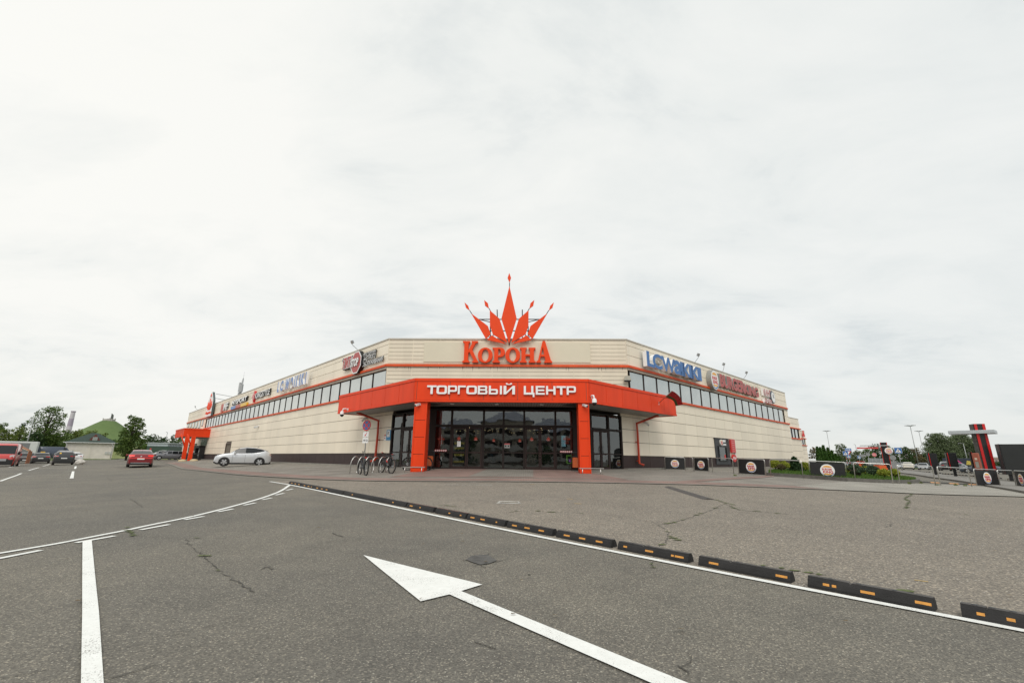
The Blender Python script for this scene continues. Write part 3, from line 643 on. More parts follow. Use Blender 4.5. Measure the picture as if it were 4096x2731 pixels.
# grime running down under the band
mb = MB(); rr = random.Random(2)
for i in range(46):
    u = rr.uniform(XL + .3, XR - .3); mb.add([(u, -.003, 7.39), (u + rr.uniform(.01, .05), -.003, 7.39), (u + .02, -.003, 7.39 - rr.uniform(.05, .35))], [(0, 1, 2)])
for i in range(26):
    u = rr.uniform(-3.6, 1.8); mb.add([(u, -.053, PBZ0 + .12), (u + rr.uniform(.01, .04), -.053, PBZ0 + .12), (u + .02, -.053, PBZ0 - rr.uniform(-.05, .0))], [(0, 1, 2)])
wallobj(mb, 'F', 'grime_streaks', [mat('grime', (.20, .17, .13), .9)])
# roof
rp = [FW('L', -80.4, 9.2), FW('L', 0, 9.2), FW('R', 0, 9.2), FW('R', 35.3, 9.2), FW('R', 35.3, 9.2) + Vector((-60, 60, 0)), FW('L', -80.4, 9.2) + Vector((30, 30, 0))]
mb = MB(); mb.add([tuple(p) for p in rp] + [(p.x, p.y, 8.9) for p in rp], [tuple(range(6)), tuple(range(11, 5, -1))]); mb.build('roof', [M_ROOF], mall)
# set-back sections at the far right end
def setback(off, k, px0, px1, zt, wz0, wz1, n):
    a, _ = PR(*px0, off); b, _ = PR(*px1, off); y = -off; mb = MB(); a -= 3
    rows = [(1.0, 1.85), (1.85, 2.7), (2.7, 3.5), (3.5, 4.3), (4.3, wz0 - .15), (wz1 + .16, zt - .75), (zt - .75, zt)]
    clad(mb, a, b, rows, 2.0, 0, y=y); clad(mb, b - .5, b, [(wz0 - .15, wz1 + .16)], 2, y=y)
    wallobj(mb, 'R', 'wall', [M_CLAD], label='set back end wall of the far wing')
    bk = MB(); bk.box((a, y + .05, 0), (b, y + .3, wz0 - .15)); bk.box((a, y + .05, wz1 + .16), (b, y + .3, zt)); bk.box((a, y + .25, wz0 - .15), (b, y + .35, wz1 + .16)); bk.box((b, y + .03, 0), (b + .1, y + 10, zt)); wallobj(bk, 'R', 'wall_core', [M_BACK])
    for z in (wz0 - .13, wz1 + .02): q = MB(); q.box((a, y - .15, z), (b + .15, y + .04, z + .14)); wallobj(q, 'R', 'orange_band', [M_ORANGE2])
    q = MB(); q.box((a, y + .02, .3), (b, y + .06, 1.0)); wallobj(q, 'R', 'plinth', [M_PLINTH])
    q = MB(); q.box((a, y - .04, zt), (b + .05, y + .3, zt + .08)); wallobj(q, 'R', 'coping', [M_COPING])
    w0, _ = PR(*k[0], off); w1, _ = PR(*k[1], off); w = (w1 - w0) / n
    for i in range(n):
        p = MB(); p.box((w0 + i * w + .06, y + .1, wz0), (w0 + (i + 1) * w - .06, y + .13, wz1)); o = wallobj(p, 'R', 'window', [M_WIN])
        f = MB(); f.box((w0 + i * w - .06, y + .03, wz0), (w0 + i * w + .06, y + .2, wz1)); f.build('window_frame', [M_FRAME], o)
    return b
z2t = PR('B', 1050, 760, -2.1)[1]; setback(-2.1, (('B', 1075, 980), ('B', 1200, 1000)), ('B', 1050, 760), ('B', 1194, 792), z2t, PR('B', 1090, 1043, -2.1)[1], PR('B', 1078, 912, -2.1)[1], 3)
z3t = PR('B', 1220, 948, -8.6)[1]; B3 = setback(-8.6, (('B', 1243, 1100), ('B', 1292, 1105)), ('B', 1222, 948), ('B', 1280, 958), z3t, PR('B', 1248, 1146, -8.6)[1], PR('B', 1240, 1060, -8.6)[1], 2)
# storefront: glazing in brown frames, panes and doors
SY = YF - 25.75
def frames(segs, side, off=0.0, y=-.03):
    mb = MB()
    for a, b in segs: mb.box((a[0], y - off, a[1]), (b[0], y - off + .14, b[1]))
    return wallobj(mb, side, 'storefront_frame', [M_FRAME])
def pane(side, u0, u1, z0, z1, off, name='window_pane', y=.05, par=None):
    mb = MB(); mb.box((u0, y - off, z0), (u1, y - off + .012, z1))
    return wallobj(mb, side, name, [M_STORE], par)
ZF, ZQ, ZT, ZH = .70, 1.60, 3.02, 4.02
fr = []; cols = [-5.23, -4.14, -2.29, -1.15, .04, 1.83, 2.98]; w = .055
for i, c in enumerate(cols):
    a = .16 if i in (0, 6) else w; fr.append(((c - a, ZF - .1), (c + a, ZH)))
def hseg(cs, z0, z1, ins=w): return [((a + ins, z0), (b - ins, z1)) for a, b in zip(cs[:-1], cs[1:])]
fr += [((a + (.16 if i == 0 else w), z0), (b - (.16 if i == 5 else w), z1)) for i, (a, b) in enumerate(zip(cols[:-1], cols[1:])) for z0, z1 in ((ZT - .02, ZT + .12), (ZH - .06, ZH + .0))]
isdoor = [0, 1, 0, 0, 1, 0]
for i, (a, b) in enumerate(zip(cols[:-1], cols[1:])):
    la, lb = a + (.16 if i == 0 else w), b - (.16 if i == 5 else w)
    pane('F', la, lb, ZT + .12, ZH - .06, SY)
    if not isdoor[i]:
        fr += [((la, ZQ - .03), (lb, ZQ + .03)), ((la, ZF - .1), (lb, ZF + .06))]
        pane('F', la, lb, ZQ + .03, ZT - .02, SY); pane('F', la, lb, ZF + .06, ZQ - .03, SY)
    else:
        mid = (la + lb) / 2
        for s, (d0, d1) in enumerate(((la + .01, mid - .01), (mid + .01, lb - .01))):
            mb = MB(); t = .075
            for q in (((d0, ZF), (d0 + t, ZT - .04)), ((d1 - t, ZF), (d1, ZT - .04)), ((d0 + t, ZT - .12), (d1 - t, ZT - .04)), ((d0 + t, ZQ - .05), (d1 - t, ZQ + .03)), ((d0 + t, ZF), (d1 - t, ZF + .14))): mb.box((q[0][0], -.05 - SY, q[0][1]), (q[1][0], .02 - SY, q[1][1]))
            do = wallobj(mb, 'F', 'entrance_door', [mat('door_frame_brown', (.034, .020, .018), .6, spec=.22)])
            g = MB(); g.box((d0 + t, -.02 - SY, ZQ + .03), (d1 - t, -.01 - SY, ZT - .12)); g.box((d0 + t, -.02 - SY, ZF + .14), (d1 - t, -.01 - SY, ZQ - .05)); g.build('door_glass', [M_STORE], do)
            h = MB(); hx = d1 - .12 if s == 0 else d0 + .12; h.tube([(hx, -.11 - SY, 1.55), (hx, -.11 - SY, 2.1)], .014, 6); h.build('handle', [M_BLACK], do)
frames(fr, 'F', SY)
def side_store(side, cs, door):
    f = [((c - .07, ZF - .1), (c + .07, ZH)) for c in cs]
    for i, (a, b) in enumerate(zip(cs[:-1], cs[1:])):
        f += [((a + .07, z0), (b - .07, z1)) for z0, z1 in ((ZT - .02, ZT + .1), (ZH - .06, ZH))]
        pane(side, a + .07, b - .07, ZT + .1, ZH - .06, 0)
        if i != door:
            f += [((a + .07, ZQ - .03), (b - .07, ZQ + .03)), ((a + .07, ZF - .1), (b - .07, ZF + .06))]
            pane(side, a + .07, b - .07, ZQ + .03, ZT - .02, 0); pane(side, a + .07, b - .07, ZF + .06, ZQ - .03, 0)
        else:
            m_ = (a + b) / 2
            for s, (d0, d1) in enumerate(((a + .08, m_ - .01), (m_ + .01, b - .08))):
                mb = MB(); t = .09
                for q in (((d0, ZF), (d0 + t, ZT - .04)), ((d1 - t, ZF), (d1, ZT - .04)), ((d0 + t, ZT - .14), (d1 - t, ZT - .04)), ((d0 + t, ZQ - .05), (d1 - t, ZQ + .04)), ((d0 + t, ZF), (d1 - t, ZF + .14))): mb.box((q[0][0], -.05, q[0][1]), (q[1][0], .02, q[1][1]))
                do = wallobj(mb, side, 'side_door', [mat('door_frame_brown', (.034, .020, .018), .6, spec=.22)])
                g = MB(); g.box((d0 + t, -.02, ZQ + .04), (d1 - t, -.01, ZT - .14)); g.box((d0 + t, -.02, ZF + .14), (d1 - t, -.01, ZQ - .05)); g.build('door_glass', [M_STORE], do)
                h = MB(); hx = d1 - .05 if s == 0 else d0 + .05; h.tube([(hx, -.06, 1.62), (hx, -.13, 1.66), (hx, -.13, 2.0), (hx, -.06, 2.04)], .018, 6); h.build('handle', [M_BLACK], do)
    frames(f, side)
side_store('L', [1.42, 2.78, 4.6, 5.85], 1); side_store('R', [-5.7, -4.41, -2.6, -1.19], 1)
# the hall behind the glass: floor, back wall, ceiling
mb = MB(); mb.add([(-5.2, 25.9, .66), (2.9, 25.9, .66), (8, 31, .66), (10, 40, .66), (-12, 40, .66), (-9.5, 30.5, .66)], [(0, 1, 2, 3, 4, 5)])
mb.build('hall_floor', [mat('hall_tiles', (.16, .15, .14), .25)], mall, recalc=False)
mb = MB(); mb.box((-12, 36, .6), (10, 36.2, 4.1)); cp_ = [(-5.1, 25.9), (2.7, 25.9), (6.9, 30.2), (9.8, 36), (-12, 36), (-9.3, 30.2)]; mb.add([(x, y, 4.08) for x, y in cp_], [tuple(range(6))]); mb.build('hall_walls', [mat('hall_wall', (.24, .22, .20), .7, var=.5, vscale=.6)], mall)
# canopy: fascia of orange panels, soffit, two pillars
CYF = YF - 23.5; OFF = 1.95
pA = Vector((-5.86, 23.5, 0)); pB = Vector((3.45, 23.5, 0)); lE = Vector((-12.86, 30.55, 0)); rE = Vector((10.33, 30.40, 0))
canopy = MB().box((-1, 26, 5.2), (-.9, 26.1, 5.21)).build('canopy', [M_ORANGE], mall)
canopy['label'] = 'wide orange canopy over the entrance'
plan = [lE, pA, pB, rE, Vector((FW('R', 2.6, 0)[0], FW('R', 2.6, 0)[1], 0)), Vector((7.1, 29.9, 0)), Vector((-9.5, 29.9, 0)), Vector((FW('L', -2.6, 0)[0], FW('L', -2.6, 0)[1], 0))]
mb = MB(); mb.add([(p.x, p.y, 5.30) for p in plan], [tuple(range(8))]); mb.build('canopy_roof', [M_ROOF], canopy)
def slats(mb, a, b, depth, nrm, n):     # soffit boards between a fascia edge and the wall behind
    for i in range(n):
        f0, f1 = i / n, (i + 1) / n - .12 / n; p, q = a.lerp(b, f0), a.lerp(b, f1)
        mb.add([(p.x, p.y, 4.2), (q.x, q.y, 4.2), (q.x + nrm.x * depth, q.y + nrm.y * depth, 4.2), (p.x + nrm.x * depth, p.y + nrm.y * depth, 4.2)], [(0, 1, 2, 3)])
mb = MB(); slats(mb, Vector((-5.86, 23.6, 0)), Vector((3.45, 23.6, 0)), 2.3, Vector((0, 1, 0)), 62); slats(mb, lE, pA, 1.95, Vector((Q, Q, 0)), 64); slats(mb, pB, rE, 1.95, Vector((-Q, Q, 0)), 60)
mb.build('soffit', [M_SOFFIT], canopy)
mb = MB(); mb.add([(p.x, p.y, 4.235) for p in plan], [tuple(range(8))]); mb.build('soffit_backing', [M_BACK], canopy)
ZB, ZC = 4.16, 5.42
def fascia(a, b, joints):
    d = b - a; Lg = d.length; rz = math.atan2(d.y, d.x)
    mb = MB(); mb.box((0, .03, ZB), (Lg, .1, ZC)); o = mb.build('fascia', [M_BACK], canopy, a, rz)
    mb = MB(); mb.box((0, -.03, ZC - .15), (Lg, .12, ZC + .01)); mb.box((0, -.03, ZB), (Lg, .12, ZB + .10)); o2 = mb.build('fascia_trim', [M_ORANGE], canopy, a, rz)
    js = [0] + joints + [Lg]
    for p, q in zip(js[:-1], js[1:]):
        m2 = MB(); m2.box((p + .012, 0, ZB + .115), (q - .012, .05, ZC - .165)); m2.build('fascia_panel', [M_ORANGE], canopy, a, rz)
fx = lambda k, x: PF(k, x, 250, 23.5)[0] - pA.x
fascia(pA, pB, [.12, fx('R5', 1535), fx('R5', 1985), fx('R6', 473), fx('R6', 853), (pB - pA).length - .12])
Ll = (pA - lE).length; Lr = (rE - pB).length
lj = [PL('R5', x, 400, OFF)[0] for x in (190, 333, 490, 660, 845)]; u0 = PL('R5', 45, 460, OFF)[0]; lj = [q - u0 for q in lj]
fascia(lE, pA, [q for q in lj if .2 < q < Ll - .2] + [Ll - .1])
rj = [PR('R6', x, 330, OFF)[0] for x in (1460, 1637, 1802, 1950, 2092)]; u0 = PR('R6', 1262, 250, OFF)[0]
fascia(pB, rE, [.1] + [q - u0 for q in rj if .2 < q - u0 < Lr - .2])
for e_, far, s in ((lE, Vector((Q, Q, 0)), 1), (rE, Vector((-Q, Q, 0)), -1)):
    mb = MB(); mb.box((0, 0, ZB), (1.95, .08, ZC)); mb.build('fascia_panel', [M_ORANGE], canopy, e_ + far * .02, math.atan2(far.y, far.x))
for x0, x1 in ((-5.82, -5.14), (2.89, 3.46)):
    mb = MB(); g0 = G(x0, 23.8) - .15; d = .75; zz = [g0, g0 + .35, 1.45, 2.32, 3.2, 4.2]
    for a, b in zip(zz[:-1], zz[1:]): mb.box((x0 + .07, 23.58, a + .012), (x1 - .07, 23.58 + d, b - .012), 0)
    for xx in (x0, x1 - .065): mb.box((xx, 23.56, g0), (xx + .065, 23.6 + d, 4.2), 0)
    mb.box((x0 + .05, 23.63, g0), (x1 - .05, 23.55 + d, 4.2), 1)
    mb.build('pillar', [M_ORANGE, M_BACK], canopy)
for x in (-4.0, 1.0, -1.5):
    mb = MB(); mb.lathe([(0, 4.17), (.10, 4.17), (.12, 4.2)], 14, M=Matrix.Translation((x, 24.7, 0))); mb.build('downlight', [M_WHITE], canopy)
# small far entrance on the left wall: orange canopy on two pillars
u1, z1t = PL('G', 705, 862); _, z1b = PL('G', 672, 1018)
cpt = float(np.dot((Q, -Q), FW('L', u1, 0)[:2]))
h_ = hit(*zm('G', 190, 840), (Q, -Q, 0), cpt); off1 = float(-Q * h_[0] - Q * h_[1] - (-Q * XL - Q * YF)); ztop = float(h_[2])
h2 = hit(*zm('G', 178, 1005), (Q, -Q, 0), cpt); zbot = float(h2[2])
h3 = PL('G', 20, 890, off1)[0]
far = MB(); far.box((h3, -off1, zbot), (u1, 0, ztop)); far.box((h3 - .05, -off1 - .05, ztop - .16), (u1 + .05, 0, ztop + .01)); sc = wallobj(far, 'L', 'canopy', [M_ORANGE], label='small orange canopy over the far side entrance')
q = MB(); q.box((h3 + .1, -off1 + .1, zbot - .02), (u1 - .1, 0, zbot - .005)); q.build('soffit', [M_SOFFIT], sc)
def farpil(px, w, off=2.9):
    u = PL('G', px, 1030, off)[0]; p = MB(); p.box((u - w, -off - w, .3), (u + w, -off + w, zbot)); p.build('pillar', [M_ORANGE], sc)
    p = MB(); p.tube([(u + w - .1, -off + .1 - w, 2.5), (u + w - .2, -off - w - .6, zbot + .3)], .09, 8); p.build('brace', [M_ORANGE], sc); return u, off
fp = [farpil(243, .24), farpil(365, .24, 2.6)]
print('FARCANOPY', u1, off1, ztop, zbot, h3, fp)
# narrow windows and the black portal at the far entrance
for x0, x1, y0, y1 in ((252, 275, 752, 830), (303, 327, 735, 835), (357, 382, 722, 838), (410, 440, 705, 840), (468, 500, 688, 842), (533, 555, 670, 805), (262, 300, 1160, 1335), (372, 415, 1145, 1335), (428, 460, 1225, 1340)):
    a, z0 = PL('G', x0, (y0 + y1) / 2); b, _ = PL('G', x1, (y0 + y1) / 2); zt = PL('G', x1, y0)[1]; zb = PL('G', x0, y1)[1]
    mb = MB(); mb.box((a, -.03, zb), (b, .02, zt)); o = wallobj(mb, 'L', 'narrow_window', [M_FRAME]); g = MB(); g.box((a + .12, -.045, zb + .1), (b - .1, -.032, zt - .1)); g.build('pane', [M_WIN], o)
a, zb = PL('G', 452, 1455); b, zt = PL('G', 605, 1185)
mb = MB(); mb.box((a, -.7, .4), (a + .5, 0, zt)); mb.box((b - 1.1, -.7, .4), (b, 0, zt)); mb.box((a - .8, -.9, zt - .35), (b, 0, zt)); po = wallobj(mb, 'L', 'side_entrance', [M_BLACK])
g = MB(); g.box((a + .5, -.2, .5), (b - 1.1, -.15, zt - .35)); g.build('door_glass', [M_STORE], po)
t = MB(); ch = 'КОФЕ'; zz0, zz1 = PL('G', 548, 1388)[1], PL('G', 572, 1272)[1]; st = (zz1 - zz0) / 4
for i, c in enumerate(ch):
    v, f = text_geo(c, .02); v2 = v.copy(); v2[:, 0], v2[:, 1] = -v[:, 1], v[:, 0].copy()
    add_geo(t, v2, f, b - .95, b - .25, zz0 + i * st + .06, zz0 + (i + 1) * st - .06, -.73, .03)
t.build('lettering', [M_WHITE], po)
a, zb = PL('G', 500, 1190); b, zt = PL('G', 640, 1050); mb = MB(); mb.box((a, -.04, zb), (b, .02, zt)); wallobj(mb, 'L', 'narrow_window', [mat('green_glass', (.03, .06, .02), .15)], label='dark green tinted window above the side entrance')
# service door in the left wall
a, b = -44.2, -41.3; zt = 3.0; mb = MB(); mb.box((a, .12, .4), (b, .2, zt)); mb.box((a, -.06, .4), (a + .15, .2, zt)); mb.box((b - .15, -.06, .4), (b, .2, zt)); mb.box((a + .15, -.06, zt - .15), (b - .15, .2, zt)); sd = wallobj(mb, 'L', 'service_door', [mat('brown_door', (.10, .08, .065), .5)])
g = MB(); m_ = (a + b) / 2
for s in (a + .25, m_ + .1): 
    for z0, z1 in ((.7, 1.5), (1.65, 2.3)): g.box((s, .09, z0), (s + 1.0, .125, z1))
g.build('door_panel', [M_FRAME], sd); g = MB(); g.box((a + .15, .08, 2.4), (b - .15, .13, 2.85)); g.build('transom', [M_BLACK], sd)
# ------------------------------------------------------------------ signs on the mall
M_SIGNO = mat('sign_orange', (.82, .062, .006), .5, var=.06, spec=.25)
M_BLUE = mat('sign_blue', (.045, .16, .42), .4, var=.04)
M_BLUEP = mat('faded_sign_blue', (.17, .28, .56), .45, var=.06)
M_PINK = mat('faded_sign_red', (.48, .105, .10), .5, var=.08)
M_LETW = mat('letter_white', (.86, .86, .85), .35, var=.03)
M_RETW = mat('letter_return', (.66, .64, .58), .45, var=.08)
M_RETG = mat('letter_return_grey', (.30, .30, .28), .45, var=.08)
M_YEL = mat('sign_yellow', (.80, .50, .06), .4, var=.04)
def wthing(side, name, label, u, z, off=0, group=None, cat='sign'): return thing(name, label, cat, FW(side, u, z, off), ROT[side], group)
# square-cut alphabet of the entrance sign
def rr(x0, x1, y0, y1, c): return [(x0 + c, y0), (x1 - c, y0), (x1 - c * .3, y0 + c * .3), (x1, y0 + c), (x1, y1 - c), (x1 - c * .3, y1 - c * .3), (x1 - c, y1), (x0 + c, y1), (x0 + c * .3, y1 - c * .3), (x0, y1 - c), (x0, y0 + c), (x0 + c * .3, y0 + c * .3)]
t_ = .21
GL = {'Т': [[(0, 1), (1, 1), (1, .79), (.62, .79), (.62, 0), (.38, 0), (.38, .79), (0, .79)]],
      'О': [rr(0, 1, 0, 1, .2), rr(.22, .78, .2, .8, .1)],
      'Р': [[(0, 0), (.22, 0), (.22, .27), (.82, .27), (.95, .33), (1, .45), (1, .82), (.95, .95), (.82, 1), (0, 1)], rr(.22, .78, .46, .81, .06)],
      'Г': [[(0, 0), (.24, 0), (.24, .79), (1, .79), (1, 1), (0, 1)]],
      'В': [[(0, 0), (.84, 0), (.95, .04), (1, .14), (1, .40), (.96, .48), (.90, .52), (.95, .58), (.97, .66), (.97, .86), (.92, .96), (.82, 1), (0, 1)], rr(.22, .76, .60, .81, .05), rr(.22, .79, .19, .42, .05)],
      'Ь': [[(0, 0), (.84, 0), (.96, .05), (1, .17), (1, .45), (.96, .57), (.84, .62), (.22, .62), (.22, 1), (0, 1)], rr(.22, .78, .19, .43, .05)],
      'І': [[(0, 0), (1, 0), (1, 1), (0, 1)]],
      'И': [[(0, 0), (.2, 0), (.76, .70), (.76, 0), (1, 0), (1, 1), (.80, 1), (.24, .30), (.24, 1), (0, 1)]],
      'Ц': [[(0, .22), (.0, 1), (.20, 1), (.20, .40), (.70, .40), (.70, 1), (.90, 1), (.90, .40), (1, .40), (1, 0), (.84, 0), (.84, .22)]],
      'Е': [[(0, 0), (1, 0), (1, .2), (.23, .2), (.23, .41), (.95, .41), (.95, .60), (.23, .60), (.23, .8), (1, .8), (1, 1), (0, 1)]],
      'Н': [[(0, 0), (.22, 0), (.22, .4), (.78, .4), (.78, 0), (1, 0), (1, 1), (.78, 1), (.78, .61), (.22, .61), (.22, 1), (0, 1)]],
      '˘': [[(0, 1), (0, .4), (.15, .1), (.4, 0), (.6, 0), (.85, .1), (1, .4), (1, 1), (.74, 1), (.74, .62), (.62, .48), (.38, .48), (.26, .62), (.26, 1)]]}
z0 = PF('R5', 1300, 321, 23.5)[1]; z1 = PF('R5', 1300, 207, 23.5)[1]; x0 = PF('R5', 1234, 300, 23.5)[0]
s = thing('entrance_sign', 'white square cut letters reading ТОРГОВЫЙ ЦЕНТР on the orange canopy', 'sign', (x0, 23.47, z0))
for k, ch, a, b in (('R5', 'Т', 1234, 1360), ('R5', 'О', 1362, 1500), ('R5', 'Р', 1512, 1633), ('R5', 'Г', 1644, 1748), ('R5', 'О', 1758, 1897), ('R5', 'В', 1908, 2037), ('R5', 'Ь', 2055, 2176), ('R5', 'І', 2202, 2230),
                    ('R6', 'И', 317, 443), ('R6', 'Ц', 540, 657), ('R6', 'Е', 672, 770), ('R6', 'Н', 785, 890), ('R6', 'Т', 900, 1005), ('R6', 'Р', 1013, 1115)):
    u0, u1 = PF(k, a, 240, 23.5)[0] - x0, PF(k, b, 240, 23.5)[0] - x0; mb = MB(); dz = (z1 - z0) * (.22 / .78) if ch == 'Ц' else 0
    add_loops(mb, GL[ch], u0, u1, -dz, z1 - z0, -.08, .07, 0, 1)
    if ch == 'И': add_loops(mb, GL['˘'], PF('R6', 343, 150, 23.5)[0] - x0, PF('R6', 410, 150, 23.5)[0] - x0, z1 - z0 + .05, PF('R6', 370, 146, 23.5)[1] - z0, -.08, .07, 0, 1)
    mb.build('letter', [M_LETW, M_RETW], s)
# КОРОНА in serifed orange letters
SER = {'К': [[(0, 0), (.45, 0), (.45, .05), (.36, .09), (.36, .44), (.42, .50), (.72, .09), (.62, .05), (.62, 0), (1, 0), (1, .05), (.95, .09), (.60, .60), (.80, .90), (.95, .94), (.95, 1), (.55, 1), (.55, .94), (.60, .90), (.36, .55), (.36, .90), (.45, .94), (.45, 1), (0, 1), (0, .94), (.10, .90), (.10, .10), (0, .05)]],
       'О': [ell(.5, .5, .5, .5, 36), ell(.5, .5, .235, .40, 32)],
       'Р': [[(0, 0), (.60, 0), (.60, .08), (.46, .13), (.46, .38), (.70, .38), (.88, .44), (.98, .56), (1, .70), (.97, .84), (.86, .95), (.68, 1), (0, 1), (0, .93), (.14, .87), (.14, .13), (0, .08)], [(.46, .48), (.46, .90), (.56, .90), (.64, .84), (.67, .70), (.64, .54), (.56, .48)]],
       'Н': [[(0, 0), (.44, 0), (.44, .08), (.36, .13), (.36, .44), (.64, .44), (.64, .13), (.56, .08), (.56, 0), (1, 0), (1, .08), (.90, .13), (.90, .87), (1, .92), (1, 1), (.56, 1), (.56, .92), (.64, .87), (.64, .56), (.36, .56), (.36, .87), (.44, .92), (.44, 1), (0, 1), (0, .92), (.10, .87), (.10, .13), (0, .08)]],
       'А': [[(0, 0), (.30, 0), (.30, .05), (.22, .09), (.27, .28), (.52, .28), (.58, .09), (.49, .05), (.49, 0), (1, 0), (1, .05), (.92, .09), (.56, 1), (.40, 1), (.10, .10), (0, .05)], [(.30, .37), (.41, .74), (.50, .37)]]}
YS = 29.72; x0, z0 = PF('R4', -151, 1176, YS)
s = thing('name_sign', 'big orange serif letters reading КОРОНА above the entrance', 'sign', (x0, YS, z0))
for ch, a, b, yt, yb in (('К', -151, 44, 923, 1172), ('О', 31, 208, 999, 1178), ('Р', 203, 353, 1000, 1174), ('О', 355, 532, 999, 1178), ('Н', 527, 712, 1000, 1174), ('А', 722, 905, 923, 1175)):
    p, q = PF('R4', a, yb, YS), PF('R4', b, yt, YS); mb = MB(); add_loops(mb, SER[ch], p[0] - x0, q[0] - x0, p[1] - z0, q[1] - z0, -.02, .24, 0, 0); mb.build('letter', [M_SIGNO], s)
# the crown on the roof edge
YK = 29.66; cx0, cz0 = PF('R4', 402, 958, YK)
cr_ = thing('crown_sign', 'large orange crown of pointed rays rising above the roof edge', 'crown sign', (cx0, YK, cz0))
def kp(x, y, m): xx = 804 - x if m else x; p = PF('R4', xx, y, YK); return (p[0] - cx0, p[1] - cz0)
def ray_(pts, m, name='ray', y=0.0, th=.10):
    mb = MB(); mb.prism([kp(x, y_, m) for x, y_ in pts], y, y + th); return mb.build(name, [M_SIGNO], cr_)
ray_([(405, 275), (490, 657), (400, 950), (310, 660)], 0)
ray_([(403, 122), (424, 178), (405, 233), (383, 180)], 0, 'diamond')
M_RUSTY = mat('sign_frame_steel', (.06, .055, .05), .6, .3, var=.3)
fr = MB()
def bar(p, q, r=.035, m=0, y=.2): a, b = kp(*p, m), kp(*q, m); fr.tube([(a[0], y, a[1]), (b[0], y, b[1])], r, 6)
fs_ = fr; fr = MB(); bar((405, 225), (405, 300), .03); fr.build('stem', [M_RUSTY], cr_); fr = fs_
for m in (0, 1):
    ray_([(630, 560), (516, 660), (427, 940), (595, 842), (629, 738)], m); ray_([(850, 595), (652, 745), (621, 838), (676, 897)], m, y=.02); ray_([(607, 855), (660, 909), (438, 958)], m, y=-.04)
    ray_([(697, 440), (686, 505), (640, 540), (652, 478)], m, 'diamond'); ray_([(928, 467), (912, 528), (868, 562), (884, 508)], m, 'diamond')
    bar((640, 536), (618, 575), .03, m, .05); bar((868, 560), (835, 612), .03, m, .05); bar((628, 690), (745, 660), .03, m); bar((626, 738), (626, 900), .04, m); bar((595, 830), (590, 905), .03, m, .3); bar((655, 850), (590, 905), .03, m, .3)
bar((40, 658), (765, 658)); bar((170, 793), (640, 793)); bar((402, 700), (402, 960), .05)
for u in (-1.0, 1.0): q_ = MB(); q_.tube([(u * .9, .25, 2.6), (u * .9, 2.6, .2)], .035, 6); q_.build('rear_stay', [M_RUSTY], cr_)
fr.build('support_frame', [M_RUSTY], cr_)

def letters(parent, side, o, items, depth, mf, ms, bold=.02, y0=None, name='letter', P=None):
    pass
def sign_text(side, name, label, t, k, bl, tr, off=.22, depth=.16, mf=M_LETW, ms=M_RETW, bold=.02, shear=0.0, space=1.0, group=None, one=False):
    P = PL if side == 'L' else PR; a = P(k, *bl, off); b = P(k, *tr, off)
    s = wthing(side, name, label, a[0], a[1], 0, group); mb = MB(); add_text(mb, t, 0, b[0] - a[0], 0, b[1] - a[1], -off, depth, 0, 1, bold, shear, space)
    mb.build('lettering', [mf, ms], s); r = MB(); h = b[1] - a[1]
    for f in (.25, .75): r.box((0.05, -.06, h * f - .03), (b[0] - a[0] - .05, -.015, h * f + .03))
    r.build('mounting_rail', [M_RETG], s); return s, a, b
# clothing store lettering on both walls: L C W a I K I K I with a full-height small a
def waikiki(side, label, k, tops, mf, ms, depth, off):
    P = PL if side == 'L' else PR; a = P(k, tops[0][1], tops[0][4], off); s = wthing(side, 'store_sign', label, a[0], a[1], 0, 'clothing store signs')
    for ch, xa, xb, yt, yb in tops:
        p, q = P(k, xa, yb, off), P(k, xb, yt, off); zb = min(p[1], P(k, xb, yb, off)[1]); mb = MB()
        add_text(mb, ch, p[0] - a[0], q[0] - a[0], 0, 1.12, -off, depth, 0, 1, .035 if side == 'R' else .06); mb.build('letter', [mf, ms], s)
    return s
h = PR('A', 395, 258, .5)[1] - PR('A', 415, 530, .5)[1]
waikiki('R', 'vivid blue LC WaIKIKI letters with deep white sides on the right wall', 'A', [('L', 388, 500, 258, 535), ('C', 492, 636, 300, 580), ('W', 652, 858, 345, 640), ('a', 866, 975, 420, 685), ('I', 976, 1022, 455, 700), ('K', 1024, 1130, 470, 735), ('I', 1128, 1172, 510, 745), ('K', 1172, 1280, 520, 780), ('I', 1275, 1318, 555, 790)], M_BLUE, M_LETW, .30, .5)
s2 = waikiki('L', 'faded pale blue LC WaIKIKI letters on the left wall', 'E', [('L', 465, 518, 380, 565), ('C', 515, 590, 350, 550), ('W', 598, 700, 310, 520), ('a', 692, 765, 285, 490), ('I', 757, 797, 270, 470), ('K', 790, 845, 255, 455), ('I', 845, 890, 235, 440), ('K', 880, 952, 215, 430), ('I', 950, 992, 200, 412)], M_BLUEP, M_LETW, .22, .5)
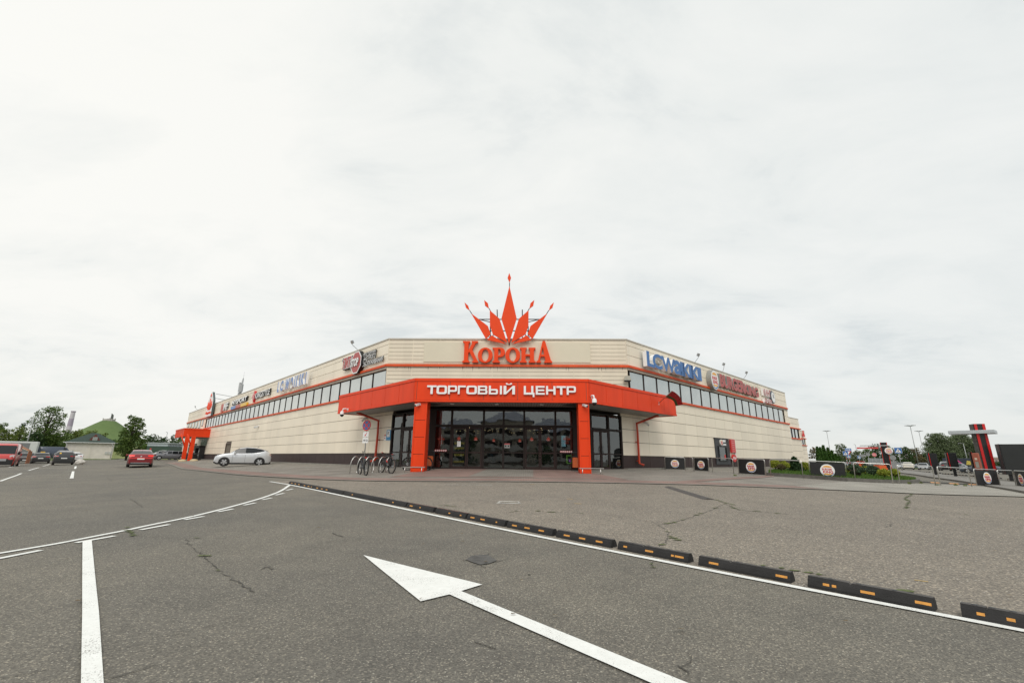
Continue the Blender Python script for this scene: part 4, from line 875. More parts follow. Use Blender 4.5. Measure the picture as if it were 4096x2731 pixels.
# burger roundel: white disc, orange bun halves, blue crescent, two lines of red words
M_BKO = mat('logo_orange', (.85, .40, .05), .4, var=.03); M_BKR = mat('logo_red', (.55, .015, .02), .4, var=.03); M_BKB = mat('logo_blue', (.02, .13, .38), .4, var=.03); M_BKW = mat('logo_white', (.86, .86, .85), .4, var=.02)
def roundel(parent, cx, cz, rx, rz, y, name='logo', th=.012):
    mb = MB(); E = lambda k, n=40: [(cx + rx * k * math.cos(2 * math.pi * i / n), cz + rz * k * math.sin(2 * math.pi * i / n)) for i in range(n)]
    mb.prism(E(1), y - th, y, 3)
    a0, a1 = RAD(200), RAD(345); arc = [(cx + rx * .93 * math.cos(a), cz + rz * .93 * math.sin(a)) for a in np.linspace(a0, a1, 24)] + [(cx + rx * (.80 + .12 * (1 - t)) * math.cos(a), cz + rz * (.80 + .12 * (1 - t)) * math.sin(a)) for a, t in zip(np.linspace(a1, a0, 24), np.linspace(0, 1, 24))]
    arc[24:] = [(cx + rx * (.93 - .13 * math.sin(math.pi * (i / 23) ** .7 * .97)) * math.cos(a), cz + rz * (.93 - .13 * math.sin(math.pi * (i / 23) ** .7 * .97)) * math.sin(a)) for i, a in enumerate(np.linspace(a1, a0, 24))]
    mb.prism(arc, y - th - .004, y - th, 2)
    top = [(cx + rx * .68 * math.cos(a), cz + rz * (.40 + .37 * math.sin(a))) for a in np.linspace(0.25, math.pi - .25, 16)]; mb.prism(top, y - th - .004, y - th, 0)
    bot = [(cx + rx * .64 * math.cos(a), cz + rz * (-.50 - .22 * math.sin(a))) for a in np.linspace(math.pi, 0, 14)][::-1]; mb.prism(bot, y - th - .004, y - th, 0)
    add_text(mb, 'BURGER', cx - rx * .74, cx + rx * .64, cz + rz * .03, cz + rz * .35, y - th - .009, .009, 1, None, .02, .05); add_text(mb, 'KING', cx - rx * .64, cx + rx * .74, cz - rz * .43, cz - rz * .03, y - th - .009, .009, 1, None, .03, .05)
    return mb.build(name, [M_BKO, M_BKR, M_BKB, M_BKW], parent)
def ring_of(parent, name, mats, cx, cz, rx, rz, y0, y1):
    mb = MB(); mb.prism(ell(cx, cz, rx, rz, 40), y0, y1); return mb.build(name, mats, parent)
off = .45
ca = PR('B', 36, 240, off); t_, b_ = PR('B', 30, 108, off)[1], PR('B', 40, 376, off)[1]; rz_ = (t_ - b_) / 2; rx_ = (PR('B', 80, 250, off)[0] - PR('B', -20, 250, off)[0]) / 2
s = wthing('R', 'roundel_sign', 'round burger restaurant logo sign on the right wall', ca[0], ca[1]); ring_of(s, 'casing', [M_RETG], 0, 0, rx_ * 1.03, rz_ * 1.03, -off + .02, -.02); roundel(s, 0, 0, rx_ * .97, rz_ * .97, -off + .02)
sign_text('R', 'restaurant_sign', 'faded red letters reading BURGER KING on the right wall', 'BURGER', 'B', (115, 335), (440, 262), .30, .24, M_PINK, M_RETG, .05)
bpy.context.view_layer.update()
a = PR('B', 452, 432, .30); b = PR('B', 632, 335, .30); rs = [o for o in C.objects if o.name.startswith('restaurant_sign')][0]
o0 = PR('B', 115, 335, .30); mb = MB(); add_text(mb, 'KING', a[0] - o0[0], b[0] - o0[0], a[1] - o0[1], a[1] - o0[1] + 1.02, -.30, .24, 0, 1, .05); mb.build('lettering', [M_PINK, M_RETG], rs)
a = PR('B', 722, 555, .3); s = wthing('R', 'drive_in_sign', 'small faded red letters reading КИНГ ДРАЙВ beside the clock', a[0], a[1]); mb = MB()
for t, x0, x1, yb, yt in (('КИНГ', 717, 803, 455, 365), ('ДРАЙВ', 730, 822, 560, 487)):
    p, q = PR('B', x0, yb, .3), PR('B', x1, yt, .3); add_text(mb, t, p[0] - a[0], q[0] - a[0], p[1] - a[1], p[1] - a[1] + (.78 if t == 'КИНГ' else .66), -.3, .25, 0, 1, .03)
mb.build('lettering', [M_PINK, M_LETW], s)
ck = PR('B', 850, 485, .35); s = wthing('R', 'clock_sign', 'white round stopwatch shaped clock sign on the right wall', ck[0], ck[1], cat='clock'); rz_ = (PR('B', 845, 405, .35)[1] - PR('B', 855, 565, .35)[1]) / 2; rx_ = rz_ * 1.0
ring_of(s, 'casing', [mat('clock_rim', (.10, .12, .14), .4)], 0, 0, rx_, rz_, -.32, -.02); ring_of(s, 'dial', [M_LETW], 0, 0, rx_ * .86, rz_ * .86, -.34, -.32)
mb = MB(); mb.box((-.03, -.37, 0), (.03, -.345, rz_ * .55)); mb.box((0, -.37, -.03), (rx_ * .42, -.345, .03)); mb.build('hands', [M_BLACK], s); mb = MB(); mb.box((-.06, -.28, rz_), (.06, -.1, rz_ + .13)); mb.build('crown_button', [M_GREY], s)
# left wall signs
sign_text('L', 'restaurant_sign', 'small white slanted words РЕСТОРАН БЫСТРОГО ОБСЛУЖИВАНИЯ near the corner', 'РЕСТОРАН', 'D', (665, 372), (885, 245), .16, .07, M_LETW, M_BLACK, .012, .18)
rs = [o for o in C.objects if o.name.startswith('restaurant_sign')][-1]; o0 = PL('D', 665, 372, .16)
for t, bl, tr in (('БЫСТРОГО', (655, 462), (878, 340)), ('ОБСЛУЖИВАНИЯ', (648, 556), (1012, 385))):
    p, q = PL('D', *bl, .16), PL('D', *tr, .16); mb = MB(); add_text(mb, t, p[0] - o0[0], q[0] - o0[0], p[1] - o0[1], p[1] - o0[1] + .36, -.16, .07, 0, 1, .012, .18); mb.build('lettering', [M_LETW, M_BLACK], rs)
oc = PL('D', 535, 475, .35); R_oct = (PL('D', 535, 283, .35)[1] - PL('D', 535, 665, .35)[1]) / 2
s = wthing('L', 'fast_food_sign', 'red octagon sign reading ПИТ STOP with a chequered strip', oc[0], oc[1]); oct8 = lambda r: [(r * 1.06 * math.cos(RAD(22.5 + 45 * i)), r * 1.06 * math.sin(RAD(22.5 + 45 * i))) for i in range(8)]
mb = MB(); mb.prism(oct8(R_oct), -.33, -.02, 1); mb.prism(oct8(R_oct * .99), -.34, -.33, 0); mb.build('white_rim', [M_LETW, M_BLACK], s); mb = MB(); mb.prism(oct8(R_oct * .88), -.352, -.34); mb.build('octagon', [M_PINK], s)
p, q = PL('D', 445, 555, .4), PL('D', 585, 395, .4); mb = MB(); add_text(mb, 'STOP', p[0] - oc[0], q[0] - oc[0], -R_oct * .36, R_oct * .36, -.42, .065, 0, 1, .04); mb.build('lettering', [M_LETW, M_RETG], s)
p, q = PL('D', 300, 605, .3), PL('D', 448, 460, .3); mb = MB(); add_text(mb, 'ПИТ', p[0] - oc[0], q[0] - oc[0], p[1] - oc[1] + .05, p[1] - oc[1] + .92, -.3, .02, 0, None, .03, .12); add_text(mb, 'ПИТ', p[0] - oc[0] - .05, q[0] - oc[0] + .05, p[1] - oc[1], p[1] - oc[1] + .97, -.278, .04, 1, None, .08, .12); add_text(mb, 'ПИТ', p[0] - oc[0] - .02, q[0] - oc[0] + .12, p[1] - oc[1] - .03, p[1] - oc[1] + .95, -.236, .21, 2, None, .08, .12); mb.build('lettering', [M_PINK, M_LETW, M_BLACK], s)
p, q = PL('D', 292, 478, .3), PL('D', 450, 395, .3); mb = MB(); w = (q[0] - p[0]) / 15
mb.box((p[0] - oc[0], -.27, p[1] - oc[1]), (q[0] - oc[0], -.05, p[1] - oc[1] + .33), 0)
for i in range(15):
    for j in range(3):
        if (i + j) % 2: mb.box((p[0] - oc[0] + i * w, -.275, p[1] - oc[1] + j * .11), (p[0] - oc[0] + (i + 1) * w, -.27, p[1] - oc[1] + (j + 1) * .11), 1)
mb.build('chequered_strip', [M_LETW, M_BLACK], s)
s, a, b = sign_text('L', 'menswear_sign', 'white KINGSTYLE letters beside a tall red diamond on the left wall', 'KINGSTYLE', 'E', (82, 675), (352, 485), .2, .16, M_LETW, M_BLACK, .02)
dm = [PL('E', *q, .25) for q in ((78, 535), (88, 590), (48, 735), (35, 640))]; mb = MB(); mb.prism([(u - a[0], z - a[1]) for u, z in dm], -.25, -.02, 0)
ctr = np.mean(dm, 0); mb.prism([((ctr + (np.array(d) - ctr) * .55)[0] - a[0], (ctr + (np.array(d) - ctr) * .55)[1] - a[1]) for d in dm], -.262, -.25, 1); mb.prism([((ctr + (np.array(d) - ctr) * .38)[0] - a[0], (ctr + (np.array(d) - ctr) * .38)[1] - a[1]) for d in dm], -.27, -.262, 0); mb.build('diamond', [M_RED, M_LETW], s)
s, a, b = sign_text('L', 'sports_sign', 'white MYSPORT letters over a blue, red and yellow bar', 'MYSPORT', 'G', (1105, 395), (1415, 205), .25, .2, M_LETW, M_BLACK, .04, .1)
for c, x0, x1, yy in ((M_BLUEP, 1095, 1185, 428), (mat('sign_rose', (.55, .16, .14), .5), 1190, 1280, 402), (M_YEL, 1285, 1400, 375)):
    p, q = PL('G', x0, yy, .25), PL('G', x1, yy - 20, .25); mb = MB(); mb.box((p[0] - a[0], -.25, -.62), (q[0] - a[0], -.02, -.22)); mb.build('colour_bar', [c], s)
s, a, b = sign_text('L', 'fashion_sign', 'white MF letters next to a faded red slab', 'MF', 'G', (935, 500), (1045, 330), .2, .18, M_LETW, M_RETG, .03)
p, q = PL('G', 888, 510, .2), PL('G', 935, 420, .2); mb = MB(); mb.box((p[0] - a[0], -.2, -.1), (q[0] - a[0], -.02, b[1] - a[1])); mb.build('slab', [mat('sign_rose', (.55, .16, .14), .5)], s)
# pylon with a crown on the far end of the left wall
off = .5; pts = [PL('G', *q, off) for q in ((588, 628), (695, 600), (745, 330), (735, 150), (728, 140), (652, 300))]; a = pts[0]
s = wthing('L', 'crown_pylon', 'tall white pointed board with a red crown and name on the left wall', a[0], a[1]); u_r = pts[1][0] - a[0]; ztop = pts[4][1] - a[1]
board = [(0, 0), (u_r, 0), (u_r, ztop * .62), (u_r * .62, ztop), (u_r * .5, ztop * 1.02), (u_r * .38, ztop), (0, ztop * .62)]
mb = MB(); mb.prism(board, -off, -off + .3, 0, 1); mb.build('board', [M_LETW, mat('dark_return', (.07, .10, .10), .5)], s)
mb = MB(); c = u_r / 2; m_ = u_r
for pp_ in ([(0, 0), (.09, .22), (0, .5), (-.09, .22)], [(.05, 0), (.30, .22), (.28, .36), (.12, .2)], [(-.05, 0), (-.30, .22), (-.28, .36), (-.12, .2)], [(.1, -.02), (.38, .12), (.36, .22), (.2, .1)], [(-.1, -.02), (-.38, .12), (-.36, .22), (-.2, .1)], [(0, .55), (.06, .62), (0, .70), (-.06, .62)]):
    mb.prism([(c + x * m_ * 1.1, ztop * (.27 + .95 * z_)) for x, z_ in pp_], -off - .08, -off)
add_text(mb, 'Корона', c - .42 * m_, c + .42 * m_, ztop * .08, ztop * .20, -off - .08, .08, 0, None, .03); mb.build('crown_emblem', [M_SIGNO], s)
mb = MB(); 
for f in (.55, .72, .9): mb.tube([(u_r * .9, -off + .3, ztop * f), (u_r + 2.5, 3.0, ztop * (f - .18))], .04, 6)
mb.build('stay_rod', [M_GREY], s)
# wall-mounted odds and ends -------------------------------------------------
def floodlight(side, k, foot, head, label, yaw=0):
    P = PL if side == 'L' else PR; u, z = P(k, *foot, 0); u2, z2 = P(k, *head, 1.0)
    s = wthing(side, 'floodlight', label, u, 9.44, -.1, 'roof floodlights', 'floodlight'); du, dz = u2 - u, min(.5, max(.2, z2 - 9.44))
    mb = MB(); mb.tube([(0, 0, -.05), (0, -.1, .05), (du * .8, -.85, .12), (du, -1.0, dz)], .018, 6); mb.build('arm', [M_GREY], s)
    R = Matrix.Translation((du, -1.0, dz + .1)) @ Matrix.Rotation(RAD(28), 4, 'X'); mb = MB(); mb.box((-.16, -.05, -.12), (.16, .05, .12), 0, R); mb.build('lamp_head', [M_GREY], s); g = MB(); g.box((-.13, -.06, -.09), (.13, -.05, .09), 0, R); g.build('lens', [mat('lamp_lens', (.5, .5, .48), .15)], s)
floodlight('R', 'A', (1222, 470), (1305, 415), 'grey floodlight on the roof edge above the blue right wall letters')
floodlight('R', 'B', (145, 125), (180, 92), 'grey floodlight on the roof edge above the red BURGER letters')
floodlight('R', 'B', (437, 228), (495, 190), 'grey floodlight on the roof edge above the red KING letters')
floodlight('L', 'D', (565, 262), (440, 240), 'grey floodlight on the roof edge above the red octagon sign')
floodlight('L', 'G', (435, 488), (372, 480), 'grey floodlight on the roof edge at the far left end')
# mast with mobile antennas on the roof
b0 = FW('L', PL('G', 1290, 165, -3)[0], 9.2, -3); s = thing('antenna_mast', 'grey roof mast cluster with panel antennas and whip rods', 'antenna mast', b0, ROT['L']); k = 3.4
mb = MB(); mb.tube([(0, 0, 0), (0, 0, 4.4)], .10, 8); mb.tube([(-1.3, .2, 0), (-1.3, .2, 4.3)], .07, 8); mb.tube([(1.0, -.2, 0), (1.0, -.2, 4.4)], .06, 8); mb.tube([(-1.3, .2, 3.0), (0, 0, 3.0), (1.0, -.2, 3.0)], .05, 6); mb.tube([(-1.3, .2, .9), (0, 0, .9), (1.0, -.2, .9)], .05, 6); mb.tube([(0, 0, 4.4), (.1, 0, 5.6)], .012, 5); mb.build('poles', [M_GALV], s)
mb = MB(); mb.bbox((-1.7, -.15, 2.4), (-1.38, .15, 4.0), .04); mb.build('panel_antenna', [mat('antenna_grey', (.48, .49, .49), .5)], s); mb = MB(); mb.bbox((.1, -.35, 2.1), (1.7, -.15, 3.3), .04); mb.build('panel_antenna', [M_GREY], s); mb = MB(); mb.bbox((-1.2, -.2, 1.6), (-.75, .1, 2.2), .03); mb.build('radio_unit', [M_GREY], s)
# dome cameras, bullet cameras, loudspeaker
def dome(pos, rz, label):
    s = thing('dome_camera', label, 'camera', pos, rz, 'dome cameras on the canopy'); mb = MB(); mb.tube([(0, 0, .18), (0, -.16, .24), (0, -.32, .22), (0, -.38, .06)], .045, 8); mb.box((-.08, -.03, .08), (.08, 0, .28)); mb.build('bracket', [M_WHITE], s)
    mb = MB(); mb.lathe([(.0, .08), (.07, .07), (.12, .0), (.13, -.16)], 14, M=Matrix.Translation((0, -.38, 0))); mb.build('housing', [M_WHITE], s); mb = MB(); mb.lathe([(.13, -.16), (.12, -.22), (.07, -.29), (0, -.31)], 14, M=Matrix.Translation((0, -.38, 0))); mb.build('dome', [mat('dome_glass', (.01, .01, .012), .08)], s)
u, z = PL('R5', 175, 525, OFF); dome(FW('L', u, z - .2, OFF), ROT['L'], 'white dome camera on the left end of the canopy')
u, z = PR('R6', 1278, 305, OFF); dome(FW('R', u, z - .15, OFF), ROT['R'] - .4, 'white dome camera beside the right canopy pillar')
def bullet(pos, rz, label, sc=1.0, tilt=15):
    s = thing('bullet_camera', label, 'camera', pos, rz, 'bullet cameras'); R = Matrix.Rotation(RAD(tilt), 4, 'X') @ Matrix.Scale(sc, 4); mb = MB(); mb.tube([R @ Vector((0, -.05, 0)), R @ Vector((0, -.34, 0))], .055 * sc, 10); mb.box((-.06, -.32, .045), (.06, -.04, .065), 0, R); mb.build('housing', [M_WHITE], s)
    mb = MB(); mb.tube([R @ Vector((0, -.34, 0)), R @ Vector((0, -.36, 0))], .042 * sc, 10); mb.build('lens', [M_BLACK], s); mb = MB(); mb.box((-.05, -.06, -.05), (.05, .0, .05)); mb.build('bracket', [M_WHITE], s)
x, z = PF('R5', 1135, 457, 23.55); bullet((x, 23.56, z), -.5, 'white bullet camera at the top of the left pillar', 1.1)
x, z = PF('R6', 1195, 388, 23.55); bullet((x, 23.56, z), .5, 'white bullet camera at the top of the right pillar', 1.1)
u, z = PL('R5', 440, 630, .0); bullet(FW('L', u, z, .0), ROT['L'] - .6, 'grey bullet camera under the left canopy wing', 1.3, 35)
u, z = PR('R6', 1858, 568, .0); bullet(FW('R', u, z, .0), ROT['R'] + .4, 'grey bullet camera above the right downpipe', 1.3, 35)
u, z = PL('R2', 1010, 1057, .0); bullet(FW('L', u, z, .0), ROT['L'] - .8, 'grey bullet camera midway along the left wall', 1.6, 15)
x, z = PF('R4', 1795, 1365, 29.6); s = thing('loudspeaker', 'beige horn loudspeaker at the right corner of the entrance wall', 'loudspeaker', (x, 29.95, z)); mb = MB(); mb.prism([(-.24, -.10), (.24, -.10), (.14, .20), (-.14, .20)], -.38, -.1); mb.build('horn', [mat('speaker_beige', (.42, .40, .33), .5)], s); mb = MB(); mb.lathe([(.0, -.2), (.22, -.17), (.24, -.10), (.0, -.095)], 18, M=Matrix.Translation((0, -.26, 0)) @ Matrix.Scale(.6, 4, (0, 1, 0))); mb.build('mouth', [M_BLACK], s); mb = MB(); mb.box((-.05, -.12, -.05), (.05, .05, .05)); mb.build('bracket', [M_GREY], s)
# red downpipes
M_PIPE = mat('red_pipe', (.55, .055, .02), .4, var=.1)
def downpipe(side, k, pts, label):
    P = PL if side == 'L' else PR; q = [P(k, x, y, .15) for x, y in pts]; u0 = q[0][0]; s = wthing(side, 'downpipe', label, u0, 0, 0, 'red downpipes', 'downpipe')
    mb = MB(); mb.tube([(0, -1.3, q[0][1] + .15), (0, -.75, q[0][1])] + [(u - u0, -.15, z) for u, z in q[1:-1]] + [(q[-1][0] - u0, -.35, q[-1][1])], .075, 10); mb.build('pipe', [M_PIPE], s)
    mb = MB()
    for z in (1.2, 2.4): mb.box((q[2][0] - u0 - .1, -.16, z), (q[2][0] - u0 + .1, 0, z + .05))
    mb.build('clamp', [M_PIPE], s)
downpipe('L', 'R5', ((500, 610), (580, 675), (570, 850), (535, 1200), (512, 1215)), 'red downpipe bent under the left canopy wing behind the bicycle rack')
downpipe('R', 'R6', ((1860, 535), (1790, 590), (1800, 700), (1818, 1030), (1840, 1050)), 'red downpipe bent under the right canopy wing')
# blue board and small white notice by the left shop window
a, b = PL('R5', 680, 935, .05), PL('R5', 745, 795, .05); s = wthing('L', 'notice_board', 'blue notice board with white panel marked ПГ by the left shop window', a[0], a[1]); W_, H_ = b[0] - a[0], b[1] - a[1]
mb = MB(); mb.box((0, -.05, 0), (W_, 0, H_)); mb.build('board', [mat('board_blue', (.03, .28, .55), .4)], s); mb = MB(); mb.box((W_ * .17, -.056, H_ * .32), (W_ * .83, -.05, H_ * .92)); mb.build('panel', [M_LETW], s); mb = MB(); add_text(mb, 'ПГ', W_ * .28, W_ * .72, H_ * .55, H_ * .82, -.062, .006, 0, None, .01); mb.box((W_ * .3, -.06, H_ * .42), (W_ * .7, -.056, H_ * .45)); mb.build('lettering', [M_BLACK], s); mb = MB()
for f in (.3, .62): mb.prism([(W_ * f, H_ * .22), (W_ * (f + .1), H_ * .22), (W_ * (f + .05), H_ * .1)], -.056, -.05)
mb.build('symbols', [mat('dark_blue', (.01, .05, .2), .4)], s)
a, b = PL('R5', 647, 935, .03), PL('R5', 678, 880, .03); s = wthing('L', 'small_notice', 'small white paper notice left of the blue board', a[0], a[1]); mb = MB(); mb.box((0, -.02, 0), (b[0] - a[0], 0, b[1] - a[1])); mb.build('sheet', [M_LETW], s); mb = MB(); mb.box((.05, -.024, .1), (b[0] - a[0] - .05, -.02, .16)); mb.box((.08, -.024, .25), (.2, -.02, .38)); mb.build('print', [M_RED], s)
# serving window of the drive-through, with logo, and the vertical pay sign
a, b = PR('B', 58, 1335, .05), PR('B', 218, 1068, .05); z1 = PR('B', 30, 1052, .05)[1]; u0 = PR('B', 40, 1200, .05)[0]; u1 = PR('B', 235, 1200, .05)[0]
sw = wthing('R', 'serving_window', 'black slatted drive-through serving window in the right wall', u0, 1.0, cat='window'); Wd = u1 - u0; Hh = z1 - 1.0; mb = MB()
for i in range(14): mb.box((0, -.07, .35 + i * (Hh - .35) / 14), (Wd, -.02, .35 + (i + .86) * (Hh - .35) / 14))
mb.box((0, -.05, .0), (Wd, 0, Hh)); mb.build('cladding', [mat('charcoal_slats', (.045, .048, .052), .5)], sw)
wa, wb = PR('B', 100, 1310, .1), PR('B', 185, 1180, .1); g = MB(); p0, p1, q0, q1 = wa[0] - u0, wb[0] - u0, .35, wb[1] - 1.0; g.box((p0, -.09, q0), (p1, -.072, q1)); g.build('pane', [M_STORE], sw); g = MB()
for r_ in ((p0 - .08, q0 - .08, p0, q1 + .08), (p1, q0 - .08, p1 + .25, q1 + .08), (p0, q1, p1, q1 + .08), (p0, q0 - .08, p1, q0)): g.box((r_[0], -.16, r_[1]), (r_[2], -.07, r_[3]))
g.build('frame', [M_BLACK], sw); g = MB(); g.box((p0 + .2, -.075, q0 + .05), (p0 + .5, -.071, q0 + .3)); g.box((p1 - .45, -.1, q0 + .1), (p1 - .2, -.091, q0 + .45)); g.build('sticker', [M_RED], sw); g = MB(); g.box((-.1, -.14, Hh), (Wd + .1, 0, Hh + .05)); g.build('hood', [M_BLACK], sw)
c = PR('B', 122, 1115, .12); s = wthing('R', 'roundel_sign', 'small round burger logo with white words above the serving window', c[0], c[1]); rz_ = (PR('B', 120, 1072, .12)[1] - PR('B', 124, 1158, .12)[1]) / 2; ring_of(s, 'casing', [M_RETW], 0, 0, rz_ * 1.05, rz_ * 1.05, -.16, -.06); roundel(s, 0, 0, rz_, rz_, -.16); mb = MB(); add_text(mb, 'КИНГ', rz_ * 1.1, rz_ * 3.3, .06, rz_ * .95, -.18, .08, 0, None, .04); add_text(mb, 'ДРАЙВ', rz_ * 1.1, rz_ * 3.4, -rz_ * .9, -.06, -.18, .08, 0, None, .04); mb.build('lettering', [M_LETW], s)
a, b = PR('B', 272, 1250, .2), PR('B', 287, 1070, .2); s = wthing('R', 'pay_sign', 'red vertical sign reading ОПЛАТА beside the serving window', a[0], a[1]); Hs = PR('B', 268, 1068, .2)[1] - a[1]; Ws = .95; mb = MB(); mb.box((0, -.2, 0), (Ws, -.08, Hs)); mb.box((Ws, -.19, -.4), (Ws + .06, 0, Hs), 1); mb.build('board', [M_RED, M_LETW], s); mb = MB()
for i, ch in enumerate('ОПЛАТА'): add_text(mb, ch, Ws * .27, Ws * .73, Hs - (i + 1) * Hs / 6 + .06, Hs - i * Hs / 6 - .1, -.212, .012, 0, None, .02)
mb.build('lettering', [M_LETW], s); mb = MB(); mb.prism([(Ws / 2 + .48 * math.cos(RAD(22.5 + 45 * i)), -.5 + .34 * math.sin(RAD(22.5 + 45 * i))) for i in range(8)], -.2, -.08, 0); add_text(mb, 'STOP', .14, Ws - .14, -.6, -.4, -.212, .012, 1, None, .02); mb.build('stop_octagon', [M_RED, M_LETW], s)
s = wthing('R', 'small_emblem_sign', 'small red crown emblem on the far end of the right wing', B3 - 2.0, PR('B', 1236, 1028, -8.6)[1], -8.5); mb = MB(); mb.prism([(-.4, 0), (.6, 0), (.6, .2), (.4, .55), (.2, .3), (0, 1.15), (-.15, .3), (-.35, .5)], -.25, -.05); mb.build('emblem', [M_RED], s)
# flag on the canopy
u, z = PR('A', 583, 1190, OFF); fp_ = FW('R', u, z, OFF); tip = PR('A', 820, 965, OFF + 1.3); s = thing('flag', 'red and green national flag with white ornament on a canopy pole', 'flag', fp_, ROT['R']); du, dz = tip[0] - u, tip[1] - z; ty = -1.3
mb = MB(); mb.tube([(0, 0, 0), (du, ty, dz)], .022, 8); mb.lathe([(.05, -.1), (.05, .1)], 8); mb.build('pole', [M_STEEL], s)
P1 = Vector((du, ty, dz)); P0 = P1 * .42; n_ = 14; m_ = 9; vs = []
e1 = PR('A', 1030, 1215, OFF + 1.0); e0 = PR('A', 890, 1235, OFF + .5); T1 = Vector((e1[0] - u, -1.0, e1[1] - z)); T0 = Vector((e0[0] - u, -.5, e0[1] - z))
for i in range(n_ + 1):
    f = i / n_
    for j in range(m_ + 1):
        g = j / m_; a = P0.lerp(P1, g); b = T0.lerp(T1, g); p = a.lerp(b, f); p = p + Vector((0, .06 * math.sin(f * 7 + g), .22 * math.sin(math.pi * f) * (1.1 - .4 * g) + .03 * math.sin(f * 9))); vs.append(p)
fc = [(i * (m_ + 1) + j, i * (m_ + 1) + j + 1, (i + 1) * (m_ + 1) + j + 1, (i + 1) * (m_ + 1) + j) for i in range(n_) for j in range(m_)]
M_FR = mat('flag_red', (.50, .012, .02), .6); M_FG = mat('flag_green', (.045, .11, .03), .6); mb = MB(); mb.add(vs, fc, 0, True); o = mb.build('cloth', [M_FR, M_FG, mat('flag_ornament', (.62, .40, .38), .6, var=.6, vscale=18, dark=(.5, .03, .03))], s, recalc=False)
for q, (i, j) in zip(o.data.polygons, [(i, j) for i in range(n_) for j in range(m_)]): q.material_index = 2 if i < 1 else (1 if j < 3 else 0)
# ------------------------------------------------------------------ things standing on the ground
M_RUBBER = mat('black_rubber', (.027, .026, .026), .7, spec=.3, var=.35, vscale=6, bump=.25)
M_RUBTOP = mat('dusty_rubber', (.085, .078, .072), .75, var=.4, vscale=5, bump=.25)
M_REFL = mat('orange_reflector', (.70, .32, .06), .45, var=.25, vscale=20)
# rubber wheel stops along the painted edge line
stops = [(2208, 2392), (1852, 2157), (1601, 1822), (1416, 1585), (1275, 1407), (1162, 1270), (1070, 1160), (998, 1070), (932, 995), (875, 932), (830, 880), (787, 832), (750, 787), (718, 755), (690, 722), (662, 690)]
refl = [[.22, .62], [(.14, .06), (.22, .04), .46, .87], [.13, .86], [(.09, .06), .42, (.78, .04), .83], [.15, .44, .74], [.12, .41, .72], [.10, .38, (.78, .04)], [(.45, .06), (.82, .05)], [.12, (.5, .05)], [(.45, .06)], [], [(.45, .06)], [], [.2, .5, .8], [.2, .5, (.75, .05)], [.2, .5, .8]]
stop_lab = ['nearest black rubber wheel stop, cut by the right edge of the photo', 'large near black rubber wheel stop with a torn orange reflector hanging', 'third nearest black rubber wheel stop with reflectors only at its ends', 'fourth nearest black rubber wheel stop with three torn orange reflectors', 'fifth nearest black rubber wheel stop with three whole orange reflectors', 'sixth nearest black rubber wheel stop with three whole orange reflectors', 'seventh nearest black wheel stop with two whole and one torn reflector', 'eighth nearest black wheel stop with two small orange reflectors', 'ninth nearest black wheel stop with a reddish worn top', 'tenth nearest black wheel stop with one small orange reflector', 'eleventh nearest black wheel stop without any reflector', 'twelfth nearest black wheel stop with one small orange reflector', 'thirteenth nearest black wheel stop without any reflector', 'third farthest wheel stop of the row with three orange reflectors', 'second farthest wheel stop of the row near the curved line', 'farthest wheel stop of the row beside the kerb']
M_REDTOP = mat('reddish_rubber', (.10, .045, .035), .75, var=.4, vscale=5)
BD = 4096 / 2352
def pt_on_line(xd):                            # where the stops' front foot meets the line through the measured spots
    y = 1112 + (xd - 662) * (1419 - 1112) / (2208 - 662); return GP('P', xd * BD, (y - .5) * BD)
for i, (a, b) in enumerate(stops):
    A = pt_on_line(a); B_ = pt_on_line(b); A, B_ = A.lerp(B_, .015), A.lerp(B_, .975); d = (B_ - A); Ln = Vector((d.x, d.y)).length; rz = math.atan2(d.y, d.x); sl = math.atan2(d.z, Ln)
    s = thing('wheel_stop', stop_lab[i], 'wheel stop', A, rz, 'rubber wheel stops along the edge line'); s.rotation_euler = (0, -sl, rz)
    h = .108; w = .155; prof = lambda x: [(0, -.01), (.004, .03), (.022, .078), (.030, .082), (.045, h), (w - .045, h), (w - .030, .082), (w - .022, .078), (w - .004, .03), (w, -.01)]
    mb = MB(); xs = [0, .02, Ln * .36, Ln * .365, Ln * .385, Ln * .39, Ln - .02, Ln]; rings = []
    for x in xs:
        lo = .012 if Ln * .362 < x < Ln * .388 else 0; p = [(x, y, z - (lo if z > .09 else 0)) for y, z in prof(x)]; rings.append(p)
    v = [q for r in rings for q in r]; n = 10; f = [(k * n + j, k * n + j + 1, (k + 1) * n + j + 1, (k + 1) * n + j) for k in range(len(xs) - 1) for j in range(n - 1)] + [tuple(range(n)), tuple(range((len(xs) - 1) * n + n - 1, (len(xs) - 1) * n - 1, -1))]
    mb.add(v, f, 0)
    for q in range((len(xs) - 1) * (n - 1)):
        if q % (n - 1) == 4: mb.m[q] = 1
    for x in (.20, .44, .72): mb.lathe([(0, h + .0035), (.021, h + .003), (.022, h)], 12, 2, Matrix.Translation((Ln * x, w / 2, 0)))
    mb.build('body', [M_RUBBER, M_REDTOP if i in (7, 8) else M_RUBTOP, M_BLACK], s)
    for r_ in refl[i]:
        f, wf = r_ if isinstance(r_, tuple) else (r_, .12); x0, x1 = Ln * f, Ln * f + wf * Ln * .95
        m2 = MB(); m2.add([(x0, .0085, .046), (x1, .0085, .046), (x1, .0145, .068), (x0, .0145, .068)], [(0, 1, 2, 3)]); m2.build('reflector', [M_REFL], s)
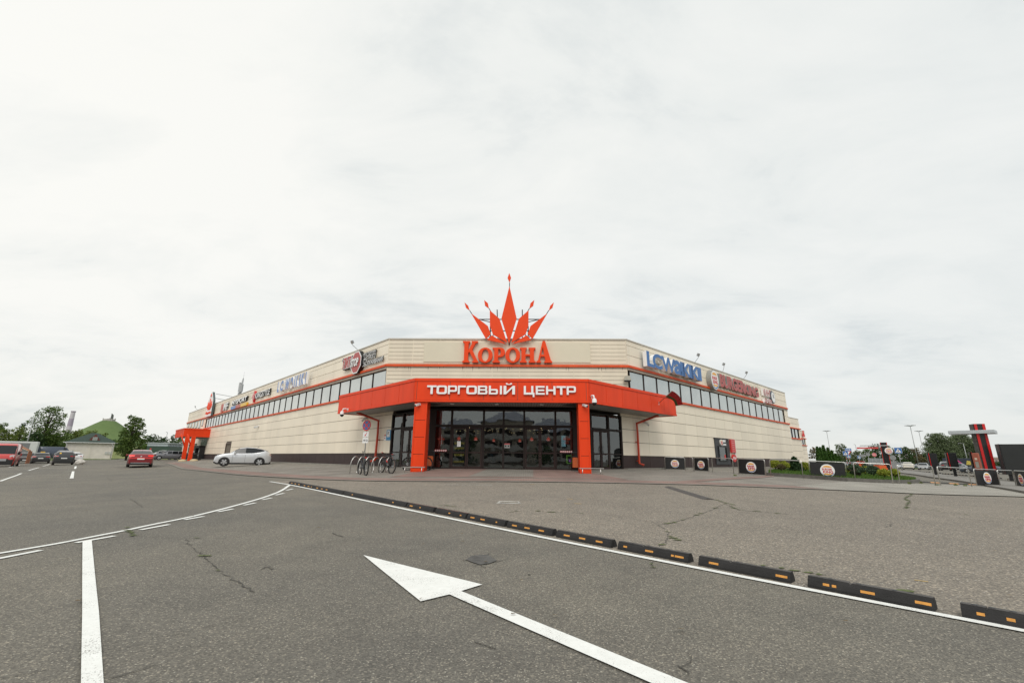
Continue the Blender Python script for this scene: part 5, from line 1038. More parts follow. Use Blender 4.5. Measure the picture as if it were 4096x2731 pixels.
# rubber speed humps
def hump(label, A, B_, w, h, mats, yellow=0):
    d = B_ - A; Ln = Vector((d.x, d.y)).length; s = thing('speed_hump', label, 'speed hump', (A + B_) / 2, math.atan2(d.y, d.x)); s.rotation_euler = (0, -math.atan2(d.z, Ln), math.atan2(d.y, d.x))
    n = max(2, round(Ln / .5)); st = Ln / n
    for i in range(n):
        mb = MB(); x0 = -Ln / 2 + i * st + .006; x1 = x0 + st - .012; ys = np.linspace(-w / 2, w / 2, 9); pr = [(y, h * math.cos(math.pi * y / w * .96) + .002) for y in ys]
        mb.add([(x, y, z) for x in (x0, x1) for y, z in pr], [(j, j + 1, 10 + j, 9 + j) for j in range(8)], 0, True); mb.add([(x0, y, z) for y, z in pr], [tuple(range(9))]); mb.add([(x1, y, z) for y, z in pr], [tuple(range(9))]); o = mb.build('segment', mats[(i % 2) if yellow else 0], s)
    return s
hump('worn grey rubber speed hump lying alone on the pale asphalt', GP('S3', 1325, 134), GP('S3', 1640, 231), .36, .035, [mat('worn_rubber', (.085, .078, .072), .8, var=.35, vscale=9, bump=.6, bscale=50)])
hump('black and orange rubber speed hump across the drive lane', GP('H4', 300, 632), GP('H4', 1420, 690), .32, .05, [M_RUBBER, mat('hump_orange', (.55, .27, .10), .7, var=.3)], 1)
hump('short black rubber hump piece beside the median', GP('H4', 1170, 610), GP('H4', 1400, 650), .25, .08, [M_RUBBER])
# steel crowd barriers, some with burger banners
M_BANNER = mat('black_banner', (.012, .012, .013), .5, var=.3)
def barrier(k, left, right, top, label, banner=None):
    A, B_ = GP(k, *left), GP(k, *right); d = B_ - A; Ln = Vector((d.x, d.y)).length; rz = math.atan2(d.y, d.x); sl = math.atan2(d.z, Ln)
    s = thing('barrier', label, 'barrier', A, rz, 'steel barriers along the paving'); s.rotation_euler = (0, -sl, rz); h = top; c = .09
    mb = MB(); mb.tube([(0, 0, -.05), (0, 0, h - c)] + [(c - c * math.cos(t), 0, h - c + c * math.sin(t)) for t in np.linspace(.3, math.pi / 2, 5)] + [(Ln - c + c * math.sin(t), 0, h - c + c * math.cos(t)) for t in np.linspace(0, 1.27, 5)] + [(Ln, 0, h - c), (Ln, 0, -.05)], .022, 10); mb.build('frame', [M_STEEL], s)
    if banner:
        mb = MB(); n = 8
        for j in range(n):
            x0, x1 = .035 + (Ln - .07) * j / n, .035 + (Ln - .07) * (j + 1) / n; f = lambda x: -.012 - .010 * math.sin(x / Ln * 9)
            mb.add([(x0, f(x0), .06), (x1, f(x1), .06), (x1, f(x1), h - .04), (x0, f(x0), h - .04), (x0, f(x0) + .008, .06), (x1, f(x1) + .008, .06), (x1, f(x1) + .008, h - .04), (x0, f(x0) + .008, h - .04)], [(0, 1, 2, 3), (7, 6, 5, 4), (3, 2, 6, 7), (1, 0, 4, 5)])
        b = mb.build('banner', [M_BANNER], s); r = banner * h; roundel(b, Ln * .5, h * .5, r, r, -.026, 'logo', .006)
    return s
barrier('R7', (388, 1393), (583, 1402), .84, 'barrier with black burger banner, leftmost of the row by the downpipe', .31)
barrier('R7', (583, 1402), (660, 1409), .88, 'narrow open steel barrier between the two leftmost banners')
barrier('R7', (672, 1408), (812, 1417), .86, 'barrier with the narrowest near-wall burger banner, second from the left', .30)
barrier('R7', (847, 1420), (1050, 1433), .89, 'open steel barrier in front of the serving window')
barrier('R7', (1100, 1438), (1360, 1456), .90, 'barrier with black burger banner just left of the shrubs', .33)
barrier('R7', (1410, 1458), (1720, 1478), .92, 'open steel barrier in front of the dwarf pine and shrubs')
barrier('R8', (110, 688), (497, 712), .93, 'barrier with the widest black burger banner in front of the hedge trees', .35)
barrier('R8', (585, 725), (978, 748), .94, 'open steel barrier in front of the twisted shrub on the lawn')
barrier('R8', (1050, 748), (1425, 766), .94, 'open steel barrier at the rounded end of the lawn')
barrier('R8', (1480, 768), (1805, 776), .94, 'open steel barrier in front of the two menu boards')
barrier('R8', (1862, 772), (2103, 778), .93, 'barrier with black burger banner in front of the tall tower', .33)
barrier('R8', (2110, 782), (2275, 786), .92, 'narrow open steel barrier right of the tower banner')
barrier('R8', (2290, 785), (2420, 800), .92, 'barrier with burger banner cut by the right edge of the photo', .33)
# helix bicycle rack and two bicycles
rk = GP('H5', 10, 695); rk2 = GP('H5', 1075, 665); d = rk2 - rk; Ln = Vector((d.x, d.y)).length; s = thing('bicycle_rack', 'steel coil bicycle rack on the paving left of the entrance', 'bicycle rack', rk, math.atan2(d.y, d.x)); pts = [(0, 0, 0)]; R0 = .36; turns = 5.5; n = 140
for i in range(n + 1):
    t = i / n; a = math.pi - t * turns * 2 * math.pi   # start at the left going up
    pts.append((Ln * t + R0 * .32 * math.cos(a) + R0 * .32 * (1 - 2 * t), R0 * .95 * math.sin(a + math.pi / 2) * .55, .46 + R0 * (math.sin(a)) * 1.05))
pts[0] = (pts[1][0], pts[1][1], -.02); pts.append((pts[-1][0], pts[-1][1], -.02)); mb = MB(); mb.tube(pts, .021, 8); mb.build('coil', [M_STEEL], s); mb = MB()
for i in range(1, 5): mb.tube([(Ln * (i - .25) / 5.5 + .02, 0, -.03), (Ln * (i - .25) / 5.5 + .02, 0, .10)], .022, 8)
mb.build('anchor_foot', [M_STEEL], s)
def bicycle(label, rear, head, lean, frame_m, group=None, rigid=False, tyre=.030, wr=.345):
    s = thing('bicycle', label, 'bicycle', rear, head, group); s.rotation_euler = (lean, 0, head); L_ = 1.08
    def wheel(x, par):
        o = MB(); o.tube([(x + wr * math.cos(a), 0, wr + wr * math.sin(a)) for a in np.linspace(0, 2 * math.pi, 33)[:-1]], tyre, 8, 0, True); w = o.build('wheel', [M_RUBBER], par)
        r = MB(); r.tube([(x + (wr - .035) * math.cos(a), 0, wr + (wr - .035) * math.sin(a)) for a in np.linspace(0, 2 * math.pi, 33)[:-1]], .012, 6, 0, True); r.build('rim', [M_BLACK], w)
        sp = MB(); sp.tube([(x, -.05, wr), (x, .05, wr)], .025, 8)
        for k in range(14): a = k * math.pi / 7; sp.tube([(x, (-1) ** k * .02, wr), (x + (wr - .03) * math.cos(a), 0, wr + (wr - .03) * math.sin(a))], .0022, 4)
        sp.tube([(x, -.035, wr), (x, -.037, wr)], .08, 14); sp.build('spokes', [M_GREY], w)
    wheel(0, s); wheel(L_, s); bb = Vector((.43, 0, .30)); st = Vector((.30, 0, .80)); ht = Vector((.86, 0, .86)); hb = Vector((.89, 0, .70))
    f = MB()
    for a, b, r in ((bb, st, .022), (st, ht, .024), (bb, hb, .032), (ht, hb, .028)): f.tube([a, b], r, 8)
    for y in (-.055, .055): f.tube([(0, y, wr), (.40, y * .5, .30)], .010, 6); f.tube([(0, y, wr), (.31, y * .4, .74)], .009, 6)
    f.build('frame', [frame_m], s); k = MB(); k.tube([hb, (.91, 0, .64)], .02, 8)
    for y in (-.06, .06): k.tube([(.91, y, .66), (L_, y, wr)], .015, 6)
    k.tube([(.91, -.06, .66), (.91, .06, .66)], .016, 6); k.build('fork', [M_BLACK], s)
    h = MB(); h.tube([ht, (.85, 0, .98)], .016, 8); h.tube([(.80, -.34, .99), (.87, -.10, .98), (.87, .10, .98), (.80, .34, .99)], .013, 8); hh = h.build('handlebar', [M_BLACK], s)
    g = MB(); g.tube([(.80, -.34, .99), (.83, -.22, .985)], .018, 8); g.tube([(.80, .34, .99), (.83, .22, .985)], .018, 8); g.build('grip', [M_RUBBER], hh)
    q = MB(); q.tube([st, st + Vector((-.03, 0, .12))], .013, 8); q.build('seat_post', [M_GREY], s); v = [(-.13, -.07, .93), (-.13, .07, .93), (.0, .05, .94), (.16, .018, .925), (.16, -.018, .925), (.0, -.05, .94)]; q = MB(); q.add([(.27 + a, b, c) for a, b, c in v] + [(.27 + a * .92, b * .8, c - .035) for a, b, c in v], [(0, 1, 2, 3, 4, 5), (11, 10, 9, 8, 7, 6)] + [(i, (i + 1) % 6, 6 + (i + 1) % 6, 6 + i) for i in range(6)], 0, True); q.build('saddle', [M_BLACK], s)
    c = MB(); c.tube([(.43, -.07, .30), (.43, -.075, .30)], .085, 16); c.tube([(.43, -.09, .30), (.56, -.09, .19)], .01, 6); c.tube([(.43, .07, .30), (.30, .07, .41)], .01, 6); c.box((.52, -.16, .175), (.62, -.09, .20)); c.box((.24, .08, .40), (.34, .15, .425)); c.build('crankset', [M_GREY], s)
    return s
M_BIKE1 = mat('grey_bike_paint', (.035, .038, .045), .35, .3); M_BIKE2 = mat('black_bike_paint', (.02, .02, .022), .35); 
b1 = bicycle('grey mountain bicycle with a phone holder at the left end of the rack', GP('H5', 385, 755), RAD(125), 0, M_BIKE1, 'bicycles by the entrance')
m2 = MB(); m2.tube([(.82, 0, 1.0), (.80, 0, 1.08)], .02, 6); m2.tube([(.80, 0, 1.07), (.79, -.05, 1.15)], .012, 6); m2.tube([(.80, 0, 1.07), (.79, .05, 1.15)], .012, 6); m2.build('phone_holder', [M_BLACK], b1); m2 = MB(); m2.box((.20, -.03, .80), (.24, .03, .88)); m2.build('rear_light', [mat('red_lens', (.6, .02, .015), .25)], b1)
b2 = bicycle('black mountain bicycle with red details leaning in the middle of the rack', GP('H5', 1010, 705), RAD(135), .16, M_BIKE2, 'bicycles by the entrance'); m2 = MB(); m2.tube([(.62, 0, .555), (.74, 0, .635)], .026, 8); m2.build('red_decal', [M_RED], b2); m2 = MB(); m2.tube([(.80, .34, .992), (.82, .25, .99)], .0195, 8); m2.tube([(.80, -.34, .992), (.82, -.25, .99)], .0195, 8); m2.build('red_grip', [M_RED], b2)
r3 = GP('H5', 1420, 626); f3 = GP('H5', 1960, 630); dd = f3 - r3; b3 = bicycle('brown tyred city bicycle half hidden behind the left pillar', r3, math.atan2(dd.y, dd.x), -.05, M_BIKE2, 'bicycles by the entrance')
# low steel rails guarding the pillars
for x0, x1, lab in ((-6.2, -5.0, 'low steel guard rail in front of the left pillar'), (2.8, 4.05, 'low steel guard rail in front of the right pillar')):
    y = 23.25; g = G(x0, y); s = thing('guard_rail', lab, 'rail', (x0, y, g), 0, 'pillar guard rails'); W_ = x1 - x0; mb = MB(); mb.box((0, -.03, .27), (W_, .03, .31)); mb.build('rail', [M_STEEL], s)
    for u in (.17, W_ - .17): mb = MB(); mb.tube([(u, 0, -.05), (u, 0, .27)], .022, 8); mb.build('post', [M_STEEL], s)
# orange litter bins in black frames
for k, x0, x1, yb, yt, lab in (('H6', 92, 205, 790, 622, 'orange litter bin in a black frame behind the left pillar'), ('H6', 2160, 2260, 830, 640, 'orange litter bin in a black frame behind the right pillar')):
    Yb = 25.2; a, _ = PF(k, x0, yb, Yb); b, zt = PF(k, x1, yt, Yb); g = G((a + b) / 2, Yb); s = thing('litter_bin', lab, 'litter bin', (a, Yb, g), 0, 'litter bins by the doors'); W_ = b - a; H_ = 1.0
    mb = MB(); mb.tube([(0, 0, -.03), (0, 0, H_ - .06), (.06, 0, H_), (W_ - .06, 0, H_), (W_, 0, H_ - .06), (W_, 0, -.03)], .02, 8); mb.build('frame', [M_BLACK], s); mb = MB(); mb.bbox((.06, -.14, .20), (W_ - .06, .14, .74), .03); mb.build('bucket', [mat('bin_orange', (.62, .13, .035), .5, var=.15)], s); mb = MB(); mb.box((.04, -.16, .745), (W_ - .04, .16, .80)); mb.build('lid', [M_BLACK], s)
# no-stopping sign post with plates
fpos = FW('L', PL('R5', 430, 740, 1.2)[0], 0, 1.2); u, zc = PL('R5', 436, 736, 1.2); fpos.z = G(fpos.x, fpos.y); s = thing('no_stopping_sign', 'round blue and red no stopping sign with two white plates by the rack', 'road sign', fpos, ROT['L'] + .35); zc -= fpos.z
mb = MB(); mb.tube([(0, 0, -.1), (0, 0, zc + .3)], .03, 8); mb.build('post', [M_GALV], s); mb = MB(); mb.disc((0, zc), .35, -.06, 30, 0, .02); d_ = mb.build('disc', [M_RED], s); mb = MB(); mb.disc((0, zc), .28, -.064, 30, 0, .004); mb.build('blue_field', [M_BLUE], d_); mb = MB()
for a in (45, -45): R = Matrix.Translation((0, 0, zc)) @ Matrix.Rotation(RAD(a), 4, 'Y'); mb.box((-.29, -.068 - .001 * (a > 0), -.04), (.29, -.064, .04), 0, R)
mb.build('cross', [M_RED], d_)
for z0_, z1_, n_ in ((zc - .74, zc - .40, 'tow_plate'), (zc - 1.12, zc - .78, 'arrow_plate')):
    mb = MB(); mb.box((-.24, -.05, z0_), (.24, -.035, z1_)); p_ = mb.build(n_, [M_LETW], s); mb = MB()
    if n_ == 'arrow_plate': mb.prism([(-.18, (z0_ + z1_) / 2), (-.08, z0_ + .09), (-.08, z1_ - .09)], -.054, -.05); mb.box((-.08, -.054, (z0_ + z1_) / 2 - .02), (0, -.05, (z0_ + z1_) / 2 + .02)); add_text(mb, '15м', .02, .2, z0_ + .1, z1_ - .1, -.054, .004)
    else: R = Matrix.Translation((0, 0, (z0_ + z1_) / 2)) @ Matrix.Rotation(RAD(-50), 4, 'Y'); mb.box((-.14, -.056, -.02), (.14, -.05, .02), 0, R); mb.box((-.1, -.054, z0_ + .07), (.02, -.05, z0_ + .12))
    mb.build('print', [M_BLACK if n_ == 'arrow_plate' else M_RED], p_)
# things behind the shop glass --------------------------------------------------
M_BULB = mat('warm_bulb', (1.0, .72, .38), .5, emit=7.0, var=0)
rnd = random.Random(12); s = thing('string_lights', 'strings of small warm bulbs hanging inside the entrance hall', 'string lights', (-4.5, 28, 2.9)); mb = MB(); wi = MB()
for k in range(4):
    y0 = .3 + k * 1.1; pv = None
    for i in range(14):
        x = i * .48 + rnd.uniform(-.15, .15); z = .35 - .25 * math.sin(i * .7 + k) ** 2 + rnd.uniform(-.1, .1); p = Vector((x, y0, z)); r = .015; mb.add([p + Vector(q) * r for q in ((1, 0, 0), (-1, 0, 0), (0, 1, 0), (0, -1, 0), (0, 0, 1), (0, 0, -1))], [(0, 2, 4), (2, 1, 4), (1, 3, 4), (3, 0, 4), (2, 0, 5), (1, 2, 5), (3, 1, 5), (0, 3, 5)])
        if pv: wi.tube([pv, p + Vector((0, 0, .05))], .006, 4)
        pv = p + Vector((0, 0, .05))
o = mb.build('bulbs', [M_BULB], s); struct(o, 'stuff'); wi.build('wire', [M_BLACK], s)
M_CYAN = mat('neon_cyan', (.12, .75, .85), .4, emit=1.6, var=0); M_MAG = mat('neon_pink', (.9, .12, .5), .4, emit=1.6, var=0); M_LIME = mat('neon_green', (.35, .75, .10), .4, emit=.45, var=0); M_VIO = mat('neon_violet', (.55, .15, .9), .4, emit=1.4, var=0)
# lit game cabinets
cx_, _z = PF('H6', 2092, 700, 26.9); cx2, ct_ = PF('H6', 2162, 640, 26.9); s = thing('claw_machine', 'glowing green prize machine inside beside the right pillar', 'prize machine', ((cx_ + cx2) / 2, 26.9, .66)); w = (cx2 - cx_) / 2; ct_ -= .66; cb_ = ct_ * .46
mb = MB(); mb.bbox((-w, -.1, 0), (w, .3, cb_), .03); mb.build('base', [M_WHITE], s); mb = MB(); mb.box((-w, -.1, cb_), (-w + .03, .3, ct_)); mb.box((w - .03, -.1, cb_), (w, .3, ct_)); mb.box((-w + .03, -.1, ct_ - .06), (w - .03, .3, ct_)); mb.box((-w + .03, -.1, cb_), (w - .03, .3, cb_ + .03)); mb.build('lit_frame', [M_LIME], s); mb = MB(); mb.box((-w + .03, .0, cb_ + .03), (w - .03, .3, ct_ - .06)); mb.build('cabinet', [M_BLACK], s); mb = MB(); mb.tube([(.05 + .06 * math.cos(a), -.11, cb_ + .15 + .06 * math.sin(a)) for a in np.linspace(0, 6.28, 14)[:-1]], .012, 6, 0, True); mb.build('lit_ring', [M_VIO], s)
s = thing('game_cabinet', 'pale lit poster screen inside above the prize machine', 'screen', (2.42, 27.5, .66)); mb = MB(); mb.box((-.2, 0, 0), (.2, .15, 1.6)); mb.box((-.2, -.02, 1.6), (.2, .15, 2.1)); mb.build('body', [M_BLACK], s); mb = MB(); mb.box((-.13, -.03, 1.35), (.13, -.02, 2.0)); mb.build('screen', [mat('lit_screen', (.35, .62, .72), .3, emit=.8, var=.5, vscale=6)], s)
s = thing('neon_frame', 'cyan and pink neon framed cabinet behind the left shop door', 'neon cabinet', FW('L', 3.4, .66, -.7), ROT['L']); mb = MB(); mb.box((-.1, .06, 0), (1.15, .5, 1.5)); mb.build('cabinet', [M_BLACK], s); mb = MB()
for z in (.12, 1.4): mb.box((0, 0, z), (1.05, .05, z + .045))
mb.box((0, 0, .165), (.05, .05, 1.4)); mb.build('cyan_tube', [M_CYAN], s); mb = MB(); mb.box((.16, 0, .3), (.8, .05, .34)); mb.box((.16, 0, .34), (.2, .05, .8)); mb.box((.4, 0, .86), (.75, .05, .9)); mb.build('pink_tube', [M_MAG], s)
s = thing('lit_signboard', 'small cyan edged lit sign inside above the left shop door', 'lit sign', FW('L', 3.6, 2.25, -.9), ROT['L']); mb = MB(); mb.box((0, 0, 0), (.9, .06, .28)); mb.build('board', [M_BLACK], s); mb = MB(); mb.box((0, -.02, .25), (.9, 0, .28)); mb.box((0, -.02, 0), (.9, 0, .03)); mb.build('edge_tube', [M_CYAN], s)
s = thing('kiosk', 'dark kiosk with gold words ВКУС ВОСТОКА inside the right doors', 'kiosk', (.35, 28.6, .66)); mb = MB(); mb.bbox((-.4, 0, 0), (2.0, .6, 1.15), .03); mb.build('counter', [mat('kiosk_green', (.03, .06, .035), .5)], s); mb = MB(); add_text(mb, 'ВКУС', .25, 1.05, .78, 1.02, -.03, .02, 0, None, .01); add_text(mb, 'ВОСТОКА', -.25, 1.6, .36, .62, -.03, .02, 0, None, .01); mb.build('lettering', [mat('gold_letters', (.62, .52, .30), .4)], s)
s = thing('vending_machine', 'blue lit vending machine inside behind the left doors', 'vending machine', (-3.6, 28.0, .66)); mb = MB(); mb.bbox((-.75, 0, 0), (.15, .7, 1.75), .03); mb.build('body', [mat('machine_blue', (.02, .06, .16), .4)], s)
for z in (.35, .75, 1.15, 1.45):
    mb = MB(); mb.box((-.68, -.02, z), (-.05, 0, z + .12)); mb.build('lit_shelf', [mat('lit_yellow', (.5, .38, .06), .5, emit=.5, var=.7, vscale=14)], s)
s = thing('umbrella_display', 'pale blue open umbrella on display behind the middle glass', 'umbrella', (-1.95, 26.6, 1.35)); mb = MB(); mb.lathe([(0, .22), (.16, .17), (.28, .05), (.32, -.05)], 8, M=Matrix.Rotation(RAD(35), 4, 'Y'), smooth=False); mb.build('canopy', [mat('umbrella_blue', (.30, .58, .70), .4)], s); mb = MB(); mb.tube([(0, 0, .1), (-.2, 0, -.35)], .012, 6); mb.build('shaft', [M_GREY], s)
s = thing('display_stand', 'black display stand holding the open umbrella', 'stand', (-2.0, 26.7, .66)); mb = MB(); mb.box((-.2, -.15, 0), (.2, .15, .04)); mb.tube([(0, 0, 0), (0, 0, .75)], .02, 6); mb.box((-.3, -.12, .5), (.3, .12, .53)); mb.build('stand', [M_BLACK], s)
# stickers on the glass
def sticker_crown(k, x, y, sc, label):
    X, Z = PF(k, x, y, 25.72); s = thing('crown_sticker', label, 'sticker', (X, 25.715, Z), 0, 'crown stickers on the doors'); mb = MB(); w = .145 * sc
    for a, l, o in ((0, 1.5, 0), (28, 1.1, .02), (-28, 1.1, .02), (55, .95, 0), (-55, .95, 0)): r = RAD(a); mb.prism([(0, 0), (w * .5 * math.sin(r) + w * .16 * math.cos(r), w * .5 * math.cos(r) - w * .16 * math.sin(r)), (w * l * math.sin(r), w * l * math.cos(r)), (w * .5 * math.sin(r) - w * .16 * math.cos(r), w * .5 * math.cos(r) + w * .16 * math.sin(r))], -.004 - .0004 * abs(a) / 28, 0)
    mb.prism([(-w * .95, 0.0), (w * .95, 0.0), (w * .2, -w * .32), (-w * .2, -w * .32)], -.006, 0); mb.build('emblem', [mat('sticker_red', (.42, .045, .018), .5)], s); mb = MB(); add_text(mb, 'Корона', -w * .62, w * .62, -w * .22, -w * .04, -.008, .002); mb.build('lettering', [M_LETW], s)
for x, y, sc, l in ((555, 415, 1, 'orange crown sticker on the leftmost glass door leaf'), (795, 420, 1, 'orange crown sticker on the second glass door leaf from the left'), (1050, 440, .75, 'dark crown sticker on the left middle fixed pane'), (1422, 445, .85, 'dark crown sticker on the right middle fixed pane'), (1592, 425, 1, 'orange crown sticker on the third glass door leaf'), (1830, 425, 1.05, 'orange crown sticker on the rightmost glass door leaf')): sticker_crown('H6', x, y, sc, l)
for x0, y, lab in ((222, 573, 'row of six round white prohibition stickers on the left pane'), (2010, 590, 'row of six round white prohibition stickers on the right pane')):
    X, Z = PF('H6', x0, y, 25.72); s = thing('prohibition_stickers', lab, 'stickers', (X, 25.715, Z), 0, 'prohibition sticker rows')
    for i in range(6):
        c_ = i * .116; mb = MB(); mb.disc((c_, 0), .055, -.004, 16, 0, .004); mb.disc((c_, 0), .043, -.0055, 16, 1, .0015); R = Matrix.Translation((c_, 0, 0)) @ Matrix.Rotation(RAD(45), 4, 'Y'); mb.box((-.04, -.0075, -.006), (.04, -.0056, .006), 0, R); mb.box((-.02, -.007, -.015), (.015, -.0056, .015), 2, Matrix.Translation((c_, 0, 0))); mb.build('sticker', [M_RED, M_LETW, M_BLACK], s)
X, Z = PF('H6', 555, 480, 25.72); s = thing('door_notice', 'white printed notice on the left glass door', 'notice', (X, 25.715, Z)); mb = MB(); mb.box((-.10, -.004, -.15), (.10, 0, .15)); mb.build('sheet', [M_LETW], s); mb = MB()
for i in range(6): mb.box((-.075, -.006, .09 - i * .04), (.075 - .03 * (i % 3), -.004, .10 - i * .04))
mb.build('print', [M_GREY], s)
X, Z = PF('H6', 1240, 505, 25.72); s = thing('poster', 'grey framed poster with red heading on the middle pane', 'poster', (X, 25.78, Z)); mb = MB(); mb.box((-.17, -.004, -.13), (.17, 0, .13)); mb.build('sheet', [mat('poster_grey', (.32, .32, .31), .5)], s); mb = MB(); mb.box((-.16, -.006, .07), (.16, -.004, .12)); mb.build('heading', [M_RED], s); mb = MB()
for x in (-.08, .08): mb.disc((x, -.02), .045, -.006, 14, 0, .002)
mb.build('print', [M_BLACK], s)
for x0, lab in ((300, 'red opening hours lettering on the left fixed pane'), (2090, 'red opening hours lettering on the right fixed pane')):
    X, Z = PF('H6', x0, 430, 25.72); s = thing('hours_lettering', lab, 'lettering', (X, 25.714, Z), 0, 'opening hours on the glass'); mb = MB(); add_text(mb, '900-2200', -.19, .19, .02, .12, -.003, .003, 0, None, .02)
    for z in (.20, .15, -.06, -.13, -.18): mb.box((-.12, -.003, z), (.12, 0, z + .010))
    mb.build('lettering', [mat('sticker_red', (.42, .045, .018), .5)], s)
# ------------------------------------------------------------------ vehicles
def paint(name, c, metal=.25): return mat('paint_' + name, c, .28, metal, var=.03, coat=.6)
M_CARG = mat('car_glass', (.010, .013, .015), .08, var=.1, spec=.5)
M_TRIM = mat('car_trim', (.016, .016, .017), .55, var=.2)
M_TYRE = mat('tyre', (.018, .018, .018), .8, var=.2)
M_RIM = mat('alloy', (.52, .52, .53), .3, .8, var=.1)
M_LAMP = mat('headlight', (.62, .64, .66), .12, var=.1)
M_TAIL = mat('taillight', (.42, .012, .012), .2, var=.1)
M_TAILON = mat('lit_taillight', (.85, .03, .02), .3, emit=.55, var=.1)
M_PLATE = mat('number_plate', (.78, .78, .76), .4, var=.05)
# stations: x from the front (0) to the rear (1), belt height, roof height, side glass to next, top glass to next
PROF = {
 'suv': [(0, .34, .36, 0, 0), (.012, .46, .49, 0, 0), (.05, .54, .575, 0, 0), (.14, .605, .645, 0, 0), (.255, .645, .685, 0, 1), (.335, .66, .83, 1, 1), (.415, .668, .95, 1, 0), (.425, .668, .955, 1, 0), (.53, .675, 1.0, 1, 0), (.545, .675, 1.0, 1, 0), (.68, .69, .985, 1, 0), (.70, .695, .975, 1, 0), (.79, .735, .935, 1, 0), (.865, .80, .89, 0, 1), (.94, .745, .78, 0, 0), (.975, .66, .69, 0, 0), (.99, .58, .61, 0, 0), (1, .46, .48, 0, 0)],
 'coupe': [(0, .36, .38, 0, 0), (.012, .48, .51, 0, 0), (.05, .55, .585, 0, 0), (.14, .60, .64, 0, 0), (.24, .63, .67, 0, 1), (.31, .645, .82, 0, 1), (.39, .655, .95, 0, 0), (.40, .655, .955, 1, 0), (.52, .665, 1.0, 0, 0), (.535, .665, 1.0, 1, 0), (.66, .675, .985, 0, 0), (.68, .677, .975, 1, 0), (.76, .70, .93, 0, 1), (.92, .715, .76, 0, 0), (.965, .70, .73, 0, 0), (.99, .60, .63, 0, 0), (1, .46, .48, 0, 0)],
 'sedan': [(0, .36, .38, 0, 0), (.012, .47, .50, 0, 0), (.05, .54, .57, 0, 0), (.15, .59, .625, 0, 0), (.26, .625, .66, 0, 1), (.34, .64, .83, 0, 1), (.41, .65, .955, 0, 0), (.42, .65, .96, 1, 0), (.53, .655, 1.0, 0, 0), (.545, .655, 1.0, 1, 0), (.66, .66, .985, 0, 0), (.675, .662, .975, 1, 0), (.73, .67, .93, 0, 1), (.83, .68, .735, 0, 0), (.93, .675, .715, 0, 0), (.98, .64, .67, 0, 0), (1, .47, .49, 0, 0)],
 'wagon': [(0, .36, .38, 0, 0), (.012, .47, .50, 0, 0), (.05, .54, .57, 0, 0), (.14, .60, .635, 0, 0), (.24, .635, .67, 0, 1), (.32, .645, .84, 0, 1), (.385, .655, .955, 0, 0), (.395, .655, .96, 1, 0), (.51, .66, 1.0, 0, 0), (.525, .66, 1.0, 1, 0), (.68, .665, .99, 0, 0), (.70, .667, .985, 1, 0), (.86, .69, .95, 0, 0), (.90, .70, .93, 0, 1), (.965, .70, .735, 0, 0), (.985, .63, .66, 0, 0), (1, .46, .48, 0, 0)],
 'van': [(0, .28, .30, 0, 0), (.008, .40, .42, 0, 0), (.03, .46, .48, 0, 0), (.09, .50, .54, 0, 1), (.15, .53, .72, 0, 1), (.205, .55, .90, 0, 0), (.215, .55, .92, 1, 0), (.30, .55, .985, 0, 0), (.35, .56, 1.0, 0, 0), (.60, .56, 1.0, 0, 0), (.97, .56, .99, 0, 0), (.99, .56, .97, 0, 0), (1, .54, .94, 0, 0)]}
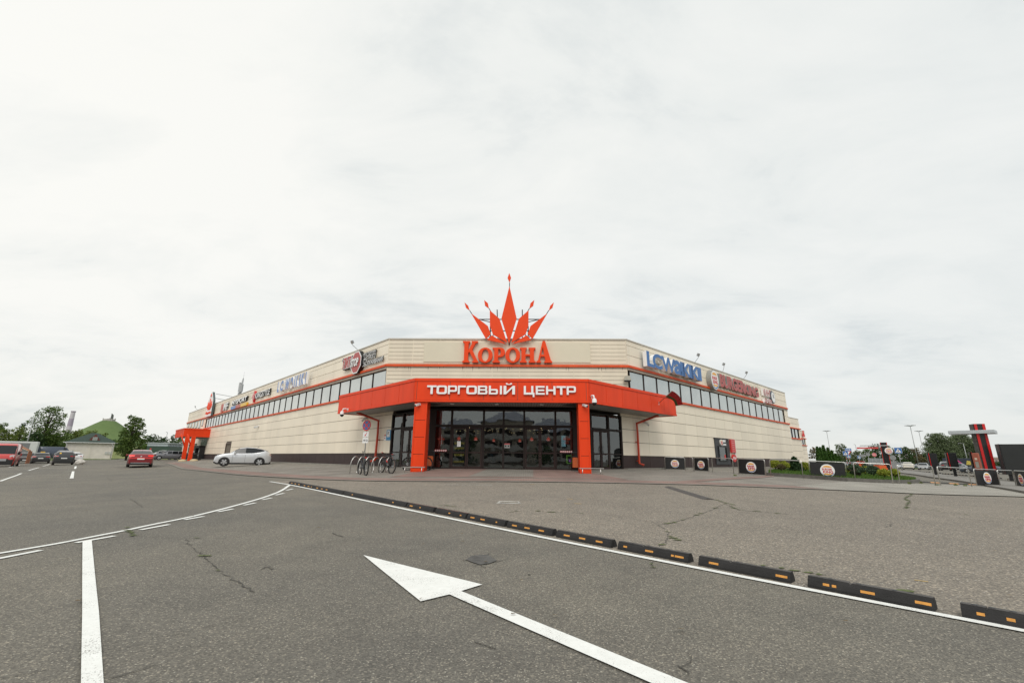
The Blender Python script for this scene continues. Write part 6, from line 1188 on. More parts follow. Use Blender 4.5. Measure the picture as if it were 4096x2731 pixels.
def car(name, label, kind, pos, head, col, L_, W_, H_, cat='car', group='parked cars', lit=False, rails=False, wr=.34, back=True, trim_low=True, roof=None):
    s = thing(name, label, cat, pos, head, group); P = PROF[kind]; van = kind == 'van'; sill = .18 / H_ if not van else .2 / H_
    body = MB(); gl = MB(); rings = []
    for x, zb, zr, sg, tg in P:
        e = min(1, .80 + x * 3.2) if x < .0625 else (1 if x < .93 else 1 - (x - .93) * 2.2); e = max(.72, e) ** .8; w = W_ / 2 * e; X = L_ / 2 - x * L_; cab = zr - zb > .06
        wr_ = w * ((.74 if not van else .86) if cab else .90); zs = sill + (.06 if x < .02 or x > .985 else 0)
        rings.append([(X, w * .93, zs * H_), (X, w * .985, (zs + .08) * H_), (X, w, (zb * .72) * H_), (X, w * .985, (zb - .03) * H_), (X, w * .955, zb * H_), (X, wr_, (zr - (.035 if cab else .012)) * H_), (X, wr_ * .86, (zr - .004) * H_), (X, 0, zr * H_)])
    for i in range(len(P) - 1):
        for sd in (1, -1):
            for j in range(7):
                q = [rings[i][j], rings[i][j + 1], rings[i + 1][j + 1], rings[i + 1][j]]; q = [(a, b * sd, c) for a, b, c in q]
                if sd < 0: q = q[::-1]
                g = (j == 4 and P[i][3]) or (j >= 5 and P[i][4])
                if g: gl.add(q, [(0, 1, 2, 3)], 0, True)
                else: body.add(q, [(0, 1, 2, 3)], 1 if (trim_low and j == 0) else (2 if roof and j >= 5 and rings[i][7][2] > .9 * H_ else 0), True)
    for k, r in ((0, rings[0]), (-1, rings[-1])):
        pl = [(a, b, c) for a, b, c in r] + [(a, -b, c) for a, b, c in r[:-1][::-1]]; body.add(pl, [tuple(range(len(pl)))], 0)
    lo = [(r[0][0], sd * r[0][1], r[0][2] + .01) for sd in (1, -1) for r in (rings if sd > 0 else rings[::-1])]; body.add(lo, [tuple(range(len(lo)))], 1)
    o = body.build('body', [col, M_TRIM] + ([roof] if roof else []), s)
    if True:      # weld so the skin shades as one surface
        bm = bmesh.new(); bm.from_mesh(o.data); bmesh.ops.remove_doubles(bm, verts=bm.verts, dist=.001); bmesh.ops.recalc_face_normals(bm, faces=bm.faces); bm.to_mesh(o.data); bm.free()
    gl.build('window', [M_CARG], s)
    ax = (.18 * L_ - L_ / 2, .80 * L_ - L_ / 2) if not van else (.165 * L_ - L_ / 2, .77 * L_ - L_ / 2)
    for x in ax:
        for sd in (1, -1):
            arch = MB(); y = sd * W_ / 2; n = 14; rr_ = wr * 1.2; v = [(-x + rr_ * math.cos(a), y * 1.004, wr + rr_ * math.sin(a)) for a in np.linspace(-.25, math.pi + .25, n)]; arch.add(v + [(p[0], y * .80, p[2]) for p in v], [tuple(range(n))] + [(i, i + 1, n + i + 1, n + i) for i in range(n - 1)]); arch.build('wheel_arch', [M_TRIM], s)
    for x in ax:
        for sd in (1, -1):
            M = Matrix.Translation((-x, sd * (W_ / 2 - .10), wr)) @ Matrix.Rotation(-sd * math.pi / 2, 4, 'X'); w = MB(); w.lathe([(wr * .66, -.10), (wr * .95, -.10), (wr, -.06), (wr, .07), (wr * .95, .115), (wr * .68, .115)], 22, 0, M); wo = w.build('wheel', [M_TYRE], s)
            r = MB(); r.lathe([(wr * .68, .115), (wr * .66, .09), (wr * .60, .06), (.0, .06)], 22, 1, M); 
            for k in range(5): R2 = M @ Matrix.Rotation(k * 2 * math.pi / 5, 4, 'Z'); r.add([R2 @ Vector(p) for p in ((-.05, .03, .112), (.05, .03, .112), (.075, wr * .64, .105), (-.075, wr * .64, .105))], [(0, 1, 2, 3)], 0)
            r.lathe([(.065, .115), (.0, .118)], 10, 0, M); r.build('rim', [M_RIM, M_TRIM], wo)
    fz = P[2][1] * H_; rz_ = P[-3][1] * H_; w2 = W_ / 2
    def lampbox(nm, x, y0, y1, z0, z1, m, sgn): b = MB(); d = .035; b.bbox((min(x, x + sgn * d), y0, z0), (max(x, x + sgn * d), y1, z1), .008); return b.build(nm, [m], s)
    xf = L_ / 2; xr = -L_ / 2
    for sd in (1, -1):
        hw = .40 if not van else .30; a, b = sorted((sd * w2 * (.93 - hw * .92), sd * w2 * .86)); q = MB(); z0, z1 = (fz - .16, fz - .04) if not van else (fz - .22, fz + .10)
        q.add([(xf - .02, a if sd > 0 else b, z0), (xf - .13, sd * w2 * .93, z0 + .03), (xf - .20, sd * w2 * .92, z1 + .02), (xf - .05, a if sd > 0 else b, z1 - .01), (xf - .2, sd * w2 * .5, z0), (xf - .4, sd * w2 * .8, z1 - .04)], [(0, 1, 2, 3), (0, 3, 4), (1, 5, 2), (0, 4, 5, 1), (3, 2, 5, 4)]); q.build('headlight', [M_LAMP], s)
        tz0, tz1 = (rz_ - .17, rz_ - .03) if not van else (.85, 1.45); a, b = sorted((sd * w2 * (.52 if not van else .84), sd * w2 * .93)); t = MB(); t.add([(xr - .012, a if sd > 0 else b, tz0 + .05), (xr + .05, sd * w2 * .90, tz0), (xr + .12, sd * w2 * .965, tz1), (xr + .03, a if sd > 0 else b, tz1), (xr + .2, sd * w2 * .7, tz0 + .02), (xr + .25, sd * w2 * .9, tz1 - .02)], [(0, 1, 2, 3), (0, 3, 4), (1, 5, 2), (0, 4, 5, 1), (3, 2, 5, 4)]); t.build('taillight', [M_TAILON if lit else M_TAIL], s)
        mz = P[5][1] * H_ + .05; q = MB(); X = L_ / 2 - P[5][0] * L_ - .02; q.bbox((X - .08, sd * (w2 + .12) - .10, mz - .06 - (.1 if van else 0)), (X + .06, sd * (w2 + .12) + .10, mz + .09 + (.1 if van else 0)), .03); q.box((X - .03, sd * w2 * .93 - .08, mz - .03), (X + .03, sd * w2 * .93 + .1, mz + .02)); q.build('mirror', [M_TRIM if van else col], s)
    g = MB(); g.bbox((xf - .03, -w2 * .58, H_ * .20), (xf + .012, w2 * .58, H_ * .34), .02); g.build('grille', [M_TRIM], s)
    g = MB(); g.bbox((xr - .012, -w2 * .80, .24), (xr + .1, w2 * .80, .24 + H_ * .13), .03); g.build('rear_bumper', [M_TRIM], s)
    for x, sgn, z in ((xf + .012, 1, H_ * .245), (xr - .014, -1, H_ * .43 if kind in ('suv', 'coupe', 'sedan', 'wagon') else .7)):
        q = MB(); q.box((min(x, x + sgn * .012), -.26, z), (max(x, x + sgn * .012), .26, z + .115)); q.build('number_plate', [M_PLATE], s)
    if rails:
        for sd in (1, -1): q = MB(); q.tube([(L_ * .12, sd * W_ * .33, H_ * .985), (L_ * .05, sd * W_ * .33, H_ * 1.02), (-L_ * .3, sd * W_ * .33, H_ * .99), (-L_ * .34, sd * W_ * .33, H_ * .95)], .02, 6); q.build('roof_rail', [M_TRIM], s)
    q = MB(); q.tube([(-L_ * .22, 0, H_ * .985), (-L_ * .26, 0, H_ * 1.05)], .012, 5); q.build('aerial', [M_TRIM], s)
    # door cuts and handles
    q = MB()
    for sd in (1, -1):
        for f in ((.315, .535, .76) if not van else (.16, .33, .62)): X = L_ / 2 - f * L_; q.box((X - .006, sd * W_ / 2 - (.01 if sd > 0 else -.0), .34), (X + .006, sd * W_ / 2 + (.002 if sd > 0 else -.002) + (.0 if sd > 0 else .01), H_ * .60))
    q.build('door_seam', [M_TRIM], s)
    for f in (.50, .70):
        for sd in (1, -1): X = L_ / 2 - f * L_; q = MB(); q.bbox((X - .10, sd * W_ * .497 - .015, H_ * .56), (X + .08, sd * W_ * .497 + .015, H_ * .58), .005); q.build('handle', [col], s)
    return s
def park(k, x, y, depth, side=0): p = AT(k, x, y, depth); return onG(p)
P_SILV = paint('silver', (.64, .655, .675), .35); P_RED = paint('red', (.22, .010, .014), .2); P_DK = paint('charcoal', (.035, .037, .038)); P_GREY = paint('grey', (.17, .172, .185), .4); P_BLUEG = paint('slate', (.06, .075, .095)); P_WH = paint('white', (.72, .73, .73), 0); P_BLK = paint('black', (.012, .012, .014)); P_LSIL = paint('pale_silver', (.48, .50, .52), .4); P_VRED = paint('van_red', (.50, .035, .03), 0); P_CREAM = paint('cream', (.70, .66, .56), 0); P_MID = paint('steel_blue', (.16, .20, .24), .3)
silver = car('parked_car', 'silver crossover car parked side on along the left wall', 'suv', park('R2', 835, 1460, 42.3), RAD(210), P_SILV, 4.46, 1.88, 1.69, wr=.37)
q = MB(); q.add([(-1.55, .72, 1.44), (-1.55, -.72, 1.44), (-1.92, -.66, 1.40), (-1.92, .66, 1.40), (-1.55, .72, 1.47), (-1.55, -.72, 1.47), (-1.94, -.66, 1.42), (-1.94, .66, 1.42)], [(0, 1, 2, 3), (7, 6, 5, 4), (0, 4, 5, 1), (2, 6, 7, 3), (1, 5, 6, 2), (3, 7, 4, 0)]); q.build('spoiler', [P_SILV], silver)
red = car('parked_car', 'dark red sloping back crossover seen from behind with glowing tail lights', 'coupe', park('R1', 1872, 1040, 43.6), RAD(131), P_RED, 4.55, 1.84, 1.56, lit=True)
q = MB(); q.box((-2.30, -.82, .80), (-2.285, .82, .835)); q.build('light_bar', [M_TAILON], red); q = MB(); q.lathe([(0, .016), (.075, .012), (.08, 0)], 4, M=Matrix.Translation((-2.26, 0, .93)) @ Matrix.Rotation(-math.pi / 2, 4, 'Y')); q.build('badge', [M_RIM], red); q = MB(); q.box((-2.30, -.66, .36), (-2.285, .66, .41)); q.build('skid_plate', [M_RIM], red)
suv = car('parked_car', 'dark grey off-road car seen from behind with a yellow rear window sticker', 'suv', park('R1', 840, 1028, 56), RAD(136), P_DK, 4.6, 1.86, 1.69, rails=True, wr=.36)
q = MB(); q.add([(-1.99, .48, 1.42), (-1.99, .32, 1.42), (-2.06, .32, 1.29), (-2.06, .48, 1.29)], [(0, 1, 2, 3)]); q.build('window_sticker', [M_YEL], suv)
taxi = car('taxi', 'dark grey saloon taxi with a yellow roof sign', 'sedan', park('R1', 538, 1008, 64.5), RAD(136), P_DK, 4.65, 1.81, 1.46, cat='taxi')
q = MB(); q.prism([(-.24, 1.46), (.24, 1.46), (.20, 1.60), (-.20, 1.60)], -.09, .09); o = q.build('roof_sign', [M_YEL], taxi); o.rotation_euler = (0, 0, math.pi / 2)
car('parked_car', 'dark brown saloon facing the camera behind the brown shelter', 'sedan', park('R1', 345, 1000, 67), RAD(-45), paint('brown', (.035, .026, .026)), 4.5, 1.8, 1.44)
car('parked_car', 'dark saloon tail between the red van and the brown shelter', 'sedan', park('R1', 205, 965, 86), RAD(136), P_BLK, 4.5, 1.8, 1.45)
car('parked_car', 'small white car mostly hidden behind the dark grey off-road car', 'suv', park('R1', 948, 985, 67), RAD(148), P_WH, 4.1, 1.75, 1.5)
van = car('parked_van', 'red high roofed panel van facing the camera at the left edge', 'van', onG(AT('R1', -5, 1050, 49) + Vector((-1.9, 1.9, 0))), RAD(-47), P_VRED, 5.6, 2.05, 2.5, cat='van', group=None, trim_low=False, wr=.35)
q = MB(); q.bbox((2.60, -.95, .25), (2.83, .95, .78), .05); q.build('front_bumper', [M_TRIM], van); q = MB(); q.bbox((2.835, -.45, .62), (2.85, .45, .86), .02); q.build('silver_grille', [M_RIM], van)
car('parked_van', 'dark blue panel van beside the white brick hut', 'van', park('R1', 722, 926, 97), RAD(46), paint('navy', (.045, .06, .09)), 5.9, 2.05, 2.45, cat='van', group=None, trim_low=False)
car('parked_car', 'grey estate car parked side on beside the far small canopy', 'wagon', onG(AT('H2', 1190, 1350, 76)), RAD(218), P_GREY, 4.75, 1.84, 1.47)
car('parked_car', 'slate car nose just left of the grey estate car', 'suv', onG(AT('H2', 1010, 1345, 80.5)), RAD(218), P_BLUEG, 4.5, 1.82, 1.58)
car('parked_car', 'white car furthest back in the row left of the far small canopy', 'suv', onG(AT('H2', 800, 1300, 86)), RAD(218), P_WH, 4.6, 1.84, 1.68)
# car park on the right
car('parked_car', 'white hatchback seen from behind between the round sign and the menu boards', 'suv', onG(AT('S7', 165, 1075, 100)), RAD(52), P_CREAM, 4.2, 1.8, 1.56)
car('parked_car', 'pale silver car facing the camera left of the first menu board', 'wagon', onG(AT('S7', 460, 1075, 101)), RAD(225), P_LSIL, 4.4, 1.78, 1.5)
car('parked_car', 'steel blue saloon behind the pale silver car under the high lamp posts', 'sedan', onG(AT('S7', 365, 1000, 128)), RAD(130), P_MID, 4.6, 1.8, 1.45)
car('parked_car', 'black off-road car seen from behind between the two menu boards', 'suv', onG(AT('S7', 890, 1100, 90)), RAD(55), P_BLK, 4.7, 1.9, 1.75)
car('parked_car', 'dark saloon nose beside the black off-road car behind the second menu board', 'sedan', onG(AT('S7', 1120, 1100, 86)), RAD(215), P_DK, 4.5, 1.8, 1.45)
car('parked_car', 'low slate grey sports car side on behind the third menu board', 'coupe', onG(AT('S7', 1560, 1140, 67)), RAD(139), P_BLUEG, 4.65, 1.83, 1.33)
car('parked_car', 'grey car behind the first menu board', 'wagon', onG(AT('S7', 770, 1030, 112)), RAD(120), P_GREY, 4.4, 1.8, 1.5)
car('parked_car', 'white car just left of the round sign back', 'wagon', onG(AT('S8', 2010, 940, 108)), RAD(225), P_WH, 4.3, 1.78, 1.5)
car('parked_car', 'white saloon behind the pole of the big pedestrian sign', 'sedan', onG(AT('S8', 2120, 935, 106)), RAD(228), P_LSIL, 4.5, 1.8, 1.45)
car('parked_car', 'white car roof seen over the cream hatchback', 'suv', onG(AT('S8', 2190, 900, 122)), RAD(140), P_WH, 4.5, 1.8, 1.6)
car('parked_car', 'dark red car partly seen beside the round sign back', 'wagon', onG(AT('S8', 2110, 890, 128)), RAD(140), paint('maroon', (.12, .02, .02)), 4.5, 1.8, 1.5)
car('parked_car', 'black estate car seen from behind beyond the striped sign posts', 'wagon', onG(AT('S8', 1345, 880, 128)), RAD(80), P_BLK, 4.6, 1.85, 1.6)
car('parked_car', 'steel blue car beyond the leftmost pedestrian sign', 'wagon', onG(AT('S8', 1190, 885, 132)), RAD(150), P_MID, 4.4, 1.8, 1.5)
car('parked_car', 'dark car right of the red and black planter board', 'sedan', onG(AT('S8', 1580, 880, 138)), RAD(80), P_BLK, 4.5, 1.8, 1.5)
car('parked_car', 'white car beyond the red and black planter board', 'suv', onG(AT('S8', 1480, 870, 150)), RAD(80), P_WH, 4.3, 1.8, 1.55)
car('parked_van', 'small white van beyond the hedge trees at the far wing', 'van', onG(AT('S8', 665, 870, 120)), RAD(100), P_WH, 5.0, 1.95, 2.1, cat='van', group=None, trim_low=False)
# truck with bright side picture and grey box trailer
p = onG(AT('S7', 1215, 1000, 132)); s = thing('box_truck', 'black box truck with an orange and pink picture on its side', 'truck', p, RAD(-48)); mb = MB(); mb.bbox((-4.2, -1.2, .7), (2.6, 1.2, 3.0), .05); b = mb.build('cargo_box', [mat('truck_navy', (.03, .035, .06), .4)], s); mb = MB(); mb.bbox((2.7, -1.1, .5), (4.4, 1.1, 2.6), .12); mb.build('cab', [P_DK], s)
for pl, m in (([(-3.6, .9), (-.8, .9), (-.4, 1.5), (-1.6, 1.9), (-3.4, 1.7)], mat('picture_orange', (.75, .38, .03), .5, var=.4, vscale=4)), ([(-3.9, 1.9), (-2.4, 2.9), (-1.0, 2.85), (-1.8, 1.95)], mat('picture_white', (.6, .6, .6), .5)), ([(-1.6, 2.9), (-1.2, 2.9), (.2, 1.2), (-.2, 1.2)], mat('picture_pink', (.55, .05, .22), .5)), ([(.6, 1.2), (1.9, 1.2), (1.6, 2.2), (.9, 2.4)], mat('picture_yellow', (.65, .5, .1), .5, var=.6, vscale=6))): mb = MB(); mb.prism(pl, -1.215, -1.2); mb.build('side_picture', [m], b)
for x in (-3, -2, 3.4):
    for sd in (-1, 1): mb = MB(); mb.lathe([(.2, -.14), (.48, -.14), (.5, -.1), (.5, .1), (.48, .14), (0, .14)], 16, M=Matrix.Translation((x, sd * 1.05, .5)) @ Matrix.Rotation(-sd * math.pi / 2, 4, 'X')); mb.build('wheel', [M_TYRE], s)
p = onG(AT('H1', 430, 560, 92)); s = thing('box_trailer', 'grey sided box trailer with white roof edge behind the brown shelter', 'trailer', p, RAD(42)); mb = MB(); mb.bbox((-2.8, -1.2, .75), (2.8, 1.2, 3.3), .06); b = mb.build('cargo_box', [mat('trailer_white', (.62, .63, .62), .5, var=.1)], s); mb = MB(); mb.bbox((-2.6, -1.225, .95), (1.7, -1.2, 3.0), .01); mb.build('side_curtain', [mat('trailer_grey', (.19, .195, .20), .6, var=.1)], b)
for x in (-1.9, -.9, 2.0):
    for sd in (-1, 1): mb = MB(); mb.lathe([(.2, -.14), (.42, -.14), (.44, -.1), (.44, .1), (.42, .14), (0, .14)], 16, M=Matrix.Translation((x, sd * 1.0, .44)) @ Matrix.Rotation(-sd * math.pi / 2, 4, 'X')); mb.build('wheel', [M_TYRE], s)
mb = MB(); mb.box((-2.7, -1.0, .55), (2.7, 1.0, .75)); mb.build('chassis', [M_TRIM], s)

# ------------------------------------------------------------------ left background things
# brown slatted trolley shelter
M_WOOD = mat('brown_slats', (.33, .115, .045), .6, var=.25, vscale=3, streak=True)
dS = 57; A = AT('H1', 745, 690, dS); B_ = AT('H1', 858, 660, dS + 1.2); p = onG(A); s = thing('trolley_shelter', 'brown slatted trolley shelter with a sloping roof', 'shelter', p, math.atan2((B_ - A).y, (B_ - A).x)); Ww = (Vector((B_.x, B_.y)) - Vector((A.x, A.y))).length
T = AT('H1', 825, 318, dS); hh = T.z - p.z; mb = MB()
for i in range(9): mb.box((i * Ww / 9, -.03, .18), ((i + .86) * Ww / 9, .03, hh))
mb.box((0, .03, .2), (Ww, .06, .28)); mb.box((0, .03, hh * .5), (Ww, .06, hh * .5 + .08)); mb.build('side_panel', [M_WOOD], s)
T2 = AT('H1', 470, 140, dS + .2); inv = Matrix.Translation(p) @ Matrix.Rotation(s.rotation_euler[2], 4, 'Z'); inv = inv.inverted(); l2 = inv @ T2; mb = MB(); e = Vector((0, 0, hh)); e2 = Vector((l2.x, l2.y, l2.z)); up = Vector((0, 0, .12)); bk = Vector((Ww * 1.2, .2, .0))
v = [e, e2, e2 + bk, e + bk]; mb.add([tuple(q) for q in v] + [tuple(q + up) for q in v], [(3, 2, 1, 0), (4, 5, 6, 7), (0, 1, 5, 4), (1, 2, 6, 5), (2, 3, 7, 6), (3, 0, 4, 7)]); mb.build('roof', [M_WOOD], s); mb = MB(); mb.tube([e - Vector((0, .02, .02)), e2 - Vector((0, .02, .02))], .05, 6); mb.build('roof_edge', [mat('pale_timber', (.55, .42, .28), .6)], s); mb = MB(); mb.tube([(l2.x, l2.y, 0), (l2.x, l2.y, l2.z)], .06, 6); mb.build('post', [M_WOOD], s)
# white brick hut with green hipped roof
M_HUT = paver_mat('hut_brick', (.66, .62, .55), (.58, .54, .47), (.45, .42, .36), 0, .5, .16)
dH = 100.0; A = onG(AT('R1', 838, 955, dH)); Bq = onG(AT('R1', 1497, 952, dH + 5.5)); d = Bq - A; Lh = Vector((d.x, d.y)).length; rz = math.atan2(d.y, d.x); s = thing('brick_hut', 'white brick hut with a dark green hipped roof and brown gable dormer', 'hut', A, rz)
ez = AT('R1', 1000, 735, dH).z - A.z; rzT = AT('R1', 1240, 603, dH + 3).z - A.z; D_ = 6.5
mb = MB(); mb.box((0, 0, -.6), (Lh, D_, ez)); w = mb.build('wall', [mat('hut_white', (.74, .68, .61), .85, var=.14, vscale=1.2, bump=.4, bscale=14)], s)
mb = MB()
for x in (Lh * .02, Lh * .50, Lh * .96): mb.box((x, -.06, -.3), (x + Lh * .025, .0, ez - .35))
mb.box((Lh * .02, -.07, ez - .40), (Lh * .985, .0, ez - .28)); mb.build('pilaster', [mat('hut_trim', (.70, .66, .58), .85, var=.1)], w)
M_GRF = mat('green_roof', (.050, .072, .062), .7, 0, var=.15, spec=.2); o_ = .55; mb = MB(); mb.add([(-o_, -o_, ez), (Lh + o_, -o_, ez), (Lh + o_, D_ + o_, ez), (-o_, D_ + o_, ez), (Lh * .46, D_ / 2, rzT), (Lh * .60, D_ / 2, rzT)], [(0, 1, 5, 4), (1, 2, 5), (2, 3, 4, 5), (3, 0, 4), (0, 3, 2, 1)]); r = mb.build('roof', [M_GRF], s)
x0, x1, xm = (Lh * q for q in (.40, .70, .555)); zd = ez + (rzT - ez) * .12; zt_ = ez + (rzT - ez) * .86; mb = MB(); mb.prism([(x0, zd), (x1, zd), (xm, zt_)], .45, 3.0); dm_ = mb.build('dormer', [mat('dormer_brown', (.14, .035, .025), .7, var=.25, vscale=5)], r); mb = MB(); mb.box((xm - .42, .40, zd + .15), (xm + .42, .45, zd + (zt_ - zd) * .62)); mb.build('louvre', [mat('louvre_grey', (.30, .32, .30), .5)], dm_)
mb = MB(); mb.box((-o_ - .02, -o_ - .08, ez - .02), (Lh + o_ + .02, -o_, ez + .10)); mb.build('gutter', [M_WHITE], s)
for x in (.15, Lh - .25): mb = MB(); mb.tube([(x - .3, -o_, ez), (x, -.1, ez - .5), (x, -.1, .1)], .07, 6); mb.build('drainpipe', [M_WHITE], s)
for x in (Lh * .86, Lh * .935): mb = MB(); mb.box((x - Lh * .03, -.14, ez * .28), (x + Lh * .03, -.0, ez * .46)); mb.build('meter_cabinet', [mat('cabinet_grey', (.52, .52, .49), .5)], s)
# white sack on the asphalt
p = GP('R1', 1068, 1036); s = thing('sack', 'crumpled white sack lying on the asphalt', 'sack', p); rnd = random.Random(5); mb = MB(); n = 14; v = []
for i in range(7):
    t = i / 6; r = .42 * math.sin(math.pi * (.12 + .80 * t)) ** .6; v += [(r * math.cos(a) * 1.15 * rnd.uniform(.85, 1.12), r * math.sin(a) * rnd.uniform(.85, 1.12), t * .62 * rnd.uniform(.93, 1.05)) for a in np.linspace(0, 2 * math.pi, n + 1)[:-1]]
mb.add(v, [(i * n + j, i * n + (j + 1) % n, (i + 1) * n + (j + 1) % n, (i + 1) * n + j) for i in range(6) for j in range(n)] + [tuple(range(6 * n, 7 * n))], 0, False); mb.build('cloth', [mat('sack_white', (.60, .57, .52), .8, var=.25, vscale=6)], s); mb = MB(); mb.tube([(-.42, 0, .2), (-.6, -.1, .05), (-.66, -.1, .02)], .03, 6); mb.build('loose_end', [mat('sack_white', (.6, .57, .52))], s)
# lamp posts
def lamp(label, k, base, top, depth, arm=(.6, 0), heads=0, name='street_lamp', group='lamp posts'):
    b = onG(AT(k, *base, depth)); t = AT(k, *top, depth); h = t.z - b.z; s = thing(name, label, 'street lamp', b, 0, group); mb = MB(); mb.tube([(0, 0, -.1), (0, 0, h)], [.13, .07], 8); mb.build('post', [M_GALV], s)
    if heads:
        for i in range(heads): a = i * 2 * math.pi / heads + .4; mb = MB(); mb.tube([(0, 0, h - .25), (.9 * math.cos(a), .9 * math.sin(a), h)], .035, 5); mb.bbox((.9 * math.cos(a) - .28, .9 * math.sin(a) - .28, h - .05), (.9 * math.cos(a) + .28, .9 * math.sin(a) + .28, h + .08), .03); mb.build('lamp_head', [M_GREY], s)
    else: mb = MB(); mb.tube([(0, 0, h), (arm[0] * .8, arm[1], h + .1)], .05, 6); mb.bbox((min(arm[0] * .7, arm[0] * 1.6), arm[1] - .12, h + .03), (max(arm[0] * .7, arm[0] * 1.6), arm[1] + .12, h + .14), .03); mb.build('lamp_head', [M_GREY], s)
    return s
lamp('lamp post in front of the left trees beside the brown shelter', 'R1', (322, 885), (432, 432), 96, (-.6, 0))
lamp('tall mast with round lamp cluster just right of the far wing', 'S8', (965, 800), (898, 312), 170, heads=6)
lamp('nearest tall lamp mast left of the first menu board', 'S7', (362, 1030), (186, 245), 130, heads=6)
lamp('second tall lamp mast just right of the nearest mast', 'S7', (490, 955), (332, 348), 168, heads=6)
lamp('short lamp post with a side arm between the masts and the big tree', 'S7', (452, 935), (366, 622), 150, (.8, .2))
lamp('pale curved street lamp in front of the big round tree', 'S7', (1290, 950), (1185, 582), 140, (-.9, 0))
lamp('thin pale pole behind the height limit board', 'S8', (1425, 820), (1380, 548), 150, (-.3, 0))
lamp('small distant pole above the bushes left of the far small canopy', 'H2', (1045, 440), (1035, 280), 150, (-.3, 0))
# chimney far behind the trees
dC = 300; b = AT('R1', 925, 560, dC); t = AT('R1', 983, 316, dC); b0 = Vector((b.x, b.y, G(b.x, b.y))); s = thing('chimney', 'pale mauve striped factory chimney far behind the tall thin tree', 'chimney', b0); h = t.z - b0.z; mb = MB(); M_CH = mat('chimney_mauve', (.36, .32, .38), .8); M_CH2 = mat('chimney_pale', (.52, .50, .52), .8); n = 6
for i in range(n): r0, r1 = 2.1 - 1.0 * i / n, 2.1 - 1.0 * (i + 1) / n; mb.lathe([(r0, h * i / n), (r1, h * (i + 1) / n)], 14, i % 2)
mb.lathe([(1.1, h), (1.0, h)], 14, 0); mb.build('shaft', [M_CH, M_CH2], s); mb = MB(); mb.lathe([(1.12, h - .5), (1.3, h - .5), (1.3, h + .1), (.9, h + .1)], 14); mb.build('rim', [M_CH], s)
# grassy hill with ruined fort and flag
dHl = 235; pk = AT('R1', 1462, 452, dHl); M_HILL = mat('hill_grass', (.115, .165, .055), .95, var=.35, vscale=.09, dark=(.080, .130, .040), bump=.8, bscale=.8)
mb = MB(); rnd = random.Random(3); prof = [(95, -1), (70, 1.5), (52, 4.5), (38, .40), (0, 0)]; hz = pk.z + .25; rings = []; n = 64
for r, f in ((44, 0.0), (32, .10), (24, .26), (18.4, .43), (13.2, .60), (8.8, .76), (5.4, .90), (3.1, .985), (2.4, 1.0), (.01, 1.0)): rings.append([(pk.x + r * (1 + .03 * math.sin(5 * a + r)) * math.cos(a), pk.y + r * (1 + .03 * math.sin(4 * a)) * math.sin(a), hz * f - .6 * (f == 0) + rnd.uniform(-.12, .12)) for a in np.linspace(0, 2 * math.pi, n + 1)[:-1]])
mb.add([q for r in rings for q in r], [(i * n + j, i * n + (j + 1) % n, (i + 1) * n + (j + 1) % n, (i + 1) * n + j) for i in range(len(rings) - 1) for j in range(n)], 0, True); struct(mb.build('hill', M_HILL))
s = thing('fort_ruin', 'ruined white ring wall on top of the green hill', 'ruin', (pk.x, pk.y, hz)); mb = MB(); rnd = random.Random(8); k = 22
for i in range(k):
    a0, a1 = 2 * math.pi * i / k, 2 * math.pi * (i + .9) / k; r0, r1 = 2.3, 2.6; z = rnd.uniform(.7, 1.4); mb.add([(r * math.cos(a), r * math.sin(a), zz) for zz in (-.4, z) for r, a in ((r0, a0), (r1, a0), (r1, a1), (r0, a1))], [(0, 3, 2, 1), (4, 5, 6, 7), (0, 1, 5, 4), (1, 2, 6, 5), (2, 3, 7, 6), (3, 0, 4, 7)])
mb.build('wall', [mat('ruin_stone', (.50, .48, .44), .9, var=.35, vscale=1.5)], s)
ft = AT('R1', 1484, 345, dHl); s = thing('flag_pole', 'leaning flag pole with a dark flag on the ruined hilltop fort', 'flag pole', (pk.x + .6, pk.y, hz)); hf = ft.z - hz; mb = MB(); mb.tube([(0, 0, 0), (0, 0, hf)], .09, 6); mb.build('pole', [M_GALV], s); mb = MB(); mb.add([(.1, 0, hf), (1.2, .1, hf - .9), (1.5, .2, hf - 4.6), (.8, .1, hf - 5.2), (.15, 0, hf - 3.2)], [(0, 1, 2, 3, 4)]); mb.add([(.1, .03, hf), (1.2, .13, hf - .9), (1.5, .23, hf - 4.6), (.8, .13, hf - 5.2), (.15, .03, hf - 3.2)], [(4, 3, 2, 1, 0)]); mb.build('cloth', [mat('dark_flag', (.08, .09, .08), .8)], s)
# green corrugated shed behind the estate cars
dG = 118; A = AT('H2', 1085, 990, dG); B_ = AT('H2', 1700, 985, dG + 8); A.z = G(A.x, A.y); d = B_ - A; Lg = Vector((d.x, d.y)).length; s = thing('corrugated_shed', 'green corrugated shed with a pale translucent upper wall', 'shed', A, math.atan2(d.y, d.x)); zA = AT('H2', 1150, 690, dG).z - A.z; zM = AT('H2', 1150, 820, dG).z - A.z
mb = MB()
for i in range(14): mb.box((.3, -.05 - .03 * (i % 2), i * zM / 14), (Lg, 5, (i + 1) * zM / 14 - .02))
mb.build('wall', [mat('corrugated_green', (.055, .095, .07), .5, .2, var=.2)], s); mb = MB(); mb.box((.3, .3, zM), (Lg, 5, zA - .15)); mb.build('upper_wall', [mat('translucent_sheet', (.46, .52, .55), .4, var=.15)], s); mb = MB(); mb.box((0, -.3, zA - .15), (Lg + .3, 5.3, zA)); mb.build('roof', [mat('pale_roof', (.55, .60, .62), .5)], s); mb = MB()
for i in range(9): mb.box((.6 + i * (Lg - 1) / 9, .22, zM - .1), (.68 + i * (Lg - 1) / 9, .3, zA - .15))
mb.build('stud', [M_GREY], s)
